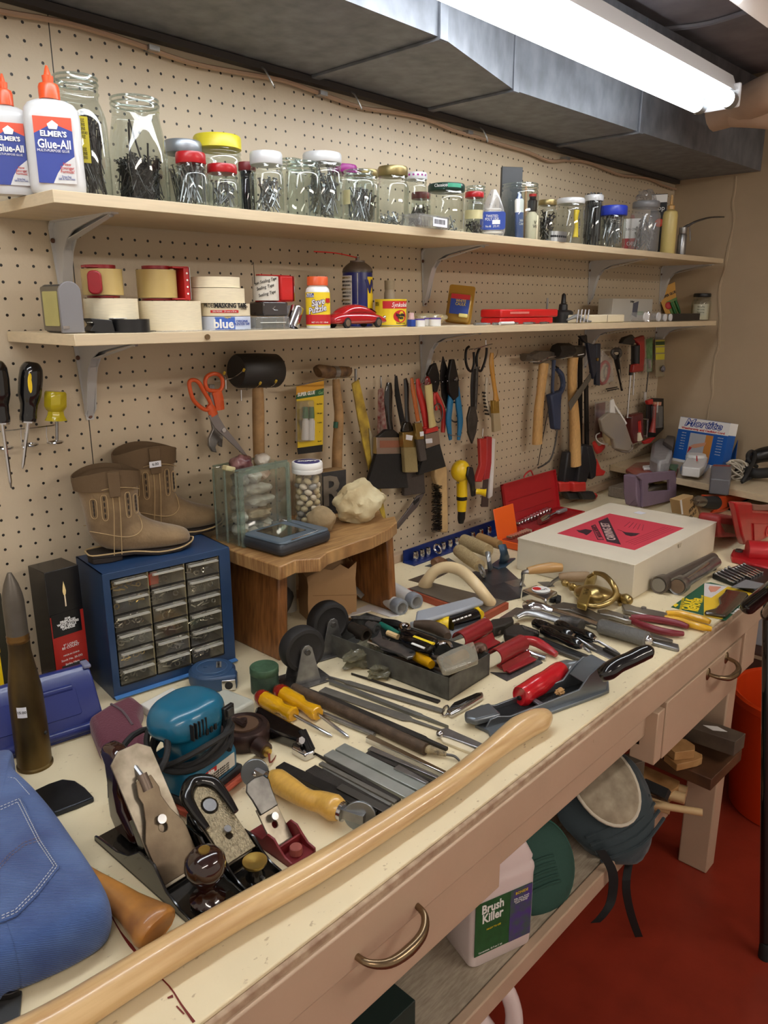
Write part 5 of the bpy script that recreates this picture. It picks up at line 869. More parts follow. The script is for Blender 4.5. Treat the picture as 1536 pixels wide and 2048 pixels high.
# =============== back and left of the bench ===============
class Flat:
    "a thing lying on a level surface, its outline given by points of the photo"
    def __init__(s,name,label,cat,at,k=None,z=ZB,group=None):
        s.k=k or (lambda x,y:(x,y)); s.z=z; s.o=W(*s.k(*at),z=z); s.t=thing(name,label,cat,Matrix.Translation(s.o),group)
    def p(s,x,y,z=0):
        q=W(*s.k(x,y),z=s.z+z)-s.o; return Vector((q.x,q.y,z))
    def px(s,n): return n/FPX*depth(s.o)*(s.k(1,0)[0]-s.k(0,0)[0])
    def poly(s,pts,z0,z1,m,name,bev=.001,par=None,holes=(),seg=2):
        P=[s.p(q[0],q[1],z1)[:2] for q in pts]; H=[[s.p(q[0],q[1],z1)[:2] for q in h] for h in holes]
        return MB().prism(P,z0,z1,holes=H).build(name,m,par or s.t,bevel=bev,seg=seg)
    def tube(s,pts,r,m,name,seg=10,smooth=4,flat=1,closed=False,par=None,up=(0,0,1)):
        return MB().tube([s.p(*q) for q in pts],r,seg,closed,smooth=smooth,flat=flat,up=up).build(name,m,par or s.t)
# ---- drawer cabinet ----
A=Vector((-.121,-.153,ZB)); YAW=-7.0; cw,cdp,ch=.234,.122,.228
t=thing('drawer_cabinet','blue metal cabinet with eighteen small clear drawers under the boots','drawer cabinet',T(*A)@RZ(YAW))
BM=mat('cabinet blue',(36,62,98),.32,.1,var=.1,scale=12)
MB().box(cw/2,cdp/2,ch-.001,cw,cdp,.002).box(cw/2,cdp/2,.001,cw,cdp,.002).box(.001,cdp/2,ch/2,.002,cdp,ch).box(cw-.001,cdp/2,ch/2,.002,cdp,ch).box(cw/2,cdp-.001,ch/2,cw,.002,ch).build('cabinet_shell',BM,t)
MB().prism(rrect(cw,ch,.002,1,cw/2,ch/2),0,.003,M=basis((0,0,0),(1,0,0),y=(0,0,1)),holes=[[(.012,.022),(cw-.022,.022),(cw-.022,ch-.012),(.012,ch-.012)]]).build('front_frame',BM,t,bevel=.0008)
MB().prism([(0,0),(cw,0),(cw,.012),(0,.012)],0,.002,M=T(0,-.012,.004)@RX(8)).build('front_lip',mat('lit blue lip',(70,120,180),.3),t)  # lip bluer and paler than the cabinet: reflected light put into its colour
gx0,gx1,gz0,gz1=.012,cw-.022,.022,ch-.012; dw=(gx1-gx0)/3; dh=(gz1-gz0)/6
FRM=mat('aged cream divider',(150,142,112),.5)
for i in range(4): MB().box(gx0+dw*i,.03,(gz0+gz1)/2,.0022,.055,gz1-gz0).build('upright_divider',FRM,t)
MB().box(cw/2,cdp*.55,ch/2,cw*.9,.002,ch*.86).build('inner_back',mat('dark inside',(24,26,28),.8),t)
DG=glass('drawer plastic',(236,234,226),.7,dens=.03,rough=.1); HG=glass('drawer lip plastic',(232,230,220),1.,dens=.34,rough=.12)
random.seed(11)
for r in range(6):
    for c in range(3):
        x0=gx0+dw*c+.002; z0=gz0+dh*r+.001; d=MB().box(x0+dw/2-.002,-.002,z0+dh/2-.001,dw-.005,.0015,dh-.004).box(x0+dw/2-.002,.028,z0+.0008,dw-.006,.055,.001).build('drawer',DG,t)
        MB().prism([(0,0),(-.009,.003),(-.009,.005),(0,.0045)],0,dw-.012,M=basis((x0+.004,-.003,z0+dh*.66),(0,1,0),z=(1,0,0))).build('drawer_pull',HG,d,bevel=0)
        MB().box(x0+dw/2-.002,-.001,z0-.0008,dw-.004,.006,.0012).build('drawer_shadow_strip',mat('painted drawer shadow',(30,28,26),.6),d)  # dark strip paints the shadow line under each drawer
        mb=MB(); n=random.randint(6,14); mm=random.choice([STEEL,BRASS,CHROME,DSTEEL,ZINC,BRASS,STEEL])
        for i in range(n):
            px_=x0+random.uniform(.006,dw-.012); pz=z0+random.uniform(.004,dh*.5); py=random.uniform(.003,.02); a=random.uniform(0,2*PI)
            if random.random()<.6: l=random.uniform(.004,.011); mb.cyl((px_-l*math.cos(a),py,pz),(px_+l*math.cos(a),py+.003,pz+l*.5*abs(math.sin(a))),random.uniform(.0009,.002),seg=6)
            else: mb.torus((0,0,0),random.uniform(.003,.0055),.0013,10,5,M=T(px_,py,pz)@RX(random.uniform(30,150)))
        o=mb.build('small_hardware',mm); o.matrix_world=t.matrix_world.copy(); tag(o,'screws, bolts and washers inside drawer %s, %s column of the blue cabinet'%(['bottom','second from bottom','third from bottom','fourth from bottom','fifth from bottom','top'][r],['left','middle','right'][c]),'hardware',kind='stuff')
o=MB().box(0,0,0,.018,.012,.020).build('red_block',mat('coral block',(190,64,44),.5),bevel=.001); o.matrix_world=t.matrix_world@T(gx0+dw+.012,.012,gz0+5*dh+.013); tag(o,'small coral red block in the top middle drawer','block')
# ---- boots ----
SU=mat('tan suede',(142,118,84),.85,col2=(112,90,62),scale=22,var=.2,bump=.35,bscale=220,sheen=.3); STI=mat('tan stitching',(176,150,108),.8); SOL=mat('boot sole',(40,32,28),.6)
def boot(label,M):
    t=thing('cowboy_boot',label,'boot',M,'child-size suede boots')   # local: heel at 0, toe +X, side facing viewer -Y
    def ring(cx,cz,tilt,a,b,n=24,flatk=1.0):
        R=[]; c,s=math.cos(math.radians(tilt)),math.sin(math.radians(tilt))   # ring plane normal tilt: 0 = along +X, 90 = up
        for i in range(n):
            u=2*PI*i/n; v=a*math.sin(u); y=b*math.cos(u); y*=1 if math.sin(u)>-.5 else 1.05
            R.append((cx+s*v,y,cz+c*v))
        return R
    P=[(.172,.020,0,.008,.010),(.166,.021,0,.014,.020),(.150,.024,2,.018,.028),(.125,.028,5,.022,.032),(.100,.034,14,.027,.031),(.078,.040,28,.034,.029),(.060,.046,48,.042,.029),(.050,.056,66,.046,.031),(.046,.072,80,.043,.034),(.045,.095,88,.043,.037),(.044,.120,92,.047,.038),(.042,.142,94,.052,.039)]
    MB().rings([ring(*p) for p in P],caps=(1,0)).build('boot_upper',SU,t,sub=1)
    # scalloped collar: top edge with raised side
    n=32; R=[]
    for zz,k in ((.128,1.0),(.142,1.03),(.150,1.03),(.150,1.0),(.142,1.0)):
        R.append([(.0425+.0525*k*math.cos(2*PI*i/n),.0395*k*math.sin(2*PI*i/n),zz+(.012*abs(math.sin(2*PI*i/n))**2 if zz>.13 else 0)) for i in range(n)])
    MB().rings(R,cap=False).build('boot_collar',mat('dark suede',(100,80,56),.85,bump=.3,bscale=200),t)
    so=[(.000,.0),(.004,.020),(.03,.026),(.07,.022),(.11,.030),(.145,.031),(.168,.020),(.178,.004),(.178,-.004),(.168,-.020),(.145,-.031),(.11,-.030),(.07,-.022),(.03,-.026),(.004,-.020)]
    def zz(x,y): return .0
    mb=MB(); V=[]; 
    def soz(x): return .010-.010*max(0,min(1,(x-.05)/.06))+.008*max(0,(x-.13)/.05)**1.5
    mb.rings([[(x,y,soz(x)+dz) for x,y in so] for dz in (.0,.006)]).build('sole',SOL,t,bevel=.001)
    MB().tube([(x*1.0,y*1.03,soz(x)+.0065) for x,y in so],.0014,6,True,smooth=3).build('welt',STI,t)
    MB().prism([(.001,.0),(.005,.019),(.03,.024),(.052,.020),(.052,-.020),(.03,-.024),(.005,-.019)],-.0005,.010).build('heel',SOL,t,bevel=.002)
    # side seam, pull strap, decorative panels on both sides
    for sgn in (-1,1):
        F=lambda pts,off=.0: [(x,sgn*(yy(x,z)+off),z) for x,z in pts]
        def yy(x,z):
            k=max(-1,min(1,(x-(.046 if z>.06 else .05))/(.049 if z>.06 else .055))); b=.0385 if z>.09 else .0385-(.09-z)*.10
            return b*math.sqrt(max(.02,1-k*k))+.001
        MB().tube(F([(.036,.014),(.038,.05),(.040,.09),(.040,.128)]),.0007,5,smooth=3).build('seam_stitch',STI,t); MB().tube(F([(.048,.014),(.049,.05),(.050,.09),(.050,.128)]),.0007,5,smooth=3).build('seam_stitch',STI,t)
        for px_ in (.012,.027,.064,.078):
            zt,zl=(.122,.078) if px_ in (.027,.064) else (.116,.082)
            MB().tube(F([(px_-.004,zl+.004),(px_-.0045,(zt+zl)/2),(px_-.004,zt-.003),(px_,zt),(px_+.004,zt-.003),(px_+.0045,(zt+zl)/2),(px_+.004,zl+.004),(px_,zl)],.0003),.0006,5,True,smooth=3).build('panel_stitch',STI,t)
            for i in range(4): q=F([(px_,zl+.008+i*(zt-zl-.014)/3)],.0006)[0]; MB().sph(q,.0012,8,rz=.0042,ry=.0006).build('cutout',mat('dark cutout',(40,32,26),.8),t)
        MB().tube(F([(.004,.060),(.02,.056),(.05,.046),(.07,.044),(.084,.052),(.086,.066),(.080,.078)],.0004),.0007,5,smooth=4).build('vamp_stitch',STI,t)
        MB().tube(F([(-.002,.126),(.02,.130),(.042,.133),(.065,.130),(.088,.122)],.0004),.0007,5,smooth=4).build('collar_stitch',STI,t)
        MB().rings([[(x,sgn*(.0375+d),z) for x,z in ((.035,.118),(.052,.118),(.053,.160),(.034,.160))] for d in (.004,.0065)]).build('pull_strap',mat('dark suede'),t,bevel=.001)
    return t
h1=Vector((-.108,-.080,1.0115)); boot('front tan suede boot standing on the blue cabinet, nearer the viewer',T(*h1)@RZ(-13)@Matrix.Diagonal((1.05,1,1,1)))
bt=boot('rear tan suede boot with a price sticker on its strap, half behind the other',T(-.012,-.041,1.0115)@RZ(-4)@Matrix.Diagonal((1.12,.9,1.13,1)))
MB().box(.040,-.0505,.135,.020,.0006,.0095).build('price_sticker',STICKER,bt); text('6.00',.0065,INK,bt,basis((.040,-.0512,.135),(1,0,0),y=(0,0,1)))
# ---- match box ----
t=thing('match_box','tall black and red box of long fireplace matches','match box',T(-.165,-.075,ZB)@RZ(2)); MBX=mat('black glossy card',(18,17,18),.25)
mw,md,mh=.058,.058,.237; MB().box(0,0,mh/2,mw,md,mh).build('box_body',MBX,t,bevel=.001)
MB().box(.0,-md/2-.0004,mh*.36,mw*.98,.0006,mh*.62).build('red_panel',mat('match red',(168,36,26),.4),t); MB().box(-.002,-md/2-.0008,mh*.60,mw*.86,.0006,mh*.17).build('black_panel',MBX,t); MB().box(.002,-md/2-.0009,mh*.16,mw*.7,.0006,mh*.26).build('strike_panel',mat('striker grey',(48,44,46),.8),t)
F=lambda zz,xx=0: basis((xx,-md/2-.0014,zz),(1,0,0),y=(0,0,1))
text('FOR\nFIREPLACES\nWOOD STOVES\nBBQ GRILLS\nCANDLES',.0052,INKW,t,F(mh*.60),bold=.0002); text('9" LONG\n80 COUNT',.0062,INKW,t,F(mh*.43)); text('MADE IN CHINA',.0038,INKW,t,F(mh*.365)); text('Stock No. 30-593',.0052,INKW,t,F(mh*.33)); text('Strike Here',.0052,INKW,t,F(mh*.295))
MB().lathe([(.0001,0),(.0022,.004),(.0030,.009),(.0018,.017),(.0001,.026)],12,M=T(-.0,-md/2-.001,mh*.80),ell=.2).build('flame_print',mat('flame print',(240,214,150),.5),t); MB().box(0,-md/2-.001,mh*.765,.0022,.0006,mh*.08).build('match_print',mat('match stick print',(220,200,170),.5),t)
# ---- shell ----
sx_,sy_=-.296,-.268+.021; H=W(32,1143,y=sy_).z-ZB
t=thing('brass_shell','tall tarnished brass artillery shell standing near the left edge','shell casing',T(sx_,sy_,ZB+.0003)); SHM=mat('tarnished brass',(112,92,52),.42,.8,col2=(70,56,36),scale=14,var=.2,stretch=(1,1,.5)); r=.0238
MB().lathe([(r*1.06,0),(r*1.06,.003),(r*.98,.005),(r*1.0,.009),(r*1.0,H*.18),(r*.97,H*.34),(r*.93,H*.42),(r*.80,H*.50),(r*.66,H*.58),(r*.62,H*.61),(r*.62,H*.68)],36).build('casing',SHM,t)
MB().lathe([(r*.60,H*.655),(r*.645,H*.665),(r*.645,H*.675),(r*.62,H*.68),(r*.645,H*.69),(r*.60,H*.70),(r*.60,H*.86)],32).build('driving_band',mat('bronze band',(120,90,50),.35,.85),t)
MB().lathe([(r*.61,H*.68),(r*.60,H*.86),(r*.55,H*.895),(r*.40,H*.945),(r*.2,H*.985),(r*.12,H)],32).build('nose',mat('lead grey nose',(98,92,84),.4,.6,var=.15),t)
fa=facing(sx_,sy_); q=arcband(MB(),r*.985,H*.30,H*.355,fa-36,fa-4,6,lift=.0006).build('price_sticker',STICKER,t); curvetext('15.00',.0055,INK,t,r*.985,H*.328,fa-20,lift=.0012); MB().sph((r*math.cos(math.radians(fa+52)),r*math.sin(math.radians(fa+52)),H*.185),.0030,10).build('side_hole',INK,t)
# ---- blue case ----
t=thing('blue_plastic_case','long royal blue plastic case lying beside the brass shell','case',basis((-.176,-.232,ZB),(-.985,.165,0),z=(0,0,1))); BP=mat('royal blue plastic',(34,46,108),.3,coat=.2)
prof=[(0,0),(.100,0),(.100,.05),(.080,.086),(.066,.090),(.046,.074),(.004,.018)]   # y toward wall, z
M=basis((0,0,0),(0,-1,0),z=(1,0,0))
MB().prism([(y,z) for y,z in prof],0,.34,M=basis((0,0,0),(0,-1,0),y=(0,0,1))@Matrix.Diagonal((1,1,-1,1))).build('case_body',BP,t,bevel=.004,seg=3)
n=Vector((0,-1*(-.056),.0)); sl=basis((0,-.006,.024),(1,0,0),y=(0,-.042,.056))
sl=basis((.02,-.012,.0285),(1,0,0),y=(0,-.6,.8))
MB().prism(rrect(.27,.046,.004,3,.145,.027),-.001,.0015,M=sl).build('front_panel',BP,t,bevel=.001)
MB().tube([(.035,-.044,.066),(.095,-.044,.066)],.0065,12).build('latch',BP,t); MB().tube([(-.002,-.004,.012),(.34,-.004,.012)],.008,12).build('lower_rib',BP,t); MB().box(.004,-.068,.088,.012,.024,.006).build('grey_corner',mat('worn blue grey',(120,124,150),.5),t,bevel=.002)
t=MB().box(0,0,.06,.02,.02,.12).box(0,0,.125,.022,.022,.012).build('yellow_level',YELLOW,bevel=.002); t.matrix_world=T(W(-4,1400,y=-.08).x,-.08,.87-.087+.0); tag(t,'sliver of a yellow and black tool at the very left edge','tool')
t=MB().box(0,0,.10,.03,.012,.2).build('dark_board',mat('dark olive board',(44,42,28),.6),bevel=.002); t.matrix_world=T(W(-2,1300,y=-.04).x,-.036,ZB); tag(t,'dark board leaning on the pegboard at the very left edge','board')
# ---- stool ----
ZT=.995; PW=mat('pine stool wood',(186,146,94),.42,col2=(140,98,56),scale=18,var=.2,stretch=(1,9,1),coat=.2,wave=('Y',14,3,.25)); PW2=mat('pine leg wood',(150,98,50),.42,col2=(104,64,30),scale=18,var=.2,stretch=(9,9,1),coat=.25)
t=thing('small_stool','rustic varnished wooden step stool with a live-edge top','stool',T(0,0,0))
out=[W(*u,z=ZT) for u in ((455,1108),(452,1116),(470,1128),(510,1134),(548,1136),(562,1133),(590,1120),(640,1117),(655,1104),(700,1088),(745,1073),(780,1056),(794,1044),(790,1032),(768,1036))]
P=[(max(v.x,.131),v.y) for v in out]+[(.59,-.085),(.55,-.062),(.35,-.052),(.16,-.052),(.133,-.09)]
MB().prism(P,ZT-.026,ZT).build('stool_top',PW,t,bevel=.005,seg=2)
for x,y0,y1,lean in ((.190,-.245,-.075,-.012),(.497,-.232,-.08,.008)):
    zt=ZT-.0262; MB().rings([[(x-.011+lean,y0,0+ZB),(x+.011+lean,y0,ZB),(x+.011+lean,y1,ZB),(x-.011+lean,y1,ZB)],[(x-.011,y0+.006,zt),(x+.011,y0+.006,zt),(x+.011,y1-.006,zt),(x-.011,y1-.006,zt)]]).build('leg',PW2,t,bevel=.003)
MB().box(.345,-.085,.935,.29,.014,.07).build('back_rail',PW2,t,bevel=.002)
# paper bag, dark things under stool
t=thing('paper_bag','torn-topped brown paper bag standing under the stool','paper bag',T(.395,-.135,ZB)@RZ(-20)); BAG=mat('kraft paper',(164,128,88),.75,var=.06,scale=10,bump=.25,bscale=30)
random.seed(6); n=24; base=[(-.056,-.028),(.056,-.028),(.056,.028),(-.056,.028)]
def rp(k,z,j=0): 
    R=[]
    for i in range(4):
        a,b=base[i],base[(i+1)%4]
        for s in range(6): u=s/6; R.append(((a[0]+(b[0]-a[0])*u)*k,(a[1]+(b[1]-a[1])*u)*k,z+random.uniform(0,j)))
    return R
MB().rings([rp(1,0),rp(1.02,.04),rp(.98,.08),rp(1.03,.100,.018)],caps=(1,0)).build('bag_body',BAG,t,solid=.0008); MB().box(0,-.0295,.05,.108,.0006,.001,M=RY(9)).build('fold_line',mat('fold shade paper',(140,106,70),.8),t)
t=MB().blob((0,0,.04),(.04,.03,.045),5,.15,1.5).build('dark_bundle',mat('dark grey cloth',(44,42,40),.8)); t.matrix_world=T(.30,-.075,ZB); tag(t,'dark bundle in the shadow under the stool behind the paper bag','bundle')
t=MB().tube([(0,0,.02),(.03,-.01,.05),(.05,-.03,.03),(.06,-.05,.012)],.012,8,smooth=4,flat=.5).build('striped_strap',mat('grey webbing',(120,116,110),.7)); t.matrix_world=T(.43,-.10,ZB+.002); tag(t,'grey strap curling beside the paper bag inside the stool','strap')
t=MB().cyl((0,0,0),(0,0,.17),.019,seg=20).build('white_tube',mat('white pvc',(196,196,186),.4)); t.matrix_world=T(.345,-.04-.02,ZB+.0005); tag(t,'pale pipe standing behind the paper bag under the stool','pipe')
# ---- on the stool ----
GB=glass('pale green glass block',(244,247,245),.9,dens=.012,rough=.04); GE=glass('glass block edge',(212,226,218),1.0,dens=.10,rough=.08)
a=Vector((.150,-.175,ZT)); t=thing('glass_block','hollow clear glass block used as a vase full of stones','glass block',T(*(a+Vector((0,.008,.0005))))@RZ(3)); gw,gd,gh=.128,.078,.148
MB().box(gw/2,.006,gh/2,gw,.012,gh,bev=.004,seg=2).build('front_pane',GB,t); MB().box(gw/2,gd-.006,gh/2,gw,.012,gh,bev=.004,seg=2).build('back_pane',GB,t)
MB().box(.005,gd/2,gh/2,.010,gd-.02,gh-.004).box(gw-.005,gd/2,gh/2,.010,gd-.02,gh-.004).box(gw/2,gd/2,.005,gw-.02,gd-.02,.010).build('side_walls',GB,t)
MB().prism(rrect(gw,gh,.006,3,gw/2,gh/2),0,.002,M=basis((0,0,0),(1,0,0),y=(0,0,1)),holes=[rrect(gw-.02,gh-.018,.006,3,gw/2,gh/2)]).build('front_rim',GE,t)
for x,y in ((.0,gd/2),(gw,gd/2),(0,.006),(gw,.006),(0,gd-.006)): MB().cyl((x,y,.004),(x,y,gh-.004),.0022,seg=8).build('edge_bead',GE,t)
for z in (gh,): MB().tube([(0,.006,z),(gw,.006,z)],.0022,8).build('edge_bead',GE,t); MB().tube([(0,gd-.006,z),(gw,gd-.006,z)],.0022,8).build('edge_bead',GE,t)
ST=[mat('stone white',(206,200,188),.6,col2=(170,160,146),scale=40,var=.1,bump=.3),mat('stone pinkish',(176,140,118),.6,col2=(214,200,180),scale=30,var=.1,bump=.3),mat('stone grey',(140,138,130),.6,col2=(96,92,88),scale=40,var=.1,bump=.3),mat('stone tan',(150,126,94),.6,col2=(190,170,140),scale=30,bump=.3,var=.1),mat('stone garnet',(74,30,36),.25,col2=(150,110,110),scale=40,var=.1)]
random.seed(21); A0=t.matrix_world.copy(); lay=[.022,.046,.072,.098,.122]; k_=0
for li,z in enumerate(lay):
    big_=li in (1,2,3)
    spots=[(.070,.039,.030,.020,.013)] if False else ([(.034,.039),(.064,.036),(.096,.042)] if not big_ else [(.030,.040),(.078,.039)])
    for (x,y) in spots:
        rx=.017 if not big_ else (.014 if x<.05 else .030); m_=ST[[0,2,0,1,1,3,1,0,3,2,0,2][k_%12]]
        o=MB().blob((0,0,0),(rx,.018,.0125),k_+3,.32,1.6).build('stone',m_); o.matrix_world=A0@T(x+random.uniform(-.003,.003),y,z)@RZ(random.uniform(-20,20)); tag(o,'mixed pale stone packed inside the hollow glass block','stone','stones in the glass block'); k_+=1
    if li==0:
        for x in (.025,.050,.080,.105):
            o=MB().blob((0,0,0),(.011,.010,.009),k_+13,.3,1.6).build('stone',ST[k_%4]); o.matrix_world=A0@T(x,.022,z-.0035); tag(o,'mixed pale stone packed inside the hollow glass block','stone','stones in the glass block'); k_+=1
for x,m_,rr,lb in ((.035,ST[4],(.024,.018,.017),'dark garnet red stone on top of the glass block'),(.088,ST[0],(.017,.014,.012),'white crystal on top of the glass block, right of the garnet stone')):
    o=MB().blob((0,0,0),rr,int(x*900),.25,2).build('stone',m_); o.matrix_world=A0@T(x+.01,.045,.150); tag(o,lb,'stone')
o=MB().box(0,0,0,.022,.014,.010).build('cream_block',mat('cream rock',(206,196,150),.6),bevel=.002); o.matrix_world=A0@T(.012,.04,.146)@RY(18); tag(o,'cream slab of stone on the left rim of the glass block','stone')
x=.3335; y=-.150; rr=.030; zt=W(600,926,y=y).z-ZT
t=thing('pebble_jar','peanut butter jar with white screw lid, full of beige pebbles','jar',T(x,y,ZT+.0005)); hb=zt-.020
MB().lathe([(rr*.9,0),(rr*.99,.003),(rr,.01),(rr*.97,hb*.33),(rr,hb*.36),(rr*.97,hb*.62),(rr,hb*.66),(rr,hb*.92),(rr*.93,hb)],28,caps=(1,0)).build('jar_body',glass('jar plastic',(240,238,232),.9,dens=.03),t); MB().lathe([(rr*1.02,hb-.002),(rr*1.05,hb),(rr*1.05,hb+.006),(rr*1.02,hb+.0065),(rr*1.05,hb+.008),(rr*1.05,hb+.017),(rr*1.0,hb+.020)],32).build('jar_lid',INKW,t)
MB().cyl((0,0,hb+.020),(0,0,hb+.0206),rr*.86,seg=28).build('blue_disc',mat('skippy blue',(40,40,110),.4),t); text('SKIPPY',.013,INKW,t,T(0,0,hb+.0212)@RZ(-38),bold=.0005,shear=.2)
PB=[mat('beige pebble',(196,184,150),.45,var=.1,scale=50),mat('grey pebble',(150,150,150),.4,var=.1,scale=50),mat('cream pebble',(214,206,190),.4)]
random.seed(31); layers=9; Aj=t.matrix_world.copy()
for l in range(layers):
    for i in range(6):
        a=2*PI*i/6+l*.5; q=rr*.66; o=MB().blob((0,0,0),(.0088,.0066,.0062),l*7+i,.15,1.2,sub=2).build('pebble',PB[random.choice((0,0,0,1,2))]); o.matrix_world=Aj@T(q*math.cos(a),q*math.sin(a),.0085+l*(hb-.014)/layers)@RZ(math.degrees(a)+90+random.uniform(-30,30))@RY(random.uniform(-40,40)); tag(o,'smooth beige or grey pebble inside the white-lidded plastic jar','pebble','pebbles in the plastic jar')
t=thing('letter_block','dark wooden printing block with a raised letter R','printing block',T(.395,-.085,ZT+.0005)@RZ(-12)); MB().box(.035,0,.048,.095,.035,.096).build('block_body',mat('block wood',(140,112,76),.6,var=.15),t,bevel=.001); MB().box(.035,-.0177,.048,.094,.0012,.095).build('ink_face',mat('inked face',(44,42,42),.6,var=.3,scale=60),t)
text('R',.092,mat('worn letter metal',(122,112,98),.5,.2,var=.2),t,basis((.046,-.019,.050),(1,0,0),y=(0,0,1)),ex=.0012,bold=.002)
o=MB().blob((0,0,0),(.029,.028,.027),2,.12,2,sub=4).build('round_stone',mat('rough tan geode',(140,120,88),.9,bump=1.,bscale=90,var=.15)); o.matrix_world=T(.327,-.196,ZT+.0255); tag(o,'round rough tan stone in front of the pebble jar','stone')
o=MB().blob((0,0,0),(.058,.040,.046),5,.30,1.6,sub=4).build('white_rock',mat('pale quartz rock',(206,196,160),.8,col2=(160,138,96),scale=9,var=.12,bump=.9,bscale=60)); o.matrix_world=T(.440,-.192,ZT+.040); tag(o,'large jagged white and tan rock at the right of the stool','stone')
t=thing('media_device','dark grey rounded electronic device with a glossy panel on the stool edge','device',T(.165,-.268,ZT+.0005)@RZ(4)); DVC=mat('charcoal device',(42,46,52),.4); 
MB().prism(rrect(.135,.112,.010,4,.065,.055),.0,.024).build('device_body',DVC,t,bevel=.009,seg=4); MB().prism(rrect(.130,.108,.012,4,.066,.055),.021,.027).build('grey_cover',mat('blue grey cover',(78,92,104),.3),t,bevel=.003); MB().prism(rrect(.066,.070,.002,2,.058,.062),.027,.0276).build('glossy_panel',mat('smoked panel',(26,26,24),.06,coat=1),t); MB().tube([(.026,.002,.0276),(.10,.006,.0276),(.110,.10,.0276)],.0010,6).build('silver_line',CHROME,t)
# =============== tools lying on the bench ===============
def bar(name,label,cat,k,p0,p1,w,h,m,z0=0.,t0=0,t1=0,w0=None,w1=None,group=None,bev=.0006,e0=None,e1=None):
    "flat bar from p0 to p1; t0/t1 = length share of a narrow tang, w0/w1 its width; e0/e1 = point width"
    A=W(*k(*p0),z=ZB+z0+h); B=W(*k(*p1),z=ZB+z0+h); L=(B-A).length; o=A.copy(); o.z=ZB+z0+.0003; M=basis(o,B-A)
    t=None; P=[]; w0=w0 or w*.35; w1=w1 or w*.35
    up=[(0,(e0 if e0 is not None else (w0 if t0 else w))/2)]
    if t0: up+=[(L*t0,w0*.6),(L*t0+w*.6,w/2)]
    if t1: up+=[(L*(1-t1)-w*.6,w/2),(L*(1-t1),w1*.6)]
    up+=[(L,(e1 if e1 is not None else (w1 if t1 else w))/2)]
    P=up+[(x,-y) for x,y in up[::-1]]
    ob=MB().prism(P,0,h).build(name,m,bevel=bev); ob.matrix_world=M; tag(ob,label,cat,group); return ob
def rod(name,label,cat,k,p0,p1,r,m,z0=0.,r1=None,seg=12,group=None,zend=0.):
    A=W(*k(*p0),z=ZB+z0+r); B=W(*k(*p1),z=ZB+z0+(r1 or r)+zend); M=basis(A,B-A)
    ob=MB().cyl((0,0,0),((B-A).length,0,0),r,r1,seg=seg).build(name,m,bevel=0); ob.matrix_world=M; tag(ob,label,cat,group); return ob
FILE=mat('file steel',(120,116,108),.5,.7,var=.15,scale=40,bump=.6,bscale=900); FILED=mat('dark file steel',(62,58,54),.5,.7,var=.2,scale=40,bump=.6,bscale=900); FILEL=mat('light file steel',(128,128,124),.42,.75,var=.12,scale=30,bump=.3,bscale=700); RUST=mat('rust brown steel',(92,76,62),.6,.5,var=.25,scale=60,bump=.4,bscale=300)
k=K(480,1320,3.2)
FG='files and rasps laid side by side'
bar('flat_file','long flat file with a pointed tang, uppermost of the row near the casters','file',k,(525,90),(1300,325),.012,.004,FILE,t0=.2,w0=.005,e0=.001,group=None)
bar('flat_file','dark narrow file tucked against the metal tool tray','file',k,(712,82),(1275,262),.009,.004,FILED,e0=.002)
bar('square_file','square-edged file with a sharp tang pointing at the pocket knife','file',k,(580,132),(1335,420),.009,.006,FILEL,t1=.2,w1=.004,e1=.0005)
bar('wide_file','wide flat file with a slim neck, just left of the square file','file',k,(525,185),(1300,450),.019,.003,FILE,t1=.24,w1=.006,e1=.004)
bar('half_round_file','dark half-round file with a long spike toward the wall','file',k,(400,165),(1325,562),.012,.005,FILED,t0=.14,w0=.004,e0=.0005,t1=.12,w1=.006)
t=rod('rusty_pipe','long round rusty rod wrapped with cord at its near end','rod',k,(345,180),(1190,572),.0095,RUST)
f=Flat('frayed_cord','frayed pale cord and hook trailing from the rusty rod','cord',(1190,570),k); f.tube([(1185,568,.008),(1220,575,.009),(1270,590,.008),(1320,605,.006)],[.006,.0065,.005,.003],mat('frayed cord',(176,160,124),.9,col2=(90,80,66),scale=120,var=.3,bump=.8,bscale=300),'cord'); f.tube([(1320,605,.006),(1370,615,.006),(1400,640,.004),(1420,672,.003)],[.002,.002,.0017,.001],DSTEEL,'hook')
t=rod('twist_drill','long bright twist drill lying beside the amber screwdrivers','drill bit',k,(505,335),(860,480),.0042,STEEL)
for i in range(16):
    pass
def sd2(label,h0,h1,b1,rad=.0135):
    f=Flat('screwdriver',label,'screwdriver',h0,k,group='amber-handled screwdrivers'); v=lambda t:(h0[0]+(h1[0]-h0[0])*t,h0[1]+(h1[1]-h0[1])*t,rad)
    AH=mat('amber handle',(214,160,14),.12,coat=.6,alpha=.93); h=f.tube([v(0),v(.05),v(.14),v(.55),v(.62),v(.7),v(.96),v(1)],[rad*.5,rad*.9,rad,rad,rad*.72,rad*.72,rad*.98,rad*.8],AH,'handle',9,0)
    f.tube([v(-.03),v(.0),v(.08),v(.17)],[rad*.3,rad*.75,rad*1.03,rad*1.04],mat('red end cap',(140,26,14),.15,coat=.6),'red_cap',16,0,par=h)
    f.tube([v(.98),(b1[0]*.92+h1[0]*.08,b1[1]*.92+h1[1]*.08,.004),(b1[0],b1[1],.003)],[.003,.003,.001],CHROME,'blade',10,0); return f
sd2('left amber screwdriver with a red cap, beside the black folding key set',(118,228),(345,352),(590,490))
sd2('right amber screwdriver with a red cap, nearest the green can',(238,190),(500,345),(697,497))
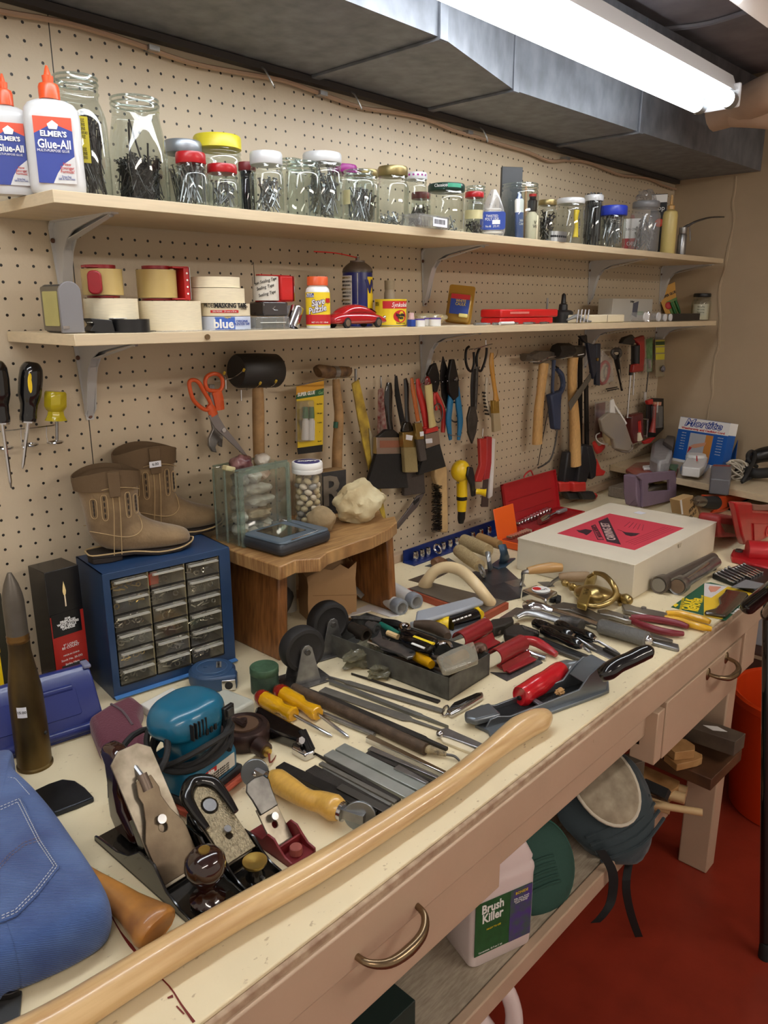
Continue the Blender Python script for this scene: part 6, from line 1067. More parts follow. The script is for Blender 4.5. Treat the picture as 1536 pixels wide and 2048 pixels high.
f=Flat('folding_key_set','black folding hex key set with chrome side plates','hex key set',(280,430),k); f.poly([(100,298),(135,290),(420,445),(435,500),(395,520),(180,440),(85,350)],0,.020,GLOSSB,'rubber_grip',.004); f.poly([(330,560),(345,500),(430,470),(478,560),(475,585),(415,608)],0,.012,CHROME,'chrome_plate',.002); 
for i,(a,b_) in enumerate((((385,455),(440,580)),((400,452),(455,575)),((415,450),(470,568)))): f.tube([(a[0],a[1],.021),(b_[0],b_[1],.014)],.0028,BLACKP,'folding_key',8,0)
c=f.p(380,520,.018); MB().cyl(c,c+Vector((0,-.006,.004)),.006,seg=6).build('hex_bolt',CHROME,f.t)
# lower group
bar('sharpening_stone','pale grey notched metal strip, left one of the pair','strip',k,(565,590),(1100,865),.020,.005,mat('pale zinc strip',(172,176,170),.42,.7,var=.12,scale=30))
bar('sharpening_stone','pale grey metal strip with a rounded far end, right one of the pair','strip',k,(640,550),(1185,820),.021,.007,mat('pale zinc strip 2',(164,170,164),.42,.65,var=.14,scale=30))
bar('thin_file','thin pointed file left of the pale metal strips','file',k,(472,588),(1020,895),.007,.004,FILED,t0=.16,e0=.0005,w0=.003)
bar('thin_file','thin round-ended file, next left from the pointed one','file',k,(515,655),(1000,905),.008,.004,FILE)
bar('saw_bit','slim dark chisel bar partly under the thin files','chisel',k,(530,690),(965,925),.006,.004,FILEL,e0=.003)
bar('chisel_blade','short black-oiled bar with a notched end beside the cutter wheel tool','bar',k,(450,690),(935,960),.020,.006,FILED)
bar('steel_bar','thick black bar lying closest behind the yellow-handled cutter','bar',k,(255,668),(880,965),.018,.008,mat('black bar',(48,46,44),.4,.6,var=.2,scale=60))
bar('stamped_ruler','small grey rule stamped with white marks on the black bars','rule',k,(635,805),(950,965),.013,.0015,mat('grey rule',(90,88,84),.4,.7),z0=.0085)
for i,(p0,p1,w,h,m_,lb) in enumerate((((820,485),(1330,725),.012,.009,CHROME,'polished hex chisel, rightmost of the four chisels'),((830,560),(1290,760),.011,.007,STEEL,'grey hex chisel, second from the right of the four chisels'),((812,590),(1230,775),.009,.006,FILED,'dark flat chisel, third of the four chisels'),((1000,680),(1200,785),.012,.003,STEEL,'short bright chisel tip lying on the dark chisel'))):
    bar('cold_chisel',lb,'chisel',k,p0,p1,w,h,m_,e1=w*.5,z0=.0065 if i==3 else 0)
f=Flat('folding_knife','small folding knife with dark inlay and a chrome ring','pocket knife',(1420,290),k); f.poly([(1320,318),(1360,278),(1510,205),(1555,200),(1560,225),(1420,310),(1350,345)],0,.010,CHROME,'knife_body',.003); f.poly([(1345,298),(1370,270),(1515,208),(1545,215),(1400,290)],.010,.0115,GLOSSB,'dark_inlay',.0008); f.tube([(x,y,.003) for x,y in oval(1315,325,17,36,12,20)],.0016,CHROME,'key_ring',6,1,closed=True)
f=Flat('hinged_bar','steel bar with a ball stud and cream strip beside the axe handle','bar',(1400,520),k); f.poly([(1290,440),(1320,430),(1660,580),(1660,610),(1330,490),(1290,480)],0,.008,STEEL,'steel_bar',.001); f.poly([(1270,480),(1300,478),(1600,610),(1560,620),(1300,520)],0,.005,CREAM,'cream_strip',.001); c=f.p(1280,475,.008); MB().sph(c,.0065,14).build('ball_stud',CHROME,f.t)
# yellow handled double cutter
f=Flat('roller_cutter','yellow wooden-handled tool with a steel wheel at each end','cutter',(420,850),k); HY=mat('yellow varnished handle',(204,160,74),.3,coat=.4,var=.08,scale=40,stretch=(1,6,6))
f.tube([(188,770,.022),(240,775,.022),(330,830,.021),(430,890,.021),(520,910,.021),(600,945,.022),(645,965,.022)],[.012,.0165,.0150,.0125,.0145,.0175,.013],HY,'handle',18,4)
f.tube([(168,762,.022),(195,772,.022)],.0115,CHROME,'ferrule',16,0); f.tube([(610,950,.022),(668,975,.022)],.0125,CHROME,'ferrule',16,0)
a=f.p(168,762,.022); b=f.p(95,722,.026); MB().box(0,0,0,(a-b).length,.007,.016,M=basis((a+b)/2,a-b)).build('axle_fork',STEEL,f.t)
def wheel(c,r,ax,nm,hub=True):
    ax=Vector(ax).normalized()*.002; w_=MB().cyl(c-ax,c+ax,r,seg=28).build(nm,mat('wheel steel',(150,158,164),.3,.85),f.t,bevel=.0008)
    if hub: MB().sph(c-ax*1.5,.0042,12).build('hub',CHROME,w_)
wheel(b+Vector((0,0,.0)),.0195,(.55,.8,-.25),'roller_wheel'); c=f.p(770,1008,.021); d=f.p(668,975,.022)
MB().box(0,0,0,(c-d).length+.012,.010,.013,M=basis((c+d)/2,c-d)).build('axle_fork',STEEL,f.t); wheel(c+Vector((.002,.003,0)),.0205,(.8,.6,-.1),'roller_wheel')
f=None
# ---- reel, tape measures, boxes, can, casters ----
k=lambda x,y:(x,y)
f=Flat('chalk_reel','brown metal reel with a folding crank and red frayed string','reel',(490,1490)); BR=mat('brown reel enamel',(70,50,46),.35,.4,col2=(46,34,32),scale=40,var=.2); c=f.p(489,1482,0); c.z=0
MB().lathe([(.036,0),(.040,.005),(.040,.024),(.037,.029),(.030,.030),(.029,.028),(.0,.028)],32,M=T(*c)).build('reel_body',BR,f.t); MB().cyl(c+Vector((0,0,.028)),c+Vector((0,0,.031)),.023,seg=28).build('reel_plate',mat('worn tan plate',(104,80,62),.5,.4),f.t); MB().cyl(c+Vector((0,0,.03)),c+Vector((0,0,.038)),.006,seg=14).build('crank_pivot',BR,f.t); f.tube([(489,1450,.036),(478,1443,.036),(468,1438,.034)],[.004,.005,.003],BR,'crank',8,2)
f.tube([(515,1490,.016),(532,1502,.014)],[.014,.012],BR,'spout',12,0); f.tube([(530,1500,.014),(536,1506,.013)],[.008,.007],BRASS,'brass_tip',12,0); f.tube([(538,1508,.012),(540,1525,.006),(548,1518,.003),(552,1510,.002)],[.002,.0015,.001,.0004],mat('red string',(120,50,36),.9),'string',6,3)
t=thing('tape_reel','blue long tape measure with a chrome mouth by the drawer cabinet','tape measure',T(.033,-.222,ZB+.0004)@RZ(-35)); TM=mat('tape measure blue',(42,70,104),.4)
MB().lathe([(.036,0),(.041,.004),(.042,.012),(.041,.024),(.036,.029),(.0,.030)],40,ell=1).build('case',TM,t); MB().prism([(-.03,-.030),(.0,-.043),(.042,-.040),(.044,-.02),(.03,.01),(-.02,-.01)],0,.028).build('case_mouth',TM,t,bevel=.004); MB().torus((0,0,.0295),.027,.0008,32,5).build('ring_mark',mat('ring blue',(60,90,124),.4),t)
MB().box(.028,-.0415,.012,.024,.006,.020).build('chrome_mouth',CHROME,t,bevel=.001); MB().cyl((.028,-.043,.012),(.028,-.0455,.012),.007,seg=14).build('tape_end',BLACKM,t); MB().box(.012,.004,.0305,.009,.024,.0006).build('name_plate',STEEL,t); text('STANLEY',.0055,INK,t,T(.012,.004,.0312)@RZ(90)); MB().cyl((-.012,.002,.029),(-.012,.002,.031),.004,seg=12).build('hub',TM,t)
f=Flat('grey_box','pale grey-green rounded plastic box behind the brown reel','box',(452,1440)); f.poly([(392,1403),(450,1375),(510,1399),(440,1440)],0,.026,mat('pale grey green plastic',(176,178,166),.4),'box_body',.005)
f=Flat('white_card','thin white box lying between the sander and the blue cabinet','box',(345,1410)); f.poly([(280,1408),(345,1374),(402,1399),(380,1420),(330,1440)],0,.016,mat('white card',(216,214,206),.5),'box_body',.002)
t=thing('green_can','small dull green round tin with a worn lid','tin',T(.077,-.328+.012,ZB+.0004)); GC=mat('dull green tin',(54,78,60),.55,.2,col2=(40,56,46),scale=60,var=.15); MB().lathe([(.0235,0),(.0245,.001),(.0245,.034),(.0235,.036)],30).build('tin_body',GC,t); MB().lathe([(.0245,.034),(.0252,.035),(.0252,.0455),(.0240,.047),(.022,.0468)],30).build('tin_lid',mat('worn green lid',(66,96,72),.5,.2,var=.2,scale=90),t)
def caster(label,x,y,rz):
    t=thing('plate_caster',label,'caster',T(x,y,ZB+.0003)@RZ(rz),'black caster wheels'); R_=.041; hz=.062
    MB().prism([(-.045,-.034),(.045,-.034),(.045,.034),(-.045,.034)],0,.003,holes=[circ(.004,10,sx*.036,sy*.026) for sx in (-1,1) for sy in (-1,1)]).build('mount_plate',DSTEEL,t,bevel=.0006)
    w_=MB().lathe([(.012,-.013),(.030,-.013),(.033,-.015),(.039,-.014),(R_,-.009),(R_,.009),(.039,.014),(.033,.015),(.030,.013),(.012,.013)],44,M=T(0,0,hz)@RX(90)).build('rubber_wheel',mat('caster rubber',(34,33,33),.6,bump=.1),t); MB().cyl((0,-.019,hz),(0,.019,hz),.011,seg=20).build('wheel_hub',mat('hub grey',(70,66,60),.5,.4),w_)
    for s in (-1,1):
        MB().prism([(-.026,.003),(.026,.003),(.010,hz+.006),(.004,hz+.012),(-.004,hz+.012),(-.010,hz+.006)],-.0012,.0012,M=basis((0,s*.0185,0),(1,0,0),y=(0,0,1))).build('side_bracket',STEEL,t,bevel=.0004)
        MB().cyl((0,s*.0195,hz),(0,s*.024,hz),.0055,seg=6).build('axle_nut',DSTEEL,t)
    return t
caster('front black caster wheel in a steel fork, beside the green tin',.148,-.335,-12)
caster('rear black caster wheel in a steel fork, nearer the stool and tool tray',.262,-.280,-12)
# ---- metal tool tray ----
k=K(680,1060,4.042)
TR=mat('mottled galvanised tray',(84,84,80),.5,.6,col2=(110,110,106),scale=46,var=.2,detail=5)
A=Vector((.267,-.5755,ZB)); ang_=math.degrees(math.atan2(-.571+.576,.127)); t=thing('metal_tray','dark mottled metal tray heaped with sockets, wrenches and screwdrivers','tray',basis(A+Vector((0,0,.0004)),Vector((.127,.006,0)))); tw,tl,th=.127,.300,.042
MB().box(tw/2,tl/2,.001,tw,tl,.002).box(tw/2,.0007,th/2,tw,.0014,th).box(tw/2,tl-.0007,th/2,tw,.0014,th).box(.0007,tl/2,th/2,.0014,tl,th).box(tw-.0007,tl/2,th/2,.0014,tl,th).build('tray_body',TR,t)
AT=t.matrix_world.copy()
def intray(name,label,cat,mb_,m,x,y,z,rz=0,ry=0,rx=0,group=None):
    o=mb_.build(name,m); o.matrix_world=AT@T(x,y,z)@RZ(rz)@RY(ry)@RX(rx); tag(o,label,cat,group); return o
def socket(name,label,x,y,z,rz,r=.011,l=.036,ry=0,m=STEEL):
    return intray(name,label,'socket',MB().lathe([(r*.9,0),(r,.001),(r,l*.6),(r*.86,l*.7),(r*.86,l),(r*.55,l),(r*.55,l*.5),(0,l*.5)],20,M=RY(90),cap=False),m,x,y,z,rz,ry)
random.seed(12)
for i in range(20):
    intray('layered_tool','dull steel tool in the lower layer of the tray','tool',MB().cyl((-.045,0,0),(.045,0,0),random.uniform(.003,.006),seg=8),random.choice([DSTEEL,RUST,FILED,STEEL]),random.uniform(.045,.085),random.uniform(.05,.25),.010+.011*(i%2),random.uniform(60,120),random.uniform(-4,4),group='tools buried in the metal tray')
def ontop(name,label,cat,pts,r,m,seg=10,flat=1,smooth=3): 
    f=Flat(name,label,cat,pts[0][:2],k); f.tube(pts,r,m,'body',seg,smooth,flat); return f
f=Flat('impact_socket','large dark deep socket showing its square hole, far left in the tray','socket',(160,820),k)
def deep(f,p0,p1,r,m,z=.045):
    a=f.p(*p0,z); b=f.p(*p1,z); Z,l=zto(a,b); MB().lathe([(0,l*.45),(r*.62,l*.45),(r*.62,0),(r,0),(r,l*.5),(r*.82,l*.55),(r*.82,l)],22,M=Z,cap=False).build('socket_body',m,f.t,ang=30)
deep(f,(215,850),(95,785),.0135,mat('brown socket steel',(84,76,68),.35,.75))
f=Flat('deep_socket','second large socket beside it with a bright rim','socket',(290,780),k); deep(f,(300,800),(225,770),.0115,STEEL,.048)
f=Flat('chrome_socket','short chrome socket at the left back corner of the tray','socket',(60,770),k); deep(f,(95,760),(30,750),.0115,CHROME,.043)
f=Flat('box_wrench','grey refrigeration wrench with a round hole, lying across the tray front','wrench',(440,940),k); f.poly([(255,880),(300,855),(325,800),(345,880),(520,925),(600,955),(612,990),(590,1020),(545,1030),(500,1000),(330,935)],.046,.051,STEEL,'wrench_body',.001); c=f.p(578,990,.0512); MB().cyl(c,c+Vector((0,0,.0006)),.004,seg=14).build('hole',INK,f.t)
ontop('ratchet_wrench','slim chrome wrench running under the refrigeration wrench','wrench',[(235,900,.044),(380,960,.043),(560,1040,.042)],[.006,.0035,.004],CHROME,8,.6)
f=Flat('combination_wrench','chrome combination wrench with its ring end near the tray centre','wrench',(520,790),k); f.tube([(x,y,.056) for x,y in oval(522,790,36,28,14)],.0042,CHROME,'ring_end',8,1,closed=True); f.tube([(550,815,.055),(680,870,.054),(800,905,.052)],[.0035,.004,.005],CHROME,'shank',8,2,.6); f.tube([(790,925,.052),(830,910,.052),(880,920,.052),(905,955,.050)],[.004,.006,.006,.003],CHROME,'open_end',8,3,.7)
BYM=GLOSSB
for i,(a,b,rr,yl,lb) in enumerate((((490,880),(745,980),.0125,None,'black gloss screwdriver handle lower of the two in the tray'),((500,825),(775,930),.0125,INKY,'black and yellow striped screwdriver handle upper of the two in the tray'))):
    f=Flat('short_screwdriver',lb,'screwdriver',a,k); v=lambda t,z=.056+.004*i:(a[0]+(b[0]-a[0])*t,a[1]+(b[1]-a[1])*t,z); f.tube([v(0),v(.04),v(.15),v(.3),v(.85),v(.97),v(1)],[rr*.5,rr*.75,rr*.7,rr,rr,rr*.9,rr*.6],BYM,'handle',12,0)
    if yl: f.tube([v(.36,.066),v(.93,.066)],.0055,INKY,'yellow_stripe',6,0,.5)
    else: f.tube([v(.36,.065),v(.75,.065)],.003,INKW,'white_stripe',6,0,.5)
ontop('wooden_file_handle','old dark wooden handle pointing at the clear packet','handle',[(600,760,.046),(720,775,.047),(820,815,.046),(870,860,.045)],[.007,.012,.013,.008],mat('old dark wood',(76,62,50),.5,var=.2,scale=60),12)
ontop('dark_pliers_handle','dark steel handle lying across the back of the tray','tool',[(340,735,.045),(450,760,.046),(540,790,.045)],[.006,.009,.005],BS,8)
ontop('dark_pliers_handle','second dark handle along the back edge of the tray','tool',[(90,710,.042),(250,715,.044),(400,745,.043)],[.004,.006,.004],DSTEEL,8)
ontop('teal_screwdriver','thin teal-handled tool among the steel tools','screwdriver',[(330,760,.050),(400,800,.050),(480,835,.049)],[.005,.006,.003],mat('teal handle',(30,104,90),.3),10)
ontop('pencil_stub','tan wooden stub among the tools','stub',[(385,830,.049),(470,865,.049)],.0055,WOODL,8)
ontop('amber_screwdriver','amber screwdriver handle half buried at the tray front','screwdriver',[(600,1010,.038),(680,1050,.038),(740,1090,.038)],[.010,.011,.008],mat('amber handle'),9,smooth=0)
f=Flat('clear_packet','crinkled clear packet holding a small mallet head at the tray front corner','packet',(950,1030),k); f.poly([(780,1020),(900,960),(1080,895),(1110,985),(1120,1040),(880,1130),(830,1130)],.046,.058,glass('packet film',(226,222,206),1,dens=.22,rough=.12),'clear_film',.003); f.tube([(870,1080,.046),(1010,1010,.047)],[.012,.011],mat('tan stick 2',(150,124,84),.6),'inner_piece',10,0)
f=Flat('mallet_tip','brown round tool knob behind the clear packet','knob',(1130,960),k); f.tube([(1090,990,.040),(1110,955,.044),(1150,960,.044),(1165,990,.040)],[.006,.010,.011,.006],mat('brown knob',(90,64,50),.4,.3),'knob',12,3)
# crumpled poly bag
kk=K(380,1080,3.339); f=Flat('crumpled_bag','crumpled olive-tinted plastic bag lying in front of the tray','bag',(1200,830),kk)
mb=MB(); random.seed(14); a=f.p(1180,810,0); 
mb.blob((a.x,a.y,.018),(.052,.026,.018),8,.5,2.2,sub=4); b=f.p(1300,900,0); mb.blob((b.x,b.y,.010),(.035,.018,.011),9,.7,3,sub=3)
mb.build('bag_film',glass('olive film',(176,172,146),1.,dens=.24,rough=.13),f.t); c=f.p(1310,870,0); MB().cyl(c+Vector((-.02,0,.012)),c+Vector((.02,.004,.012)),.007,seg=12).build('hardware_inside',STEEL,f.t)
# pipes beside stool
for i,(a,b_,lb) in enumerate((((500,630),(300,520),'grey-collared white pipe end nearer the stool leg'),((620,580),(440,480),'grey-collared white pipe end further right, behind the first'))):
    f=Flat('pipe_piece',lb,'pipe',a,k,group='short white pipes with grey collars'); A_=f.p(*a,.016); B_=f.p(*b_,.016); d=(B_-A_).normalized(); Z,l=zto(A_,B_); MB().lathe([(.0155,.004),(.0155,.10),(.013,.10),(.013,.004),(.0155,.004)],22,M=Z,cap=False).build('pipe_tube',mat('white pipe',(206,206,204),.35),f.t); MB().lathe([(.0115,-.001),(.0165,-.001),(.018,.002),(.018,.020),(.0165,.024),(.0155,.024)],24,M=Z,cap=False).build('grey_collar',mat('grey collar',(128,134,142),.4),f.t)
f=Flat('white_tray','white paper sheet lying under the pipes and the tray end','paper',(250,640),k); f.poly([(130,640),(230,600),(360,635),(480,690),(400,700),(250,650),(60,700)],0,.002,mat('white paper',(220,218,216),.5),'sheet',.0003)
# driver kit grey
f=Flat('driver_kit','open pale grey plastic case holding a black and yellow ratchet handle','case',(800,760),k); GP=mat('pale grey plastic',(152,158,166),.4); f.poly([(560,740),(830,690),(1180,700),(1195,745),(900,850),(800,840)],0,.016,GP,'case_base',.003)
f.poly([(620,650),(1090,533),(1165,575),(980,640),(700,725),(605,742)],.040,.050,GP,'case_lid',.004)
f.tube([(765,745,.026),(800,760,.026),(880,765,.026)],[.012,.017,.017],YELLOW,'yellow_end',16,0); f.tube([(875,765,.026),(900,755,.026),(1100,690,.026)],[.017,.0155,.0155],GLOSSB,'ratchet_grip',10,0); f.tube([(1095,692,.026),(1120,682,.026),(1140,690,.026)],[.0165,.0165,.010],YELLOW,'yellow_cap',16,0)
for i in range(5): f.tube([(910+32*i,738-11*i,.042),(930+32*i,731-11*i,.042)],.0018,INKW,'grip_mark',6,0)
# socket rail at wall
f=Flat('socket_rail','blue metal rail of small chrome sockets against the back ledge','socket rail',(700,290),k); RB=mat('rail blue',(30,48,110),.35,.2)
a=W(830,1133,z=ZB); b=W(1090,1035,z=ZB); b.y=a.y=-.038; L=(.62 and b.x-a.x); t=f.t; t.matrix_world=T(a.x,-.030,ZB)
MB().prism([(0,0),(-.040,0),(-.040,.003),(-.003,.003),(-.003,.034),(0,.034)],0,L,M=basis((0,0,0),(0,1,0),z=(1,0,0))@Matrix.Identity(4)).build('rail',RB,t)
for i,x in enumerate([.030,.055,.080,.145,.175,.205,.24,.28,.32,.36]):
    q=MB().lathe([(.008,0),(.0085,.001),(.0085,.017),(.0075,.020),(.0075,.024),(.0045,.024),(.0045,.012)],16,M=T(x,-.018,.0032),cap=True).build('small_socket',CHROME); q.matrix_world=t.matrix_world.copy(); tag(q,'small chrome socket standing on the blue rail at the back of the bench','socket','chrome sockets on the blue rail')
q=MB().torus((0,0,0),.012,.0035,20,8,M=RX(60)).build('chrome_nut',CHROME); q.matrix_world=t.matrix_world@T(.112,-.026,.018); tag(q,'chrome ring nut leaning among the sockets on the blue rail','nut')
# hawk float with arched handle
f=Flat('grout_float','grout float with rust-red rubber base and arched cream wooden handle','float',(900,580),k)
f.poly([(535,475),(720,420),(1365,585),(1150,700)],0,.016,mat('float rubber rust',(156,72,44),.6),'rubber_base',.001); f.poly([(560,470),(725,418),(1340,572),(1145,672)],.016,.019,mat('float plate',(134,128,120),.4,.7,var=.1),'metal_plate',.0006)
FC=mat('cream wooden handle',(226,204,160),.35,coat=.2); f.tube([(690,445,.020),(705,410,.036),(770,330,.062),(870,300,.074),(980,330,.074),(1090,430,.066),(1170,530,.042),(1215,590,.021)],[.017,.014,.013,.0135,.0135,.013,.013,.014],FC,'arched_handle',16,4)
# trowels with round handles
def handle_trowel(label,a,b,rad,za,zb_,m): 
    f=Flat('margin_trowel',label,'trowel',a,k); f.tube([(a[0],a[1],za),((a[0]*.6+b[0]*.4),(a[1]*.6+b[1]*.4),za*.6+zb_*.4),(b[0],b[1],zb_)],[rad*.92,rad,rad*.86],m,'handle',20,4); return f
TH=mat('weathered tan handle',(176,158,118),.6,col2=(150,130,94),scale=60,var=.1,stretch=(1,5,5))
TRB=mat('trowel blade steel',(98,100,104),.4,.75,var=.2,scale=20)
f=handle_trowel('flat trowel with a fat weathered handle, nearer the arched float',(960,165),(1130,290),.0175,.052,.050,TH); f.poly([(685,290),(880,225),(1140,390),(1290,500),(1190,415),(940,330)],0,.0012,TRB,'blade',0); f.tube([(1130,290,.050),(1160,320,.040),(1170,370,.004)],[.006,.005,.006],STEEL,'bracket',8,3,.5); c=f.p(1148,330,.045)
MB().torus((0,0,0),.015,.003,18,8,M=T(*c)@RY(70)@RX(30)).build('end_ring',STEEL,f.t)
f=handle_trowel('flat trowel with a fat weathered handle, behind the nearer one',(1000,85),(1200,170),.0185,.056,.056,TH); f.poly([(1000,350),(1330,290),(1480,430),(1460,540),(1270,590),(1150,480)],0,.0012,TRB,'blade',0); f.tube([(1195,180,.056),(1205,250,.040),(1215,320,.004)],[.007,.006,.008],ZINC,'bracket',8,3,.5)
f=handle_trowel('edging tool with a slim worn handle on a blue cast bracket',(1120,60),(1290,120),.0135,.060,.058,mat('worn brown handle',(150,118,76),.5,var=.12,scale=50)); f.poly([(1210,285),(1290,230),(1420,225),(1340,290),(1280,310)],0,.004,mat('blue cast iron',(62,84,104),.4,.4),'blue_plate',.001); f.tube([(1310,120,.058),(1325,180,.040),(1325,250,.006)],[.011,.012,.020],mat('blue cast iron'),'blue_bracket',8,3,.45)
f=Flat('pointing_trowel','broad pointed dark trowel blade lying flat under the others','trowel',(1250,480),k); f.poly([(1130,480),(1330,420),(1460,545),(1260,590),(1200,560)],.0014,.0026,mat('blue black blade',(70,76,84),.35,.75,var=.2),'blade',0)
f=Flat('dark_trowel','dark triangular trowel blade tip sticking out left of the float','trowel',(620,380),k); f.poly([(552,402),(740,335),(900,330),(760,400),(640,425)],0,.0012,mat('bronze blade',(100,86,74),.45,.6,var=.2),'blade',0); f.tube([(760,270,.02),(800,255,.022),(850,270,.022)],[.012,.014,.010],mat('brown end knob',(110,74,48),.5),'handle',12,2)
k2=K(940,920,2.954)
f=Flat('pointing_trowel','small pointing trowel with a tan handle raised before the white box','trowel',(320,690),k2); f.tube([(340,655,.045),(400,645,.048),(480,635,.050),(540,635,.048)],[.008,.0115,.013,.010],mat('varnished tan handle',(180,140,86),.4,coat=.3),'handle',16,4); f.tube([(345,660,.045),(315,665,.042),(312,700,.020),(300,742,.003)],[.006,.005,.004,.004],STEEL,'tang',8,3); f.poly([(200,720),(300,700),(330,745),(260,750)],0,.0015,STEEL,'blade',0)
f=Flat('plastering_trowel','second small trowel with a grey brown handle beside the brass knocker','trowel',(520,720),k2); f.tube([(525,690,.026),(600,690,.028),(700,690,.028)],[.008,.0125,.013],mat('grey brown handle',(150,126,96),.6),'handle',16,3); f.tube([(530,695,.026),(495,715,.014),(470,740,.003)],[.005,.004,.004],STEEL,'tang',8,3)
f.poly([(400,720),(470,718),(500,745),(450,750)],0,.0015,STEEL,'blade',0)
f=Flat('tape_measure','small square chrome tape measure with a round printed label','tape measure',(410,800),k2); f.poly([(305,765),(390,735),(520,775),(450,825)],0,.026,CHROME,'case',.004); c=f.p(420,765,.0268); MB().cyl(c,c+Vector((0,0,.0008)),.021,seg=28).build('round_label',INKW,f.t); MB().prism(circ(.010,14),0,.0004,M=T(c.x-.004,c.y+.009,c.z+.0009)).build('red_print',INKR,f.t); text('TAPE',.008,INK,f.t,T(c.x+.002,c.y-.006,c.z+.001)@RZ(-20)); f.poly([(510,790),(540,800),(535,830),(508,822)],0,.012,BLACKM,'tape_tip',.002)
# =============== near bench tools ===============
k=lambda x,y:(x,y)
# ---- planes ----
JAP=mat('black japanning',(20,19,18),.18,.2,coat=.5,var=.3,scale=120); PLS=mat('aged plane steel',(158,150,134),.38,.75,col2=(94,82,66),scale=24,var=.2); RSW=mat('dark rosewood',(52,22,16),.12,coat=.8,col2=(24,10,8),scale=20,var=.2)
def plane(label,x,yh,yt,w,hside,iron,knob,body=JAP,cap=None,kind='bench'):
    L=abs(yt-yh); t=thing('hand_plane',label,'hand plane',basis((x,yh,ZB+.0003),(.02,-1,0)))
    MB().box(L/2,0,.002,L,w,.004).build('sole',body,t,bevel=.0006)
    for s in (-1,1):
        P=[(0,.0),(L,.0),(L,.008),(L*.86,.010),(L*.74,.018),(L*.64,hside),(L*.50,hside*1.02),(L*.38,hside*.55),(L*.25,.014),(.04*L,.010),(0,.007)]
        MB().prism(P,-.0016,.0016,M=basis((0,s*(w/2-.0016),0),(1,0,0),y=(0,0,1))).build('side_wall',body,t,bevel=.0008)
    return t,L
def slab(t,name,m,p0,p1,w0,w1,th,pts=None,hole=None,bev=.0008):
    "plate from p0 to p1 in the local X-Z plane"
    A=Vector(p0); B=Vector(p1); l=(B-A).length; P=pts(l) if pts else [(0,-w0/2),(l,-w1/2),(l,w1/2),(0,w0/2)]
    return MB().prism(P,0,th,M=basis(A,B-A,y=(0,1,0)) if False else basis(A,B-A,z=Vector((0,1,0)).cross(B-A)*-1),holes=hole or ()).build(name,m,t,bevel=bev)
t,L=plane('large black bench plane with dark wooden knob and tall steel blade',-.284,-.470,-.690,.066,.042,1,1)
mx_=L*.66
fr0=(mx_,0,.006); fr1=(mx_-.100,0,.137)
up=lambda d:0
slab(t,'frog',JAP,(mx_-.012,0,.004),(mx_-.064,0,.066),.050,.040,.016)
N_=Vector((0,1,0)).cross(Vector(fr1)-Vector(fr0)).normalized(); N_=N_ if N_.x>0 else -N_
off=lambda p,d: tuple(Vector(p)+N_*d)
slab(t,'blade',PLS,off(fr0,.0),off(fr1,.0),.052,.052,.003,pts=lambda l:[(0,-.027),(l*.93,-.027),(l,-.013),(l,.013),(l*.93,.027),(0,.027)],hole=[circ(.0085,14,.118,0)])
slab(t,'cap_iron',mat('brown patina steel',(112,98,78),.4,.7,col2=(84,70,54),scale=30,var=.2),off(fr0,.004),off((mx_-.072,0,.106),.004),.05,.05,.002,pts=lambda l:[(.004,-.0265),(l*.45,-.0265),(l*.62,-.017),(l*.78,-.012),(l*.86,-.014),(l,-.010),(l,.010),(l*.86,.014),(l*.78,.012),(l*.62,.017),(l*.45,.0265),(.004,.0265)],hole=[circ(.0055,12,.062,0)])
c=Vector(off(fr0,.0075))+(Vector(fr1)-Vector(fr0)).normalized()*.071; MB().cyl(c,c+N_*.004,.0055,seg=14).build('lever_screw',STEEL,t)
c=Vector(off(fr0,.006))+(Vector(fr1)-Vector(fr0)).normalized()*.108; MB().cyl(c,c+(Vector(fr1)-Vector(fr0)).normalized()*.020,.0065,seg=12).build('lever_cam',mat('worn lever',(110,96,84),.4,.5),t); MB().cyl(c+(Vector(fr1)-Vector(fr0)).normalized()*.016,c+(Vector(fr1)-Vector(fr0)).normalized()*.034-N_*.010,.0035,seg=8).build('lateral_lever',STEEL,t)
MB().lathe([(.019,.006),(.020,.009),(.013,.015),(.0105,.022),(.012,.030),(.019,.038),(.0235,.049),(.022,.060),(.015,.068),(.007,.0705)],32,M=T(L*.885,0,0)).build('front_knob',RSW,t); MB().cyl((L*.885,0,.069),(L*.885,0,.0725),.0065,seg=16).build('knob_nut',BRASS,t)
MB().prism([(.012,.006),(.057,.006),(.050,.024),(.030,.045),(.026,.070),(.032,.096),(.036,.120),(.020,.128),(-.002,.126),(-.012,.112),(-.002,.098),(.0,.074),(-.003,.048),(-.002,.024)],-.0115,.0115,M=basis((0,0,0),(1,0,0),y=(0,0,1))).build('rear_handle',RSW,t,bevel=.008,seg=4)
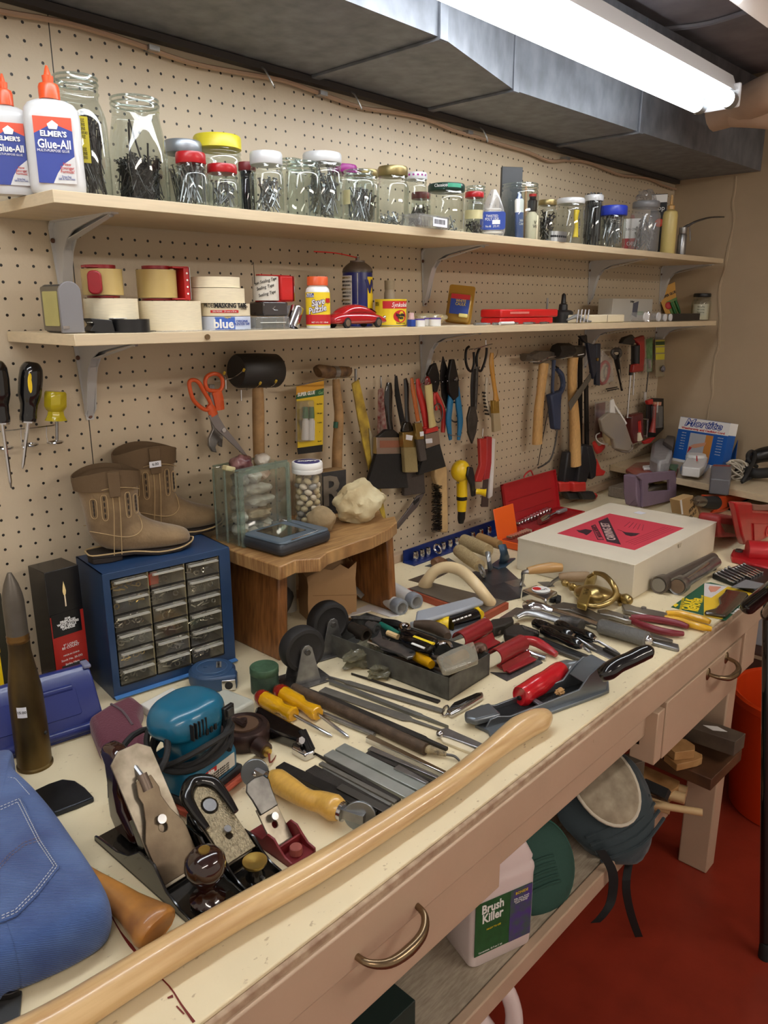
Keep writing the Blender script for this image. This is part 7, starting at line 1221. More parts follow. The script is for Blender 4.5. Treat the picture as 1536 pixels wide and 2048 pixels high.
# block plane
t,L=plane('small black block plane with chequered steel lever cap and brass front knob',-.222,-.556,-.692,.050,.030,1,1)
mx_=L*.64; fr0=(mx_,0,.010); fr1=(mx_-.085,0,.058); N_=Vector((0,1,0)).cross(Vector(fr1)-Vector(fr0)).normalized(); N_=N_ if N_.z>0 else -N_
KN=mat('chequered steel',(150,138,112),.35,.8,var=.3,scale=260,bump=.8,bscale=500)
slab(t,'lever_cap',KN,off(fr0,.012),off(fr1,.018),.036,.036,.003,pts=lambda l:[(.0,-.021),(l*.9,-.021),(l,-.013),(l*1.03,0),(l,.013),(l*.9,.021),(0,.021)],hole=[circ(.0045,12,.028,0),circ(.011,16,.072,0)])
slab(t,'blade',PLS,off(fr0,.004),off(fr1,.004),.038,.038,.003)
A_=Vector(off(fr1,.016)); MB().tube([A_+Vector((.046,-.021,-.022)),A_+Vector((.020,-.022,-.008)),A_+Vector((.002,-.018,.001)),A_+Vector((-.010,0,.004)),A_+Vector((.002,.018,.001)),A_+Vector((.020,.022,-.008)),A_+Vector((.046,.021,-.022))],[.004,.0065,.009,.010,.009,.0065,.004],10,smooth=5).build('palm_rest',JAP,t)
MB().prism([(-.01,0),(.02,0),(.03,.03),(-.006,.044)],-.020,.020,M=basis((.012,0,.004),(1,0,0),y=(0,0,1))).build('rear_casting',JAP,t,bevel=.006)
d_=(Vector(fr1)-Vector(fr0)).normalized(); c=Vector(off(fr0,.016))+d_*.072; MB().cyl(c-N_*.004,c+N_*.001,.0085,seg=16).build('adjusting_nut',STEEL,t); c=Vector(off(fr0,.016))+d_*.034; MB().cyl(c,c+N_*.004,.0045,seg=12).build('cap_screw',STEEL,t); MB().cyl(Vector(off(fr0,.014))+d_*.06,Vector(off(fr0,.012))+d_*.05-N_*.006,.0022,seg=8).build('adjusting_lever',DSTEEL,t)
MB().box(mx_+.008,0,.0045,.004,.040,.001).build('mouth_plate',CHROME,t)
MB().lathe([(.012,.004),(.010,.010),(.0085,.016),(.012,.021)],20,M=T(L*.86,0,0)).build('knob_stem',JAP,t); MB().lathe([(.0125,.020),(.0145,.023),(.0145,.026),(.010,.0255),(.0,.023)],28,M=T(L*.86,0,0)).build('brass_knob',BRASS,t); MB().box(L*.93,.0,.007,.012,.004,.006).build('throat_lever',STEEL,t)
# mini plane
RB2=mat('dark red enamel',(112,30,34),.4,.1,var=.15,scale=60)
t,L=plane('tiny red thumb plane with a tall dark blade',-.163,-.603,-.692,.040,.026,1,1,body=RB2)
mx_=L*.60; fr0=(mx_,0,.006); fr1=(mx_-.055,0,.072); N_=Vector((0,1,0)).cross(Vector(fr1)-Vector(fr0)).normalized(); N_=N_ if N_.x>0 else -N_; d_=(Vector(fr1)-Vector(fr0)).normalized()
slab(t,'blade',PLS,off(fr0,0),off((mx_-.034,0,.046),0),.030,.030,.003,hole=[circ(.0042,12,.026,0)])
slab(t,'blade_cap',mat('mottled dark steel',(92,90,86),.3,.8,col2=(54,52,50),scale=30,var=.3),off((mx_-.028,0,.040),.003),off(fr1,.003),.03,.03,.003,pts=lambda l:[(0,-.014),(l*.5,-.016),(l*.8,-.0185),(l,-.013),(l*1.05,0),(l,.013),(l*.8,.0185),(l*.5,.016),(0,.014)],bev=.0014)
c=Vector(off(fr0,.005))+d_*.035; MB().cyl(c,c+N_*.004,.0048,seg=14).build('cap_screw',STEEL,t); MB().box(mx_+.010,0,.010,.003,.036,.014).build('cross_web',RB2,t,bevel=.001); MB().cyl((L*.84,0,.004),(L*.84,0,.014),.0085,.0078,seg=20).build('front_knob',mat('dusty red knob',(140,70,62),.6),t,bevel=.001)
# ---- sander ----
MK=mat('teal blue plastic',(18,96,126),.28,coat=.3); t=thing('electric_sander','teal electric palm sander wrapped in its black cord','sander',T(-.170,-.470,ZB+.0003)@RZ(14))
MB().box(0,0,.008,.112,.102,.010).build('sanding_pad',mat('faded orange felt',(178,80,56),.8),t,bevel=.002); MB().box(0,0,.019,.104,.092,.012).build('platen',mat('dark platen',(40,44,46),.5),t,bevel=.003)
MB().rings([[(x*a,y*b,z) for x,y in rrect(1,1,.16,4)] for z,a,b in ((.026,.100,.088),(.050,.100,.088),(.060,.094,.082))]).build('base_housing',MK,t,bevel=.001)
for s in (-1,1): MB().tube([(-.050,s*.054,.014),(.050,s*.054,.014)],.004,8).build('clamp_bar',mat('faded orange felt'),t)
MB().rings([[(.004+x*a,y*b,z) for x,y in rrect(1,1,.35,6)] for z,a,b in ((.055,.070,.064),(.085,.074,.066),(.105,.080,.070))]).build('motor_neck',MK,t)
hd=MB().rings([[(-.004+x*a,y*b,z) for x,y in rrect(1,1,.40,7)] for z,a,b in ((.098,.098,.080),(.108,.106,.084),(.122,.108,.086),(.134,.098,.080),(.141,.078,.066),(.144,.05,.045))]).build('top_handle',MK,t,sub=1)
for i in range(5): MB().box(-.036+.006*i,-.040,.118,.0018,.006,.022,M=RX(0)).build('vent_slot',INK,hd)
for i in range(3): MB().box(-.012+.008*i,-.0432,.108,.004,.002,.008).build('vent_window',INK,hd)
MB().box(.032,-.0415,.116,.020,.006,.018).build('switch',BLACKP,hd,bevel=.001); MB().box(.032,-.0455,.116,.011,.003,.010).build('switch_rocker',DSTEEL,hd)
lb=MB().box(.0,-.0445,.042,.072,.0008,.020).build('rating_plate',mat('plate cream',(206,202,190),.4),t); MB().box(-.018,-.0451,.049,.034,.0006,.0065).build('red_plate',INKR,t); text('makita',.0085,INKW,t,basis((-.018,-.0458,.049),(1,0,0),y=(0,0,1)),shear=.3,bold=.0003)
for i in range(4): text('FINISHING SANDER BO4510 115V',.0036,INK,t,basis((.0,-.0452,.0425-.0036*i),(1,0,0),y=(0,0,1)),sx=.9)
pts=[]
for i in range(66):
    a=i*.42-1.2; q=i/66; pts.append((.056*math.cos(a)*(1+.10*math.sin(q*9)),(.050)*math.sin(a)*(1+.06*math.cos(q*7)),.066+.030*math.sin(q*PI*5)**2*.9+.004*math.sin(i)))
pts+=[(-.03,.06,.09),(-.07,.055,.085),(-.105,.03,.075),(-.110,-.01,.07),(-.085,-.03,.09),(-.06,-.02,.105),(-.045,-.0,.115)]
MB().tube(pts,.0042,8,smooth=3).build('power_cord',BLACKM,t); MB().box(-.062,-.006,.075,.020,.012,.012).build('plug',BLACKP,t,bevel=.002)
for s in (-1,1): MB().box(-.078,-.006+s*.004,.075,.014,.0015,.005).build('plug_prong',BRASS,t)
# ---- pouch ----
f=Flat('zip_pouch','maroon fabric zip pouch lying behind the sander','pouch',(250,1440)); MR=mat('maroon fabric',(90,30,50),.85,bump=.4,bscale=300,sheen=.2)
o=f.poly([(176,1432),(215,1408),(262,1386),(285,1405),(276,1425),(292,1460),(285,1495),(220,1502),(195,1480)],0,.036,MR,'pouch_body',.010,seg=3); f.tube([(222,1408,.0365),(245,1422,.037),(265,1450,.036)],.002,mat('zip grey',(96,84,90),.5),'zip',6,3); 
# ---- hatchet ----
HW=mat('hatchet handle wood',(186,128,58),.4,col2=(130,84,40),scale=20,var=.15,coat=.3,stretch=(1,1,1)); k3=K(160,1460,2.954)
f=Flat('hatchet','hatchet lying under the jeans, its handle knob and steel blade sticking out','hatchet',(400,1150),k3); f.tube([(-60,820,.022),(60,900,.022),(170,960,.022),(290,1040,.022),(380,1110,.024),(440,1160,.025),(462,1180,.024)],[.014,.015,.015,.017,.022,.026,.022],HW,'handle',14,4,flat=.8)
k4=K(0,1340,3.2); 
q=Flat('x','x','x',(400,800),k4); o=q.poly([(150,800),(215,770),(310,725),(400,695),(480,705),(545,750),(602,812),(500,855),(345,912),(310,880)],0,.008,mat('blued blade',(62,66,72),.3,.8,col2=(40,42,46),scale=12,var=.2),'blade',.002)
mw_=o.matrix_world.copy(); o.parent=f.t; o.matrix_parent_inverse=Matrix.Identity(4); o.matrix_local=Matrix.Translation(Vector(q.o)-Vector(f.o)); bpy.data.objects.remove(q.t)
q=Flat('iron_plate','corner of a dark steel tool at the bottom left','blade',(20,2010)); q.poly([(-60,1985),(0,1982),(44,1980),(37,2052),(-60,2052)],0,.005,mat('grey blade',(92,92,90),.4,.7),'blade',.001); q.poly([(-60,1990),(0,1984),(40,1979),(20,1988),(-60,2000)],.005,.012,BS,'back_edge',.001)
# ---- jeans ----
DN=bpy.data.materials.new('blue denim'); DN.use_nodes=True; nt=DN.node_tree; b=nt.nodes['Principled BSDF']; b.inputs['Roughness'].default_value=.9; b.inputs['Sheen Weight'].default_value=.2
tc=nt.nodes.new('ShaderNodeTexCoord'); wv=nt.nodes.new('ShaderNodeTexWave'); wv.inputs['Scale'].default_value=260; wv.inputs['Distortion'].default_value=1.5; wv.bands_direction='DIAGONAL'; nt.links.new(tc.outputs['Object'],wv.inputs[0]); no=nt.nodes.new('ShaderNodeTexNoise'); no.inputs['Scale'].default_value=14; no.inputs['Detail'].default_value=6; nt.links.new(tc.outputs['Object'],no.inputs[0])
rp_=nt.nodes.new('ShaderNodeValToRGB'); rp_.color_ramp.elements[0].position=.3; rp_.color_ramp.elements[0].color=lin((44,72,136)); rp_.color_ramp.elements[1].position=.75; rp_.color_ramp.elements[1].color=lin((92,126,186)); nt.links.new(no.outputs[0],rp_.inputs[0])
mx=nt.nodes.new('ShaderNodeMix'); mx.data_type='RGBA'; mx.blend_type='MULTIPLY'; mx.inputs[0].default_value=.45; nt.links.new(rp_.outputs[0],mx.inputs[6]); nt.links.new(wv.outputs[0],mx.inputs[7]); nt.links.new(mx.outputs[2],b.inputs['Base Color']); bp=nt.nodes.new('ShaderNodeBump'); bp.inputs['Strength'].default_value=.5; bp.inputs['Distance'].default_value=.001; nt.links.new(wv.outputs[0],bp.inputs['Height']); nt.links.new(bp.outputs[0],b.inputs['Normal'])
f=Flat('folded_jeans','folded blue denim jeans with a stitched back pocket at the lower left','jeans',(60,1740)); zt=.062
edge=[(0,1512),(28,1548),(70,1588),(110,1635),(150,1692),(188,1748),(216,1795),(222,1822),(205,1850),(150,1884),(90,1912),(40,1932),(0,1950)]
P=[f.p(a,b_,zt*.6) for a,b_ in edge]; P=[(p_.x,p_.y) for p_ in P]+[(-.25,-.16),(-.32,.0),(-.30,.14),(-.16,.20)]
cx=sum(p_[0] for p_ in P)/len(P); cy=sum(p_[1] for p_ in P)/len(P)
R=[]
n=64; tot=len(P)
def samp(u):
    i=int(u*tot)%tot; v=u*tot-int(u*tot); p0,p1,p2,p3=[Vector((*P[(i+j)%tot],0)) for j in (-1,0,1,2)]; return .5*((2*p1)+(p2-p0)*v+(2*p0-5*p1+4*p2-p3)*v*v+(3*p1-p0-3*p2+p3)*v**3)
for z,kk in ((0,.93),(.006,.97),(.020,1.0),(.034,1.0),(.046,.985),(.055,.955),(.060,.90),(.062,.75),(.063,.5),(.0635,.2)):
    R.append([(cx+(samp(i/n).x-cx)*kk,cy+(samp(i/n).y-cy)*kk,z) for i in range(n)])
MB().rings(R).build('denim_body',DN,f.t,sub=1)
k5=K(0,1560,3.2); f.k=k5; 
f.poly([(-120,215),(-20,165),(130,100),(150,140),(270,380),(382,552),(240,735),(110,862),(20,900),(-120,930)],zt+.0005,zt+.0032,DN,'back_pocket',.001)
STJ=mat('pale denim thread',(190,196,206),.8); 
def dash(pts,nm,z=zt+.0040,seg=26,m=STJ):
    Q=[f.p(a,b_,z) for a,b_ in pts]; mb=MB(); tl=[0]
    for i in range(len(Q)-1): tl.append(tl[-1]+(Q[i+1]-Q[i]).length)
    def at(s):
        for i in range(len(Q)-1):
            if s<=tl[i+1]: return Q[i].lerp(Q[i+1],(s-tl[i])/(tl[i+1]-tl[i]))
        return Q[-1]
    nn=max(3,int(tl[-1]/.0042))
    for i in range(nn): mb.cyl(at(tl[-1]*i/nn),at(tl[-1]*(i+.62)/nn),.00055,seg=4)
    mb.build(nm,m,f.t)
dash([(-20,180),(122,118),(255,385),(365,550),(230,722),(105,846),(0,890)],'pocket_stitching'); dash([(-20,200),(112,140),(240,392),(345,548),(220,706),(98,830),(0,872)],'pocket_stitching'); dash([(-20,560),(60,470),(150,400),(262,362)],'pocket_arc_stitch',m=mat('brown thread',(110,96,110),.8)); dash([(-20,590),(66,488),(156,418),(268,382)],'pocket_arc_stitch',m=mat('brown thread'))
f.k=k; dash([(-10,1552),(30,1556),(60,1590)],'waist_stitching',z=zt*.98); dash([(-10,1570),(24,1572),(52,1600)],'waist_stitching',z=zt*.98)
# ---- axe handle ----
AX=mat('hickory axe handle',(214,182,132),.30,col2=(188,150,100),scale=7,var=.1,coat=.45,stretch=(1,14,14))
a=W(1080,1432,z=ZB+.021); b=W(-60,2130,z=ZB+.021); t=thing('axe_handle','long pale hickory axe handle lying along the front edge of the bench','axe handle',basis(Vector((a.x,a.y,ZB+.0005)),Vector((b.x-a.x,b.y-a.y,0)))); Mi=t.matrix_world.inverted()
cl=[(1092,1428),(1076,1440),(1040,1458),(985,1500),(900,1566),(800,1632),(700,1696),(600,1756),(480,1822),(360,1892),(240,1966),(100,2052),(-60,2130)]; rr=[.012,.0215,.0225,.0175,.0165,.017,.0175,.018,.0185,.019,.020,.021,.021]
MB().tube([Mi@W(u,v,z=ZB+.0195) for u,v in cl],rr,20,smooth=5,flat=.82).build('handle_shaft',AX,t,sub=0)
# =============== right side of the bench ===============
k=K(920,1200,4.8)
def edger(label,dx,dy,w=1.):
    f=Flat('groover_trowel',label,'trowel',(500+dx,650+dy),k); g=lambda L_:[(a+dx,b_+dy) for a,b_ in L_]
    f.poly(g([(290,690),(450,775),(795,600),(760,560),(480,700)]),0,.0016,DSTEEL,'steel_sole',.0003); f.poly(g([(350,620),(475,690),(735,565),(600,500)]),.004,.008,RED_T,'red_base',.001)
    A=f.p(335+dx,560+dy,.026); B=f.p(595+dx,420+dy,.026); d=(B-A).normalized(); l=(B-A).length; n=Vector((-d.y,d.x,0))
    pr=[(.0165*math.cos(math.radians(q)),.0165*math.sin(math.radians(q))+.002) for q in range(-60,200,20)]
    R=[[tuple(A+d*s+n*(-x)+Vector((0,0,z))) for x,z in pr]+[tuple(A+d*s+n*(-x*.88)+Vector((0,0,z*.88))) for x,z in pr[::-1]] for s in (0,l)]
    MB().rings(R).build('rolled_handle',RED_T,f.t)
    MB().rings([[tuple(A+d*s+n*(-.0145)+Vector((0,0,-.008))),tuple(A+d*s+n*(-.016)+Vector((0,0,-.008))),tuple(A+d*s+n*(-.022)+Vector((0,0,-.020))),tuple(A+d*s+n*(-.020)+Vector((0,0,-.020)))] for s in (0,l)]).build('handle_web',RED_T,f.t)
    return f
RED_T=mat('trowel red enamel',(140,32,36),.35,.1,var=.1,scale=40,coat=.3)
edger('red sheet-metal groover trowel in front, right beside the metal tray',0,0); edger('second red sheet-metal groover trowel behind, beside the grey case',-345,-165)
f=Flat('red_pliers_grip','curved red dipped tool handle emerging behind the front red trowel','tool',(750,430),k); f.tube([(610,380,.030),(720,400,.022),(830,460,.014),(925,525,.008)],[.008,.010,.009,.006],mat('dipped red grip',(160,24,34),.3,coat=.3),'grip',12,4); f.tube([(600,480,.010),(700,520,.007),(825,560,.005)],[.006,.005,.006],CHROME,'chrome_jaw',10,3)
# monkey wrench + cluster
f=Flat('pipe_wrench','old dark monkey wrench with a toothed screw, left of the black screwdrivers','wrench',(500,260),k); f.poly([(270,210),(310,180),(500,155),(520,190),(430,235),(330,265),(280,260)],.0,.022,FILED,'upper_jaw',.003); f.poly([(420,280),(500,230),(600,230),(770,290),(650,362),(560,345),(430,320)],0,.020,FILED,'lower_jaw',.004)
for i in range(7): f.tube([(600+20*i,252+8*i,.021),(628+20*i,285+6*i,.021)],.0016,STEEL,'screw_tooth',6,0)
f.poly([(640,330),(720,330),(1410,590),(1380,615),(1290,620),(660,375)],0,.008,mat('long grey shank',(88,86,82),.4,.7),'shank',.002); f.poly([(730,355),(1330,588),(1350,600),(1300,603),(720,375)],.008,.0086,INK,'shank_groove',0)
f=Flat('offset_wrench','grey bent box wrench with a knurled collar','wrench',(700,150),k); f.tube([(540,165,.014),(620,125,.018),(720,130,.018),(850,165,.016),(980,205,.014)],[.007,.011,.012,.011,.010],STEEL,'shank',12,4,flat=.6); f.tube([(960,200,.014),(1060,215,.014),(1165,250,.014)],[.012,.014,.015],DSTEEL,'knurled_head',12,2)
f=Flat('flat_scraper','triangular grey scraper blade under the box wrench','scraper',(560,100),k); f.poly([(540,70),(640,85),(640,120),(420,185),(380,170)],0,.0015,STEEL,'blade',0)
for i,(a_,b_,c_,lb) in enumerate((((700,215),(1085,345),(1310,480),'black-handled screwdriver, upper left of the three'),((780,280),(1165,440),(1260,510),'black-handled screwdriver, lowest of the three'),((920,225),(1290,375),(1540,520),'black-handled screwdriver, rightmost of the three'))):
    f=Flat('screwdriver',lb+' among the wrenches','screwdriver',a_,k); v=lambda t,z=.019:(a_[0]+(b_[0]-a_[0])*t,a_[1]+(b_[1]-a_[1])*t,z)
    f.tube([v(0),v(.05),v(.2),v(.35),v(.45),v(.75),v(.92),v(1)],[.006,.0105,.0115,.0105,.0088,.0115,.0105,.007],GLOSSB,'handle',14,0); f.tube([v(.97),v(1.06)],.006,CHROME,'collar',12,0); f.tube([(b_[0],b_[1],.014),(c_[0]*.8+b_[0]*.2,c_[1]*.8+b_[1]*.2,.008),(c_[0],c_[1],.004)],[.0028,.0028,.001],STEEL,'blade',8,0)
bar('wide_ruler','broad grey steel rule lying under the black screwdrivers','rule',k,(1130,380),(1500,555),.028,.0015,STEEL); bar('nail_punch','dark square bar at the end of the steel rule','bar',k,(1390,455),(1580,560),.010,.007,FILED)
for i in range(5):
    o=MB().tube([(0,0,.004),(.02,.004,.006),(.045,.0,.004),(.07,-.006,.004)],.0022,6,smooth=3).build('steel_pin',random.choice([STEEL,CHROME,RUST])); o.matrix_world=T(*(W(*k(270+25*i,290+18*i),z=ZB)))@RZ(-25+8*i); o.location.z=ZB+.0005+.001*i; tag(o,'small steel pin in the cluster beside the monkey wrench','pin','pins beside the monkey wrench')
# torque wrench, pliers
f=Flat('torque_wrench','long chrome ratchet wrench with a knurled grey grip','wrench',(1000,200),k); f.tube([(640,75,.020),(690,60,.022),(800,75,.020),(900,105,.019)],[.017,.020,.014,.009],CHROME,'ratchet_head',14,4,flat=.7); f.tube([(880,100,.019),(1100,165,.019),(1340,248,.019)],.0072,CHROME,'shaft',14,0); f.tube([(1330,245,.019),(1350,250,.019),(1700,350,.019),(1790,378,.019),(1805,384,.019)],[.012,.0155,.0155,.0155,.011],mat('knurled grey',(120,120,118),.45,.6,bump=.9,bscale=700),'knurled_grip',18,0); c=f.p(1805,384,.019); MB().sph(c,.0105,14).build('chrome_end',CHROME,f.t)
kp=K(920,1180,3.2)
f=Flat('channel_pliers','long grey slip-joint pliers with a round rivet, behind the chrome wrench','pliers',(800,150),kp); f.poly([(560,100),(660,75),(760,90),(850,130),(960,190),(1160,255),(1365,315),(1360,328),(1150,290),(930,225),(800,160),(700,125),(590,115)],.006,.014,mat('worn plier steel',(104,98,90),.4,.7),'upper_arm',.002); f.poly([(700,130),(760,140),(820,190),(1100,275),(1400,345),(1405,375),(1380,372),(1150,310),(900,250),(760,190)],0,.008,STEEL,'lower_arm',.002); c=f.p(722,118,.0142); MB().cyl(c,c+Vector((0,0,.0012)),.006,seg=16).build('rivet',CHROME,f.t); f.poly([(740,150),(800,155),(830,190),(800,195)],.004,.010,BS,'lower_jaw',.002)
def pl(label,grip,pts1,pts2,jaw,piv):
    f=Flat('pliers',label,'pliers',piv,kp); f.tube(pts1,[.006,.0075,.0078,.0072,.005],grip,'handle_grip',12,4); f.tube(pts2,[.006,.0075,.0078,.0072,.005],grip,'handle_grip',12,4); f.poly(jaw,.003,.013,mat('chrome vanadium',(150,146,140),.3,.8),'jaws',.002); c=f.p(*piv,.0134); MB().cyl(c,c+Vector((0,0,.002)),.0055,seg=14).build('pivot',STEEL,f.t); return f
pl('pliers with dark maroon dipped grips',MAROON,[(1095,175,.009),(1180,178,.010),(1300,195,.010),(1400,215,.010),(1460,235,.009)],[(1090,190,.009),(1160,222,.010),(1260,255,.010),(1360,275,.010),(1430,280,.009)],[(878,125),(930,120),(1010,140),(1080,165),(1100,195),(1060,190),(980,165),(890,148)],(1062,172))
pl('pliers with yellow dipped grips at the bench edge',mat('dipped yellow grip',(222,170,30),.35,coat=.3),[(1320,150,.009),(1400,152,.010),(1500,175,.010),(1560,190,.010),(1600,205,.009)],[(1310,178,.009),(1400,195,.010),(1500,225,.010),(1560,240,.010),(1610,250,.009)],[(1035,90),(1080,88),(1130,105),(1240,125),(1330,145),(1320,180),(1220,165),(1120,140),(1050,125)],(1176,115))
# knocker
f=Flat('door_knocker','brass urn-shaped door knocker with an engraved plate','door knocker',(760,800),k2); BZ=mat('polished brass',(170,148,96),.3,.95,var=.08,scale=20)
f.tube([(545,720,.020),(560,725,.022),(585,740,.018),(605,750,.023),(625,760,.017),(650,775,.024)],[.003,.009,.006,.010,.006,.014],BZ,'top_finial',14,3); f.tube([(650,775,.022),(690,785,.026),(740,795,.028),(800,800,.024),(860,805,.018)],[.018,.031,.034,.028,.014],BZ,'urn_body',22,4,flat=.62); f.poly([(690,680),(752,672),(690,860),(632,840)],.030,.044,mat('brushed brass',(176,152,84),.35,.9),'engraved_plate',.003)
f.tube([(860,805,.018),(890,815,.014),(920,822,.016),(945,832,.016),(955,836,.016)],[.012,.009,.013,.010,.004],BZ,'lower_finial',14,3)
f.tube([(735,665,.072),(790,680,.076),(840,730,.070),(862,790,.050),(820,840,.032),(740,865,.028),(660,850,.030)],[.004,.006,.0065,.007,.0075,.006,.004],BZ,'knocker_ring',12,5); f.tube([(735,668,.072),(700,690,.050)],.004,BZ,'ring_hinge',8,0); c=f.p(690,770,.0446)
text('The Family',.013,mat('engraved line',(96,78,40),.5,.5),f.t,basis(c,f.p(725,690,.0446)-f.p(665,850,.0446)),sx=.95)
f.tube([(880,840,.006),(888,855,.004)],.004,BZ,'foot_pin',8,0)
# surform
k=kp; SM=mat('silver grey casting',(112,118,124),.34,.7)
f=Flat('surform_plane','long grey cast rasp plane with a black curved handle','rasp plane',(600,750),k)
f.poly([(95,860),(180,900),(200,945),(340,870),(580,780),(900,665),(955,640),(950,560),(830,620),(520,740),(240,830)],0,.006,SM,'bed',.001)
A=f.p(150,905,0); B=f.p(930,655,0); d=(B-A).normalized(); n=Vector((-d.y,d.x,0)); l=(B-A).length; Mf=basis(A,d)
for y in (.0,.040): MB().prism([(0,0),(l,0),(l,.050),(l*.93,.056),(l*.84,.044),(l*.76,.022),(l*.2,.013),(l*.10,.020),(.012,.018)],-.0018,.0018,M=Mf@basis((0,y,0),(1,0,0),y=(0,0,1))).build('side_rail',SM,f.t,bevel=.001)
MB().box(l*.5,.020,.004,l*.9,.036,.004,M=Mf).build('rasp_plate',mat('rasp plate',(44,46,48),.45,.7,bump=1,bscale=900,var=.4,scale=600),f.t); MB().box(l*.46,.020,.012,.010,.038,.004,M=Mf).build('cross_bridge',SM,f.t,bevel=.001); MB().prism([(-.012,.004),(.035,0),(.04,.04),(-.012,.036),(-.022,.020)],.010,.022,M=Mf).build('front_nose',SM,f.t,bevel=.004); MB().rings([[Mf@Vector((x,y,z)) for y in (0,.04) for z in (0,)] +[Mf@Vector((x,.04,.003)),Mf@Vector((x,0,.003))] for x,z in ((l*.9,0),(l,0))]); 
MB().prism([(l*.80,.030),(l*.9,.052),(l,.058),(l,.04),(l*.88,.03)],0,.040,M=Mf@basis((0,.040,0),(1,0,0),y=(0,0,1))).build('rear_block',SM,f.t,bevel=.003)
hp=[(870,500,.062),(930,520,.064),(985,490,.070),(1060,455,.076),(1140,415,.082),(1200,395,.086),(1228,392,.087)]
f.tube([(900,545,.050),(950,520,.058),(1010,480,.066),(1080,450,.072),(1150,415,.078),(1205,393,.082),(1225,390,.082)],[.014,.0175,.0165,.0155,.016,.0145,.008],GLOSSB,'black_handle',16,4,flat=.85)
o=MB().blob((0,0,.012),(.010,.006,.005),4,.6,3).build('wood_shavings',mat('wood shaving',(180,140,90),.8),f.t); o.matrix_local=Mf@T(l*.66,.018,.004)
f=Flat('pipe_cutter','grey cast tool with a ribbed bright red handle','tool',(500,600),k); RR=mat('glossy red rubber',(186,24,34),.22,coat=.4); f.tube([(385,685,.018),(395,680,.018),(450,640,.020),(500,610,.021),(560,570,.022),(620,530,.022),(645,515,.022)],[.014,.0185,.0175,.0185,.0165,.0175,.0165],RR,'ribbed_handle',20,3)
c=f.p(383,690,.018); dd=(f.p(395,680,.018)-f.p(385,685,.018)).normalized(); MB().cyl(c-dd*.003,c,.004,seg=10).build('end_hole',INK,f.t)
f.tube([(645,515,.022),(680,500,.022),(740,495,.020),(830,515,.016)],[.013,.010,.013,.010],mat('grey cast aluminium',(136,142,146),.35,.7),'cast_head',14,4); f.poly([(620,450),(680,435),(760,450),(830,490),(820,530),(700,500),(640,500)],.008,.028,mat('grey cast aluminium'),'cast_arm',.006)
# ---- carving set box ----
k=K(1090,1000,4.955)
BX=mat('off-white carton',(214,206,186),.6,var=.03,scale=14); x0,x1,y0,y1,h_=.922,1.415,-.592,-.278,.083
t=thing('carving_set_box','large flat off-white carton with a pink CARVING SET label','box',T(x0,y0,ZB+.0004)); w_,d_=x1-x0,y1-y0
MB().box(w_/2,d_/2,h_/2,w_,d_,h_).build('carton_body',BX,t,bevel=.0015); MB().box(w_/2,d_/2,h_+.0005,w_+.002,d_+.002,.002).build('lid_flap',mat('off-white carton lid',(220,212,192),.6,var=.03,scale=14),t,bevel=.001)
sc=MB()
for i in range(38): sc.box(-.0012,.006+i*d_/38,h_-.002,.001,.0048,.0035)
sc.build('scalloped_edge',BX,t); MB().prism([(-.010,0),(.010,0),(.006,-.010),(-.006,-.010)],0,.001,M=basis((w_*.50,-.0012,h_-.004),(1,0,0),y=(0,0,1))).build('tuck_tab',mat('tab shade',(190,178,154),.6),t)
PK=mat('pink red label',(206,62,80),.55); DK=mat('dark banner',(58,40,50),.5)
fl=Flat('label_tmp','x','x',(700,300),k,z=ZB+h_+.0019); off=Vector(fl.o)-Vector(t.matrix_world.translation)
def onlid(pts,m,n,z1): q=fl.poly(pts,0,z1,m,n,0); q.parent=t; q.matrix_local=Matrix.Translation(off); return q
onlid([(120,330),(640,133),(1378,278),(888,496)],PK,'pink_label',.0004); onlid([(528,212),(622,170),(752,440),(612,410)],DK,'dark_banner',.0008); onlid([(455,256),(498,240),(585,394),(520,392)],DK,'small_banner',.0008); onlid([(463,262),(494,250),(576,388),(526,386)],mat('pink inner',(190,70,84),.55),'small_banner_fill',.0010)
onlid([(310,296),(350,300),(400,288),(470,300),(440,330),(410,348),(380,330),(335,318)],DK,'figure_print',.0008); onlid([(715,290),(790,318),(940,330),(900,352),(850,358),(800,345),(760,305)],DK,'bird_print',.0008)
for i in range(5): onlid([(840+34*i,215+7*i),(846+34*i,216+7*i),(790+44*i,262+9*i),(783+44*i,261+9*i)],mat('label line',(150,50,64),.6),'print_line',.0008)
for i in range(4): onlid([(800+26*i,415+9*i),(806+26*i,417+9*i),(1196+26*i,265+8*i),(1190+26*i,263+8*i)],mat('label line 2',(176,56,70),.6),'print_line',.0008)
A_=W(*k(668,408),z=fl.z); B_=W(*k(592,228),z=fl.z); c=(A_+B_)/2-Vector(t.matrix_world.translation); text('CARVING SET',.030,mat('banner letters',(206,176,170),.5),t,basis((c.x,c.y,h_+.0030),B_-A_),sx=.86,bold=.0006)
A_=W(*k(560,388),z=fl.z); B_=W(*k(478,252),z=fl.z); c=(A_+B_)/2-Vector(t.matrix_world.translation); text("WOODCARVER'S",.017,DK,t,basis((c.x,c.y,h_+.0032),B_-A_),sx=.8)
bpy.data.objects.remove(fl.t); MB().prism([(w_-.07,d_-.13),(w_-.045,d_-.135),(w_-.04,d_-.11),(w_-.066,d_-.105)],h_+.002,h_+.0026).build('price_sticker',STICKER,t)
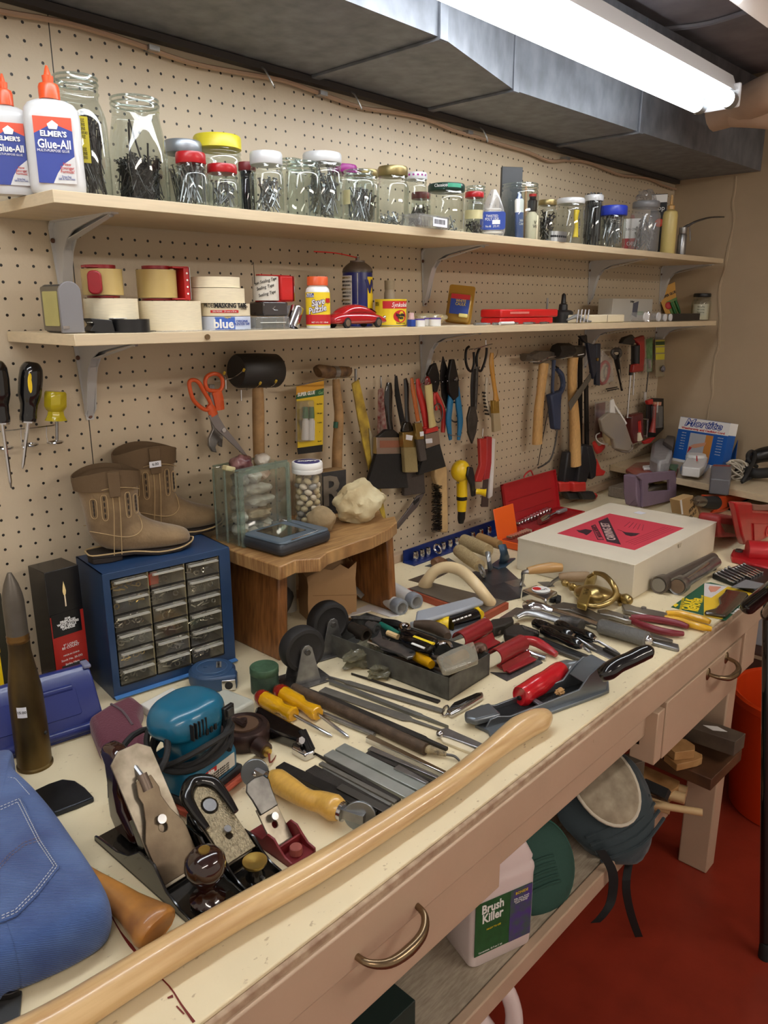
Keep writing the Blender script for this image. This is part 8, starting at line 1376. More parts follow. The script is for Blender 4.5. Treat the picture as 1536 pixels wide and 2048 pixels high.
# ---- red socket case ----
k=K(930,930,5.297)
t=thing('socket_case','open red metal case of chrome sockets behind the white carton','socket case',T(1.185,-.158,ZB+.0005)@Matrix.Diagonal((.74,.8,1,1))); RC=mat('case red',(176,34,38),.4,.2); L_=.40
MB().box(L_/2,.055,.003,L_,.12,.006).box(L_/2,-.004,.012,L_,.003,.024).box(L_/2,.114,.012,L_,.003,.024).box(.0015,.055,.012,.003,.12,.024).box(L_-.0015,.055,.012,.003,.12,.024).build('case_tray',RC,t)
MB().box(L_/2,.055,.012,L_-.008,.112,.012).build('inner_tray',mat('tray red',(140,28,30),.45),t)
lid=MB().box(L_/2,.0,.061,L_,.004,.122).box(L_/2,-.006,.121,L_,.014,.003).box(.0015,-.006,.061,.003,.014,.122).box(L_-.0015,-.006,.061,.003,.014,.122).build('case_lid',RC,t,M=T(0,.118,.022)@RX(-14)); MB().box(L_*.5,-.0025,.066,L_*.8,.0015,.003).box(L_*.5,-.0025,.026,L_*.84,.0015,.002).build('pressed_rib',mat('rib red',(150,26,30),.4,.2),lid); MB().tube([(.17,0,.124),(.18,-.004,.134),(.215,-.006,.140),(.235,-.002,.124)],.003,6,smooth=3).build('wire_catch',RC,lid)
for i in range(11):
    r_=.0062+.0006*i; o=MB().lathe([(r_*.9,0),(r_,.001),(r_,.022),(r_*.8,.024),(r_*.5,.024)],14,M=RX(90)).build('chrome_socket',CHROME); o.matrix_world=t.matrix_world@T(.035+.0235*i,.100,.018+r_); tag(o,'chrome socket lying in its row in the open red case','socket','sockets in the red case')
o=MB().tube([(.10,.03,.03),(.16,.034,.032),(.24,.05,.030),(.33,.055,.028)],[.010,.013,.005,.005],14,smooth=4).build('small_ratchet',CHROME); o.matrix_world=t.matrix_world.copy(); tag(o,'chrome ratchet handle lying in the red case in front of the sockets','ratchet')
o=MB().box(.30,.045,.032,.07,.016,.010).build('bit_holder',mat('pale grey bar',(160,160,162),.4,.4),bevel=.003); o.matrix_world=t.matrix_world.copy(); tag(o,'pale grey bar at the right end of the red case','bar')
# orange case
OR=mat('case orange',(226,92,24),.4); t=thing('bit_case','small open orange plastic case of chrome bits, left of the red case','case',T(1.052,-.192,ZB+.0005)@Matrix.Diagonal((.85,.8,1,1))); MB().box(.075,.035,.010,.15,.08,.020).build('case_tray',OR,t,bevel=.002); MB().box(.06,.0,.045,.115,.004,.09).build('case_lid',OR,t,M=T(-.01,.074,.018)@RX(-16),bevel=.002); MB().box(.075,.032,.0205,.14,.068,.002).build('dark_tray',mat('brick red tray',(150,56,40),.5),t)
for i in range(9):
    o=MB().cyl((0,0,0),(0,-.022,0),.0052,seg=8).build('hex_bit',CHROME); o.matrix_world=t.matrix_world@T(.02+.014*i,.055-.001*(i%2),.027); tag(o,'short chrome bit in the small orange case','bit','bits in the orange case')
# ---- flashlights ----
k=K(1150,860,3.98)
for i,(a,b_,lb) in enumerate((((665,1235),(1100,1020),'dull grey tube with a round lens end, nearest the white carton'),((815,1245),(1120,1050),'dull grey tube with a brownish round end, nearer the bench edge'))):
    f=Flat('steel_tube',lb,'tube',a,k); A_=f.p(*a,.021); B_=f.p(*b_,.018); Z,l=zto(A_,B_); MB().lathe([(.0,.004),(.017,.002),(.021,0),(.0215,.004),(.0205,.028),(.015,.034),(.0145,l)],24,M=Z).build('tube_body',STEEL if i else mat('dull grey tube',(112,104,98),.4,.7),f.t); MB().cyl(A_+(A_-B_).normalized()*-.0012,A_+(A_-B_).normalized()*.0004,.0165,seg=24).build('end_face',mat('clouded lens',(130,126,118),.5,.2) if not i else mat('rusty cap',(124,104,86),.6,.4,var=.2),f.t)
    if i: f.poly([(850,1190),(870,1195),(1075,1060),(1060,1045)],.030,.034,CHROME,'pen_clip',.001); f.poly([(1050,1010),(1125,1000),(1135,1050),(1080,1060)],.0,.024,DSTEEL,'tail_piece',.003)
# bit set
f=Flat('bit_set','black plastic tray holding two rows of small steel drivers','tool set',(1300,1170),k); f.poly([(1093,1140),(1330,1060),(1560,1110),(1560,1240),(1440,1270)],0,.014,BLACKP,'plastic_tray',.003); f.poly([(1240,1250),(1360,1190),(1540,1230),(1440,1262)],.014,.0146,mat('grey sheet',(120,124,128),.4),'grey_sheet',0)
for r in range(2):
    for i in range(5):
        a_=(1120+26*i+150*r,1140-12*i-45*r*1.0); a_=(1118+26*i,1143-13*i) if r==0 else (1255+22*i,1105-10*i); b2=(a_[0]+150,a_[1]+70) ; q=MB(); 
        g=Flat('precision_driver','tiny steel driver seated in the %s row of the black tray'%('front','back')[r],'driver',a_,k,group='drivers in the %s row of the black tray'%('front','back')[r]); g.tube([(a_[0],a_[1],.018),(a_[0]+6,a_[1]+3,.018)],.0036,CHROME,'bead',10,0); g.tube([(a_[0],a_[1],.017),(b2[0],b2[1],.017)],.0020,STEEL,'shaft',8,0); g.tube([(b2[0]-50,b2[1]-24,.017),(b2[0],b2[1],.017)],.0028,CHROME,'ring_grip',8,0)
# caulk remover card
f=Flat('caulk_card','green and yellow CAULK REMOVER card with a dark blister at the bench edge','card',(1100,1350),k); f.poly([(765,1408),(1030,1218),(1080,1212),(1438,1300),(1200,1515)],0,.0012,mat('card green 2',(40,92,66),.45),'card',0); f.poly([(1028,1225),(1215,1245),(1420,1300),(1170,1505),(1025,1478)],.0012,.0017,mat('card yellow 2',(224,186,50),.45),'yellow_panel',0)
f.poly([(1030,1218),(1215,1245),(1085,1335),(1027,1320)],.0017,.0021,mat('photo white',(212,206,204),.45),'photo_panel',0); f.poly([(1070,1240),(1165,1248),(1120,1285),(1080,1290),(1062,1262)],.0021,.0025,mat('hand print',(206,140,116),.5),'hand_print',0)
f.poly([(1140,1330),(1185,1290),(1200,1262),(1370,1290),(1385,1310),(1200,1475),(1030,1450),(1035,1432),(1110,1415),(1150,1380)],.0017,.010,mat('smoked blister',(64,56,44),.16,coat=.7,alpha=.94),'blister',.005)
def ctext(s,size,a_,b2,m,z=.0022,**kw):
    A2=f.p(*a_,z); B2=f.p(*b2,z); text(s,size,m,f.t,basis((A2+B2)/2,B2-A2),**kw)
ctext('CAULK',.024,(880,1430),(920,1345),INKY,bold=.0012,sx=.95); ctext('REMOVER',.024,(945,1445),(990,1335),INKY,bold=.0012,sx=.82); ctext('REMOVES OLD CAULK',.008,(845,1415),(860,1350),INKY); ctext('FAST AND EASY',.007,(1003,1400),(1020,1290),INKY); ctext('No damage - guaranteed - 1 piece',.009,(1215,1495),(1420,1310),INKW)
f.poly([(780,1395),(805,1380),(825,1390),(800,1410)],.0017,.0021,INKY,'round_mark',0)
# ---- vise ----
k=K(1150,860,3.98); VR=mat('vise red',(176,28,34),.35,.1,var=.08,scale=30,coat=.3)
w=Wall('bench_vise','heavy bright red bench vise bolted at the right end of the bench','vise',k,(1400,850),-.66)
w.poly([(1278,575),(1415,580),(1418,640),(1570,650),(1700,660),(1700,990),(1545,1000),(1360,915),(1335,840),(1300,660)],-.022,.0,VR,'fixed_jaw',.006); w.poly([(1425,745),(1700,760),(1700,950),(1432,905)],.0,.004,VR,'raised_panel',.003); c=w.p(1545,800,.004); text('CO.',.040,mat('vise letters',(206,70,66),.4),w.t,T(c[0],c[1],.006),ex=.001,bold=.001)
w.poly([(1420,590),(1500,600),(1700,585),(1700,640),(1425,645)],-.018,-.005,mat('worn jaw tan',(150,110,96),.5,.3),'jaw_insert',.003)
f=Flat('x','x','x',(1400,1000),k); vb=[f.poly([(1240,985),(1260,945),(1370,950),(1560,985),(1640,1040),(1640,1120),(1500,1085),(1400,1060),(1330,1030),(1250,1010)],0,.016,VR,'swivel_base',.004),f.tube([(1370,960,.03),(1700,980,.03)],.028,VR,'base_neck',20,0)]
c=f.p(1305,968,.016); vb.append(MB().cyl(c,c+Vector((0,0,.006)),.010,seg=6).build('lock_bolt',DSTEEL,f.t))
for o in vb: o.parent=w.t; o.matrix_parent_inverse=Matrix.Identity(4); o.matrix_local=w.t.matrix_world.inverted()@Matrix.Translation(f.o)
bpy.data.objects.remove(f.t)
w=Wall('sanding_machine','dark red painted machine body with a grey brush stripe behind the vise','machine',k,(1220,780),-.60); w.poly([(1150,720),(1165,680),(1300,690),(1310,900),(1160,860),(1155,800)],-.06,.0,mat('dusty red body',(150,44,42),.5,var=.15,scale=20),'body',.010); w.poly([(1165,745),(1300,765),(1308,830),(1200,815)],.0,.002,mat('olive brown stripe',(110,84,62),.6,var=.2),'stripe',0)
# drill
w=Wall('electric_drill','orange electric drill with black collar and shiny chuck lying by the wall shelf','drill',k,(1130,600),-.46); DO=mat('drill orange',(196,70,30),.35)
w.tube([(955,570),(985,560),(1005,570)],[14,34,38],mat('steel chuck',(140,136,128),.28,.9),'chuck',18,0); w.tube([(965,572),(1000,570),(1022,572)],[26,38,34],mat('steel chuck'),'chuck',18,0); w.tube([(1010,575),(1040,575),(1115,580)],[34,44,50],BLACKM,'black_collar',20,0); w.poly([(1110,530),(1330,525),(1420,560),(1460,700),(1330,690),(1250,690),(1180,660),(1095,665),(1130,630)],-.045,.0,DO,'drill_body',.012); w.poly([(1215,580),(1270,582),(1272,618),(1215,612)],.0,.001,INK,'name_badge',0);  w.tube([(1222,655,.0),(1232,655,.003)],14,INK,'lock_hole',10,0)
# book
w=Wall('home_book','tan paperback about home projects standing under the wall shelf','book',k,(900,600),-.455); w.poly([(832,560),(940,520),(1000,700),(850,672)],-.03,0,mat('tan book cover',(176,146,100),.6),'cover',.001)
for s,yy in (('THE',560),('HOME',625),('REPLACE',680)): c=w.p(930,yy,0); text(s,.020,mat('book ink',(50,40,30),.6),w.t,T(c[0],c[1],.001)@RZ(16),sx=.8)
w.poly([(838,560),(850,556),(862,670),(850,672)],.0,.001,INKW,'spine_stripe',0); w.poly([(1000,600),(1100,620),(1100,730),(1000,700)],-.03,-.005,mat('tan block',(150,124,96),.6),'second_book',.001)
# purple handle tool
w=Wall('sanding_block','dusty purple plastic tool with a rectangular hand hole, behind the carton','tool',k,(650,500),-.270); PP=mat('dusty purple plastic',(122,104,124),.5,var=.05)
w.poly([(495,365),(540,345),(800,325),(812,420),(805,560),(832,668),(540,615),(545,520),(535,400)],-.004,.006,PP,'front_plate',.003,holes=[[(585,425),(752,395),(755,480),(583,493)]]); w.poly([(492,370),(530,360),(540,620),(505,610),(490,520)],-.05,-.004,PP,'side_plate',.004)
for i,(a_,b2) in enumerate((((432,602),(510,545)),((485,612),(520,572)),((526,620),(568,573)))):
    o=MB(); A2=W(*k(*a_),y=-.27); B2=W(*k(*b2),y=-.24); o.tube([A2,(A2+B2)/2+Vector((0,0,.006)),B2],.0016,6,smooth=3); q=o.build('wire_prong',CHROME); tag(q,'thin bright wire prong sticking up behind the carton','wire','wire prongs behind the carton')
# grey box of bits on bench
A2=W(1222,990,z=ZB); t=thing('parts_box','flat grey box with clear packets on top, in the far corner of the bench','box',T(1.80,-.20,ZB+.0004)@RZ(-3)); MB().box(.11,.06,.018,.22,.13,.036).build('box_body',mat('wood grey box',(124,112,98),.6,var=.2,scale=30,stretch=(1,6,6)),t,bevel=.002)
for i,(x,y,m_) in enumerate(((.04,.03,mat('clear pack',(190,180,160),.3)),(.10,.05,INKW),(.15,.04,mat('grey pack',(150,146,140),.4)))): MB().box(x,y,.044,.05,.05,.014,M=T(0,0,0)@RZ(4*i)).build('packet',m_,t,bevel=.003)
o=MB().box(0,0,.022,.05,.02,.044).box(.05,0,.02,.03,.018,.04).build('cream_cartons',mat('carton cream ochre',(214,196,120),.5),bevel=.001); o.matrix_world=T(1.965,-.21,ZB)@RZ(-30)@T(0,.03,0); tag(o,'small cream cartons seen through the purple tool handle','carton'); 
# ---- end wall shelf ----
ZS=.865; mb=MB(); P=[(XE,-.002),(1.955,-.002),(1.901,-.281),(1.835,-.594),(1.70,-1.25),(XE,-1.25)]; mb.prism(P,ZS-.022,ZS); o=mb.build('corner_shelf',SH,bevel=.001); tag(o,'low wooden shelf along the end wall above the back of the bench','shelf')
for yy in (-.02,-1.2): pass
MB().box(XE-.02,-.62,ZS-.045,.04,1.2,.046).build('shelf_cleat',APRON,o)
k=K(1236,640,5.12)
def onend(name,label,cat,a,b_,z0,h,m,dep=.10,bev=.002,group=None):
    A2=W(*k(*a),z=ZS); B2=W(*k(*b_),z=ZS); return A2,B2
# mortite boxes
def facebox(name,label,cat,a,b_,top,th,m,lean=-10,z=ZS):
    A2=W(*a,z=z); B2=W(*b_,z=z); L2=(B2-A2).length; M=basis(Vector((A2.x,A2.y,z+.0006)),B2-A2); c=(A2+B2)/2; nrm=Vector((c.x,c.y,z)); hh=(W(*top,y=A2.y).z-z)/math.cos(math.radians(lean)); t=thing(name,label,cat,M@RX(lean)); MB().box(L2/2,th/2,hh/2,L2,th,hh).build('carton',m,t,bevel=.0008); return t,L2,hh
MBL=mat('mortite blue',(24,92,176),.4); 
t,L2,hh=facebox('caulking_cord_box','blue and white caulking cord box with a picture of a hand at a window','box',(1344,921),(1442,940),(1370,830),.045,MBL,-9)
F=lambda x,z,y=-.001: basis((x,y,z),(1,0,0),y=(0,0,1))
MB().box(L2/2,-.0004,hh*.86,L2,.0008,hh*.27).build('white_header',INKW,t); MB().box(L2/2,-.0004,hh*.03,L2,.0008,hh*.06).build('white_footer',INKW,t); text('Mortite',hh*.22,INKB,t,F(L2*.48,hh*.89),shear=.3,bold=.002,sx=L2/(hh*.22*4.2)); text('Mortite',hh*.22,INKW,t,F(L2*.48,hh*.89,-.0018),shear=.3,bold=-.0005,sx=L2/(hh*.22*4.2)); text('Weatherstrip and Caulking Cord',hh*.062,INKR,t,F(L2*.5,hh*.765),sx=L2/(hh*.062*15.5),bold=.0004)
MB().box(L2*.50,-.0008,hh*.38,L2*.46,.0008,hh*.60).build('photo_panel',mat('photo grey',(176,180,186),.4),t); MB().box(L2*.66,-.0014,hh*.38,L2*.14,.0006,hh*.60).build('wood_print',mat('wood print',(196,130,60),.5),t); MB().prism([(L2*.28,hh*.36),(L2*.38,hh*.44),(L2*.62,hh*.52),(L2*.60,hh*.44),(L2*.42,hh*.36)],0,.0006,M=F(0,0,-.0013)).build('hand_print',mat('skin print',(206,150,120),.5),t); MB().prism([(L2*.28,hh*.22),(L2*.36,hh*.36),(L2*.30,hh*.38)],0,.0006,M=F(0,0,-.0013)).build('sleeve_print',INKR,t)
for i in range(7):
    text('seals out',hh*.032,INKW,t,F(L2*.14,hh*(.66-.06*i))); text('cold and wind',hh*.030,INKW,t,F(L2*.87,hh*(.66-.06*i)),sx=.8)
MB().box(L2+.0005,.0225,hh*.87,.001,.045,hh*.26).build('white_side_band',INKW,t)
t,L2,hh=facebox('caulking_cord_box','second blue box with a red corner flash, standing behind the first','box',(1376,908),(1468,926),(1400,817),.03,mat('mortite blue 2',(22,76,150),.4),-5); MB().prism([(0,hh*.86),(L2*.5,hh),(L2*.30,hh),(0,hh*.92)],0,.0008,M=F(0,0,-.0003)).build('red_flash',INKR,t); text('NEW IMPROVED',hh*.05,INKW,t,F(L2*.22,hh*.94),sx=.8); text('MORTITE',hh*.14,INKW,t,F(L2*.55,hh*.86),sx=.8)
# timer blister, grey box, twine, black cord, grey device, cards
def trace(name,label,cat,pts,h,m,part='body',bev=.003,z=ZS,group=None):
    f=Flat(name,label,cat,pts[0],k,z=z,group=group); f.poly(pts,0,h,m,part,bev); return f
f=trace('timer_blister','white dial timer in a clear blister pack lying before the blue box','blister pack',[(640,1500),(700,1420),(1010,1395),(880,1560),(640,1545)],.012,mat('blister card grey',(150,156,170),.4,alpha=.8),'blister_card'); f.poly([(655,1480),(700,1410),(920,1400),(880,1490),(840,1520),(660,1500)],.012,.045,mat('timer white',(212,212,210),.4),'timer_body',.004); c=f.p(800,1400,.046); MB().cyl(c,c+Vector((0,0,.010)),.036,.032,seg=26).build('timer_dial',mat('timer white'),f.t); f.tube([(806,1395,.057),(808,1440,.057)],.0022,INKR,'red_pointer',6,0); f.poly([(650,1490),(760,1510),(740,1530),(645,1520)],.012,.02,mat('pale blue print',(110,150,206),.4),'blue_print',0)
f=trace('grey_keybox','small two-tone grey box right of the timer pack','box',[(955,1490),(980,1475),(1160,1480),(1165,1560),(1150,1640),(945,1620)],.05,mat('grey plastic box',(98,98,102),.4),'box_body',.004); f.poly([(975,1480),(1155,1485),(1150,1495),(975,1490)],.05,.052,mat('dull red line',(130,56,48),.5),'red_line',0)
f=Flat('twine_ball','loose ball of off-white twine before the blue boxes','twine',(1215,1530),k,z=ZS); random.seed(9); c=f.p(1215,1540,.03)
for j in range(4): MB().torus((0,0,0),.030+.003*j,.0030,20,5,M=T(c.x,c.y,c.z)@RZ(50*j)@RX(35+30*j)).build('twine_loop',mat('twine',(190,180,162),.8),f.t)
MB().tube([tuple(c+Vector((.03*math.cos(i*1.1),.03*math.sin(i*1.7),.028*math.sin(i*.9)))) for i in range(36)],.0028,5,smooth=3).build('twine_tangle',mat('twine'),f.t)
f=Flat('black_cord_set','black extension cord bundle hanging its loop over the shelf edge','cord',(1400,1500),k,z=ZS); f.tube([(1330,1480,.03),(1420,1400,.06),(1560,1370,.07),(1700,1390,.07)],[.02,.035,.04,.04],BLACKP,'black_bundle',14,4,flat=.7); f.tube([(1270,1660,.012),(1330,1560,.04),(1390,1440,.06),(1400,1370,.075),(1365,1345,.08),(1330,1380,.08),(1340,1450,.06),(1420,1500,.035)],.0065,BLACKM,'cord_loop',10,5); f.tube([(1270,1665,.010),(1380,1600,.015),(1540,1540,.02),(1700,1520,.02)],[.004,.007,.008,.008],BLACKM,'cord_tail',10,4); f.tube([(1240,1530,.03),(1300,1545,.03),(1420,1570,.03),(1560,1560,.03)],.018,BLACKM,'cord_coil',12,4)
f=Flat('light_fixture_pack','grey ribbed plastic device in a clear pack leaning near the corner','device',(440,1400),k,z=ZS); f.poly([(350,1250),(430,1200),(540,1220),(560,1330),(520,1430),(420,1445),(330,1400)],.0,.06,mat('silver grey plastic',(150,150,152),.4,var=.12,scale=60),'device_body',.012); f.poly([(460,1240),(590,1060),(605,1075),(560,1300)],.06,.075,mat('ribbed grey',(104,98,94),.5,var=.3,scale=90,stretch=(8,1,1)),'ribbed_panel',.003)
f=trace('red_seed_cards','red and tan printed cards lying flat near the corner','card',[(80,1530),(180,1460),(400,1445),(560,1480),(620,1520),(600,1580),(400,1560),(200,1600)],.012,mat('tan red cards',(140,108,84),.6,col2=(150,60,50),scale=22,var=.2),'cards',.002); f.poly([(250,1490),(350,1480),(370,1510),(265,1515)],.012,.022,INKW,'white_piece',.003); f.poly([(520,1470),(620,1480),(600,1540),(530,1520)],.012,.018,mat('green foil',(90,120,84),.5,var=.2),'green_piece',.002)
# ---- under the bench and floor ----
k=K(880,1680,5.486); ZL=.2865
PJ=mat('pale pinkish plastic',(222,208,206),.35,coat=.2)
t=thing('weed_killer_jug','white plastic Brush Killer jug on the lower shelf','jug',T(.245,-.657,ZL)@RZ(-19)@Matrix.Scale(1.1,4)); R=[]
for z,a_,b2 in ((0,.118,.078),(.004,.124,.084),(.05,.126,.086),(.14,.126,.086),(.150,.128,.088),(.158,.126,.086),(.166,.118,.080),(.172,.122,.082),(.20,.096,.070),(.235,.056,.050),(.25,.04,.04)): R.append([(x*a_+.062,y*b2+.043,z) for x,y in rrect(1,1,.12,4)])
MB().rings(R).build('jug_body',PJ,t,bevel=.001)
F=lambda x,z,y: basis((x,y,z),(1,0,0),y=(0,0,1))
MB().box(.060,-.0012,.077,.112,.001,.100).build('green_label',mat('label green',(30,84,44),.45,var=.15,scale=60),t); MB().box(.094,-.0018,.077,.044,.0006,.100).build('purple_panel',mat('label purple',(74,52,130),.45,col2=(60,90,70),scale=50,var=.2),t); text('Brush\nKiller',.023,INKW,t,F(.037,.104,-.0022),bold=.0006,sx=.82);  text('READY TO USE',.0042,INKY,t,F(.04,.073,-.0022)); text('BONIDE',.007,INKY,t,F(.094,.119,-.0028)); text('Kills vines, brush\nand tree stumps\nLawn friendly',.0046,INKW,t,F(.094,.105,-.0028)); text('Concentrate  32 fl oz (1 qt)',.0042,INKW,t,F(.035,.032,-.0022))
f=None; k=K(860,1400,2.272)
t=thing('green_cushion','round dark green ridged seat cushion leaning beside the jug','cushion',T(.484,-.634,ZL+.066)@RZ(-20)@RX(58)); MB().sph((0,0,0),.092,30,rz=.030).build('cushion_body',mat('dark green canvas',(34,70,60),.8,bump=.5,bscale=120),t); 
for i in range(5): MB().tube([(-.05,.012-.012*i,.0285),(.0,.015-.012*i,.031),(.03,.012-.012*i,.0295)],.003,6,smooth=3).build('ridge',mat('dark green canvas'),t)
MB().torus((0,0,0),.091,.004,36,6).build('piping',mat('teal piping',(30,84,74),.7),t)
def kpad(label,c,rz,rx,s=1.):
    t=thing('knee_pad',label,'knee pad',T(*c)@RZ(rz)@RX(rx)@RZ(20)); NV=mat('slate green nylon',(40,54,60),.8,bump=.4,bscale=80,sheen=.2); MB().blob((0,0,-.01),(.100*s,.125*s,.045),3,.12,1.2,sub=4).build('padding',NV,t); 
    MB().sph((0,.030*s,.034),.064*s,28,ry=.084*s,rz=.020).build('knee_cap',mat('scuffed cap',(176,164,140),.7,col2=(136,124,104),scale=30,var=.3),t); MB().tube([(.064*s*math.cos(a)*1.0,.030*s+.084*s*math.sin(a)*1.0,.036) for a in [2*PI*i/30 for i in range(30)]],.004,8,True).build('cap_rim',mat('pale rim',(206,198,180),.5),t)
    for i in range(4): MB().tube([(-.085*s,-.035*s-.018*i,.010),(0,-.045*s-.020*i,.034-.004*i),(.08*s,-.035*s-.018*i,.010)],.004,6,smooth=3).build('pleat',NV,t)
    return t
t=kpad('big dark knee pad with a scuffed oval cap and hanging straps',(.752,-.650,ZL+.086),-34,46,1.12)
ST_=mat('black webbing',(16,16,18),.8)
def strap(pts,wd,nm='knee_pad_strap'):
    P=[Vector(p) for p in pts]; Q=[]
    for i in range(len(P)-1):
        for s in range(4): 
            g=lambda j:P[min(max(j,0),len(P)-1)]; t_=s/4; p0,p1,p2,p3=g(i-1),g(i),g(i+1),g(i+2); Q.append(.5*((2*p1)+(p2-p0)*t_+(2*p0-5*p1+4*p2-p3)*t_*t_+(3*p1-p0-3*p2+p3)*t_**3))
    Q.append(P[-1]); R=[]
    for i,q in enumerate(Q):
        n=Vector((.75,-.66,0)); th=Vector((0,-.0012,0)); R.append([q-n*wd/2,q+n*wd/2,q+n*wd/2+th,q-n*wd/2+th])
    return MB().rings(R)
yS=-.725
o=strap([W(1200,1700,y=-.70),W(1225,1745,y=yS),W(1222,1800,y=yS),W(1205,1830,y=yS),W(1190,1845,y=yS)],.020).build('hanging_strap',ST_); tag(o,'shorter black webbing strap hanging left below the knee pad','strap')
o=strap([W(1266,1690,y=-.70),W(1252,1760,y=yS),W(1258,1815,y=yS),W(1276,1870,y=yS),W(1288,1895,y=yS),W(1276,1912,y=yS),W(1262,1900,y=yS)],.018).build('hanging_strap',ST_); tag(o,'longer black webbing strap with a curled end below the knee pad','strap')
# lumber
WD=mat('pine lumber',(190,148,96),.6,col2=(150,108,62),scale=20,var=.15,stretch=(1,1,1)); WDK=mat('dark stained lumber',(96,62,36),.6,col2=(70,44,26),scale=16,var=.2); WGR=mat('grey weathered lumber',(98,84,68),.7,col2=(76,64,54),scale=16,var=.2)
def plank(label,end,back,w,h,m,name='lumber_plank',z=None,group=None,rx=0):
    A2=Vector(end); B2=Vector(back); o=MB().box(0,0,0,(B2-A2).length,w,h).build(name,m,bevel=.0015); o.matrix_world=basis((A2+B2)/2,B2-A2)@RX(rx); tag(o,label,'plank',group); return o
def lumber(label,pts,z,h,m): f=Flat('lumber_plank',label,'plank',pts[0],lambda x,y:(1180+x/4.315,1360+y/4.315),z=z-h); f.poly(pts,0,h,m,'plank_body',.0015); return f
f=lumber('grey weathered plank with a white tag, top of the lumber stack',[(1255,535),(1345,462),(1130,385),(900,325),(700,330),(800,385)],.452,.038,WGR); f.poly([(975,388),(1100,400),(1185,445),(1060,432)],.038,.0388,INKW,'paper_tag',0)
lumber('wide dark brown board under the grey plank',[(1050,860),(1315,600),(1100,520),(700,540),(560,650)],.385,.030,WDK)
lumber('short pine block with a cut corner, upper of the pair',[(690,480),(830,510),(905,560),(905,605),(735,625),(640,545)],.428,.022,WD); lumber('short pine block, lower of the pair',[(745,690),(905,610),(968,640),(970,670),(930,690),(752,730),(640,640),(700,600)],.405,.018,WD)
lumber('square-ended pine post lying flat near the knee pad',[(345,790),(470,735),(775,870),(765,920),(700,960),(560,900)],.335,.030,WD); lumber('grey wooden block standing behind the pine post',[(280,640),(470,610),(475,700),(325,740)],.40,.07,WGR)
f=Flat('red_stick','red painted stick with a black taped end on the lumber pile','stick',(1300,1575),lambda x,y:(x,y),z=.352); f.tube([(1190,1528,0),(1300,1573,0)],.014,mat('red stained wood',(120,34,24),.5),'stick_body',4,0); f.tube([(1290,1569,.001),(1336,1590,.001)],.0165,BLACKM,'taped_end',4,0)
for i,(x,y,z) in enumerate((W(1374,1583,y=-.74),W(1370,1598,y=-.75),W(1340,1618,y=-.73))): o=MB().cyl((0,0,0),(-.09,.40,0),.013,seg=14).build('dowel',mat('pale dowel',(206,176,130),.5)); o.matrix_world=T(x,y,z); tag(o,'short thick pale dowel end below the pine post','dowel','thick pale dowels')
o=MB().cyl(W(1405,1625,y=-.80),(.80,-.50,.305),.0085,seg=14).build('dowel',mat('pale dowel')); tag(o,'long thin pale dowel sticking out furthest toward the leg','dowel')
plank('pale batten lying along the lower shelf edge',(.86,-.70,.296),(.70,-.66,.296),.022,.018,WD,'batten'); plank('second pale batten beside it',(.88,-.675,.298),(.74,-.60,.298),.020,.020,WD,'batten')
plank('dark green tool case lid poking out under the near drawer',(.090,-.600,.320),(-.55,-.590,.320),.12,.060,mat('dark green case',(28,44,40),.5),'green_case')
# lower jug
t=thing('bleach_jug','white plastic jug with a looped handle below the lower shelf','jug',T(.235,-.64,.0)@RZ(-20)@Matrix.Scale(1.12,4)); MB().rings([[(x*a_,y*b2,z) for x,y in rrect(1,1,.3,5)] for z,a_,b2 in ((0,.15,.11),(.01,.155,.115),(.09,.155,.115),(.12,.14,.105),(.16,.09,.075),(.20,.05,.05),(.225,.045,.045))]).build('jug_body',PJ,t,sub=1); MB().tube([(.02,-.01,.215),(.065,-.02,.215),(.085,-.03,.17),(.085,-.035,.12),(.07,-.035,.09)],[.012,.014,.014,.016,.012],12,smooth=4).build('handle_loop',PJ,t); MB().tube([(.03,-.062,.10),(.045,-.066,.115),(.06,-.064,.10),(.055,-.066,.08)],.003,6,smooth=4).build('wire_hook',mat('dull wire',(150,140,110),.5,.4),t)
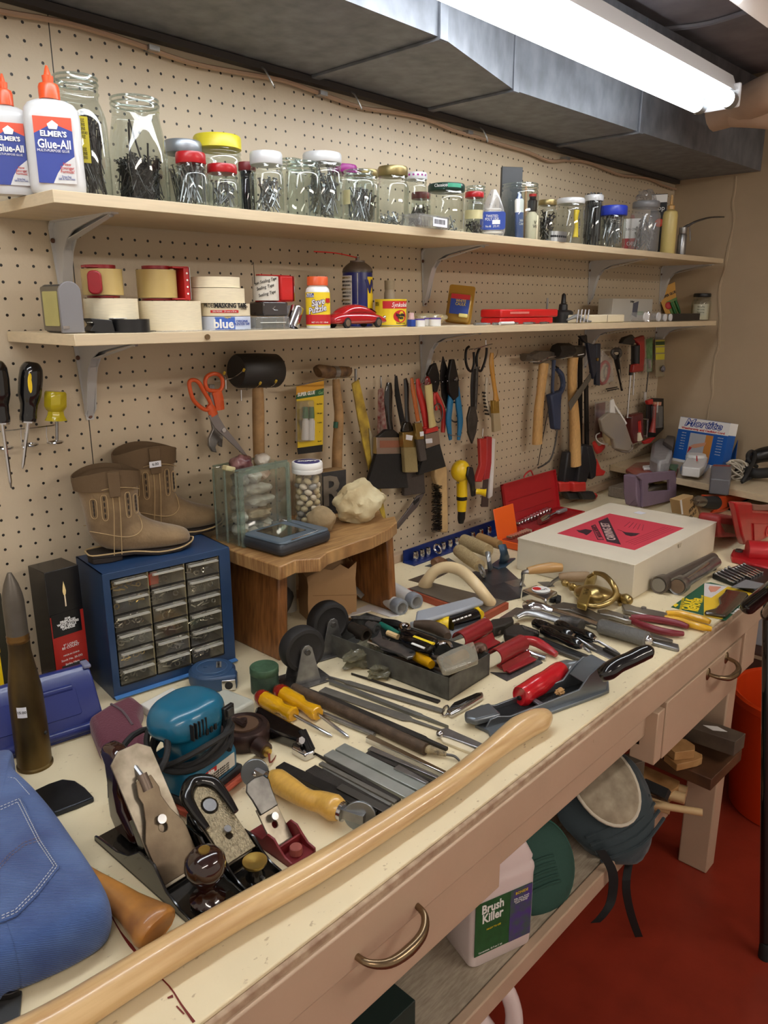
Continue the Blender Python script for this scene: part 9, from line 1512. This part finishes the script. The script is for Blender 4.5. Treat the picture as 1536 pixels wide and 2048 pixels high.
# bucket
t=thing('orange_bucket','large bright orange plastic bucket standing past the bench leg','bucket',T(1.575,-.815,.0)); OB=mat('bucket orange',(206,62,18),.35); MB().lathe([(.0,.004),(.140,.0),(.145,.006),(.168,.34),(.176,.345),(.176,.365),(.168,.37),(.160,.365),(.138,.012),(0,.012)],48).build('bucket_body',OB,t); MB().tube([(-.17,-.02,.33),(-.18,-.06,.25),(-.12,-.17,.20),(.0,-.2,.19),(.12,-.16,.2)],.003,6,smooth=4).build('wire_handle',STEEL,t)
o=MB().blob((0,0,0),(.05,.04,.02),3,.3,2).build('black_rag',BLACKM); o.matrix_world=T(1.53,-.80,.375-.03); tag(o,'black rag inside the orange bucket','rag')
# cartons at far end
CT=mat('tan cardboard',(158,124,88),.7); CBN=mat('brown printed cardboard',(92,62,50),.6)
t=thing('storage_carton','tan cardboard carton on the floor at the end wall','carton',T(2.08,-.95,0)); MB().box(0,0,.095,.42,.80,.19).build('carton_body',CT,t,bevel=.002)
t=thing('printed_carton','dark brown printed carton standing on the tan carton','carton',T(2.08,-.93,.1905)); MB().box(0,0,.065,.40,.78,.13).build('carton_body',CBN,t,bevel=.002); text('SUPPLY, SOUTH HOLLAND',.022,mat('carton print',(170,140,116),.6),t,basis((-.2015,.23,.05),(0,-1,0),y=(0,0,1))); MB().box(-.2012,.2,.118,.001,.38,.012).build('pale_strip',mat('pale strip',(190,168,140),.6),t)
o=MB().box(0,0,.05,.20,.30,.10).build('white_box',mat('bluish white box',(186,190,200),.5),bevel=.002); o.matrix_world=T(2.05,-.68,.321); tag(o,'bluish white box on top of the dark brown carton','box')
o=MB().box(0,0,.05,.20,.30,.10).build('dark_case',mat('dark green grey case',(44,54,54),.5),bevel=.004); o.matrix_world=T(2.07,-.68,.422); tag(o,'dark grey-green case stacked on the bluish white box','case')
# black stand
t=thing('folding_stand','black tubular metal stand with rubber-tipped handles at the right edge','stand',T(0,0,0))
a=Vector((.962,-.962,.0)); b=Vector((1.022,-.856,.792)); MB().tube([a+Vector((0,0,.002)),a.lerp(b,.5),b],.0125,16).build('upright_leg',GLOSSB,t); MB().lathe([(.015,0),(.016,.03),(.013,.04)],16,M=T(a.x,a.y,0)).build('rubber_foot',BLACKM,t); MB().sph(b,.017,16).build('rounded_tip',GLOSSB,t); MB().tube([b,W(1560,1195,y=-.90)],.015,14).build('upper_tube',GLOSSB,t)
c=W(1497,1213,y=-.84); MB().tube([c,W(1545,1175,y=-.88),W(1580,1140,y=-.93)],[.016,.0155,.0155],16).build('grip_tube',GLOSSB,t); MB().sph(c,.0165,16).build('rounded_tip',GLOSSB,t)
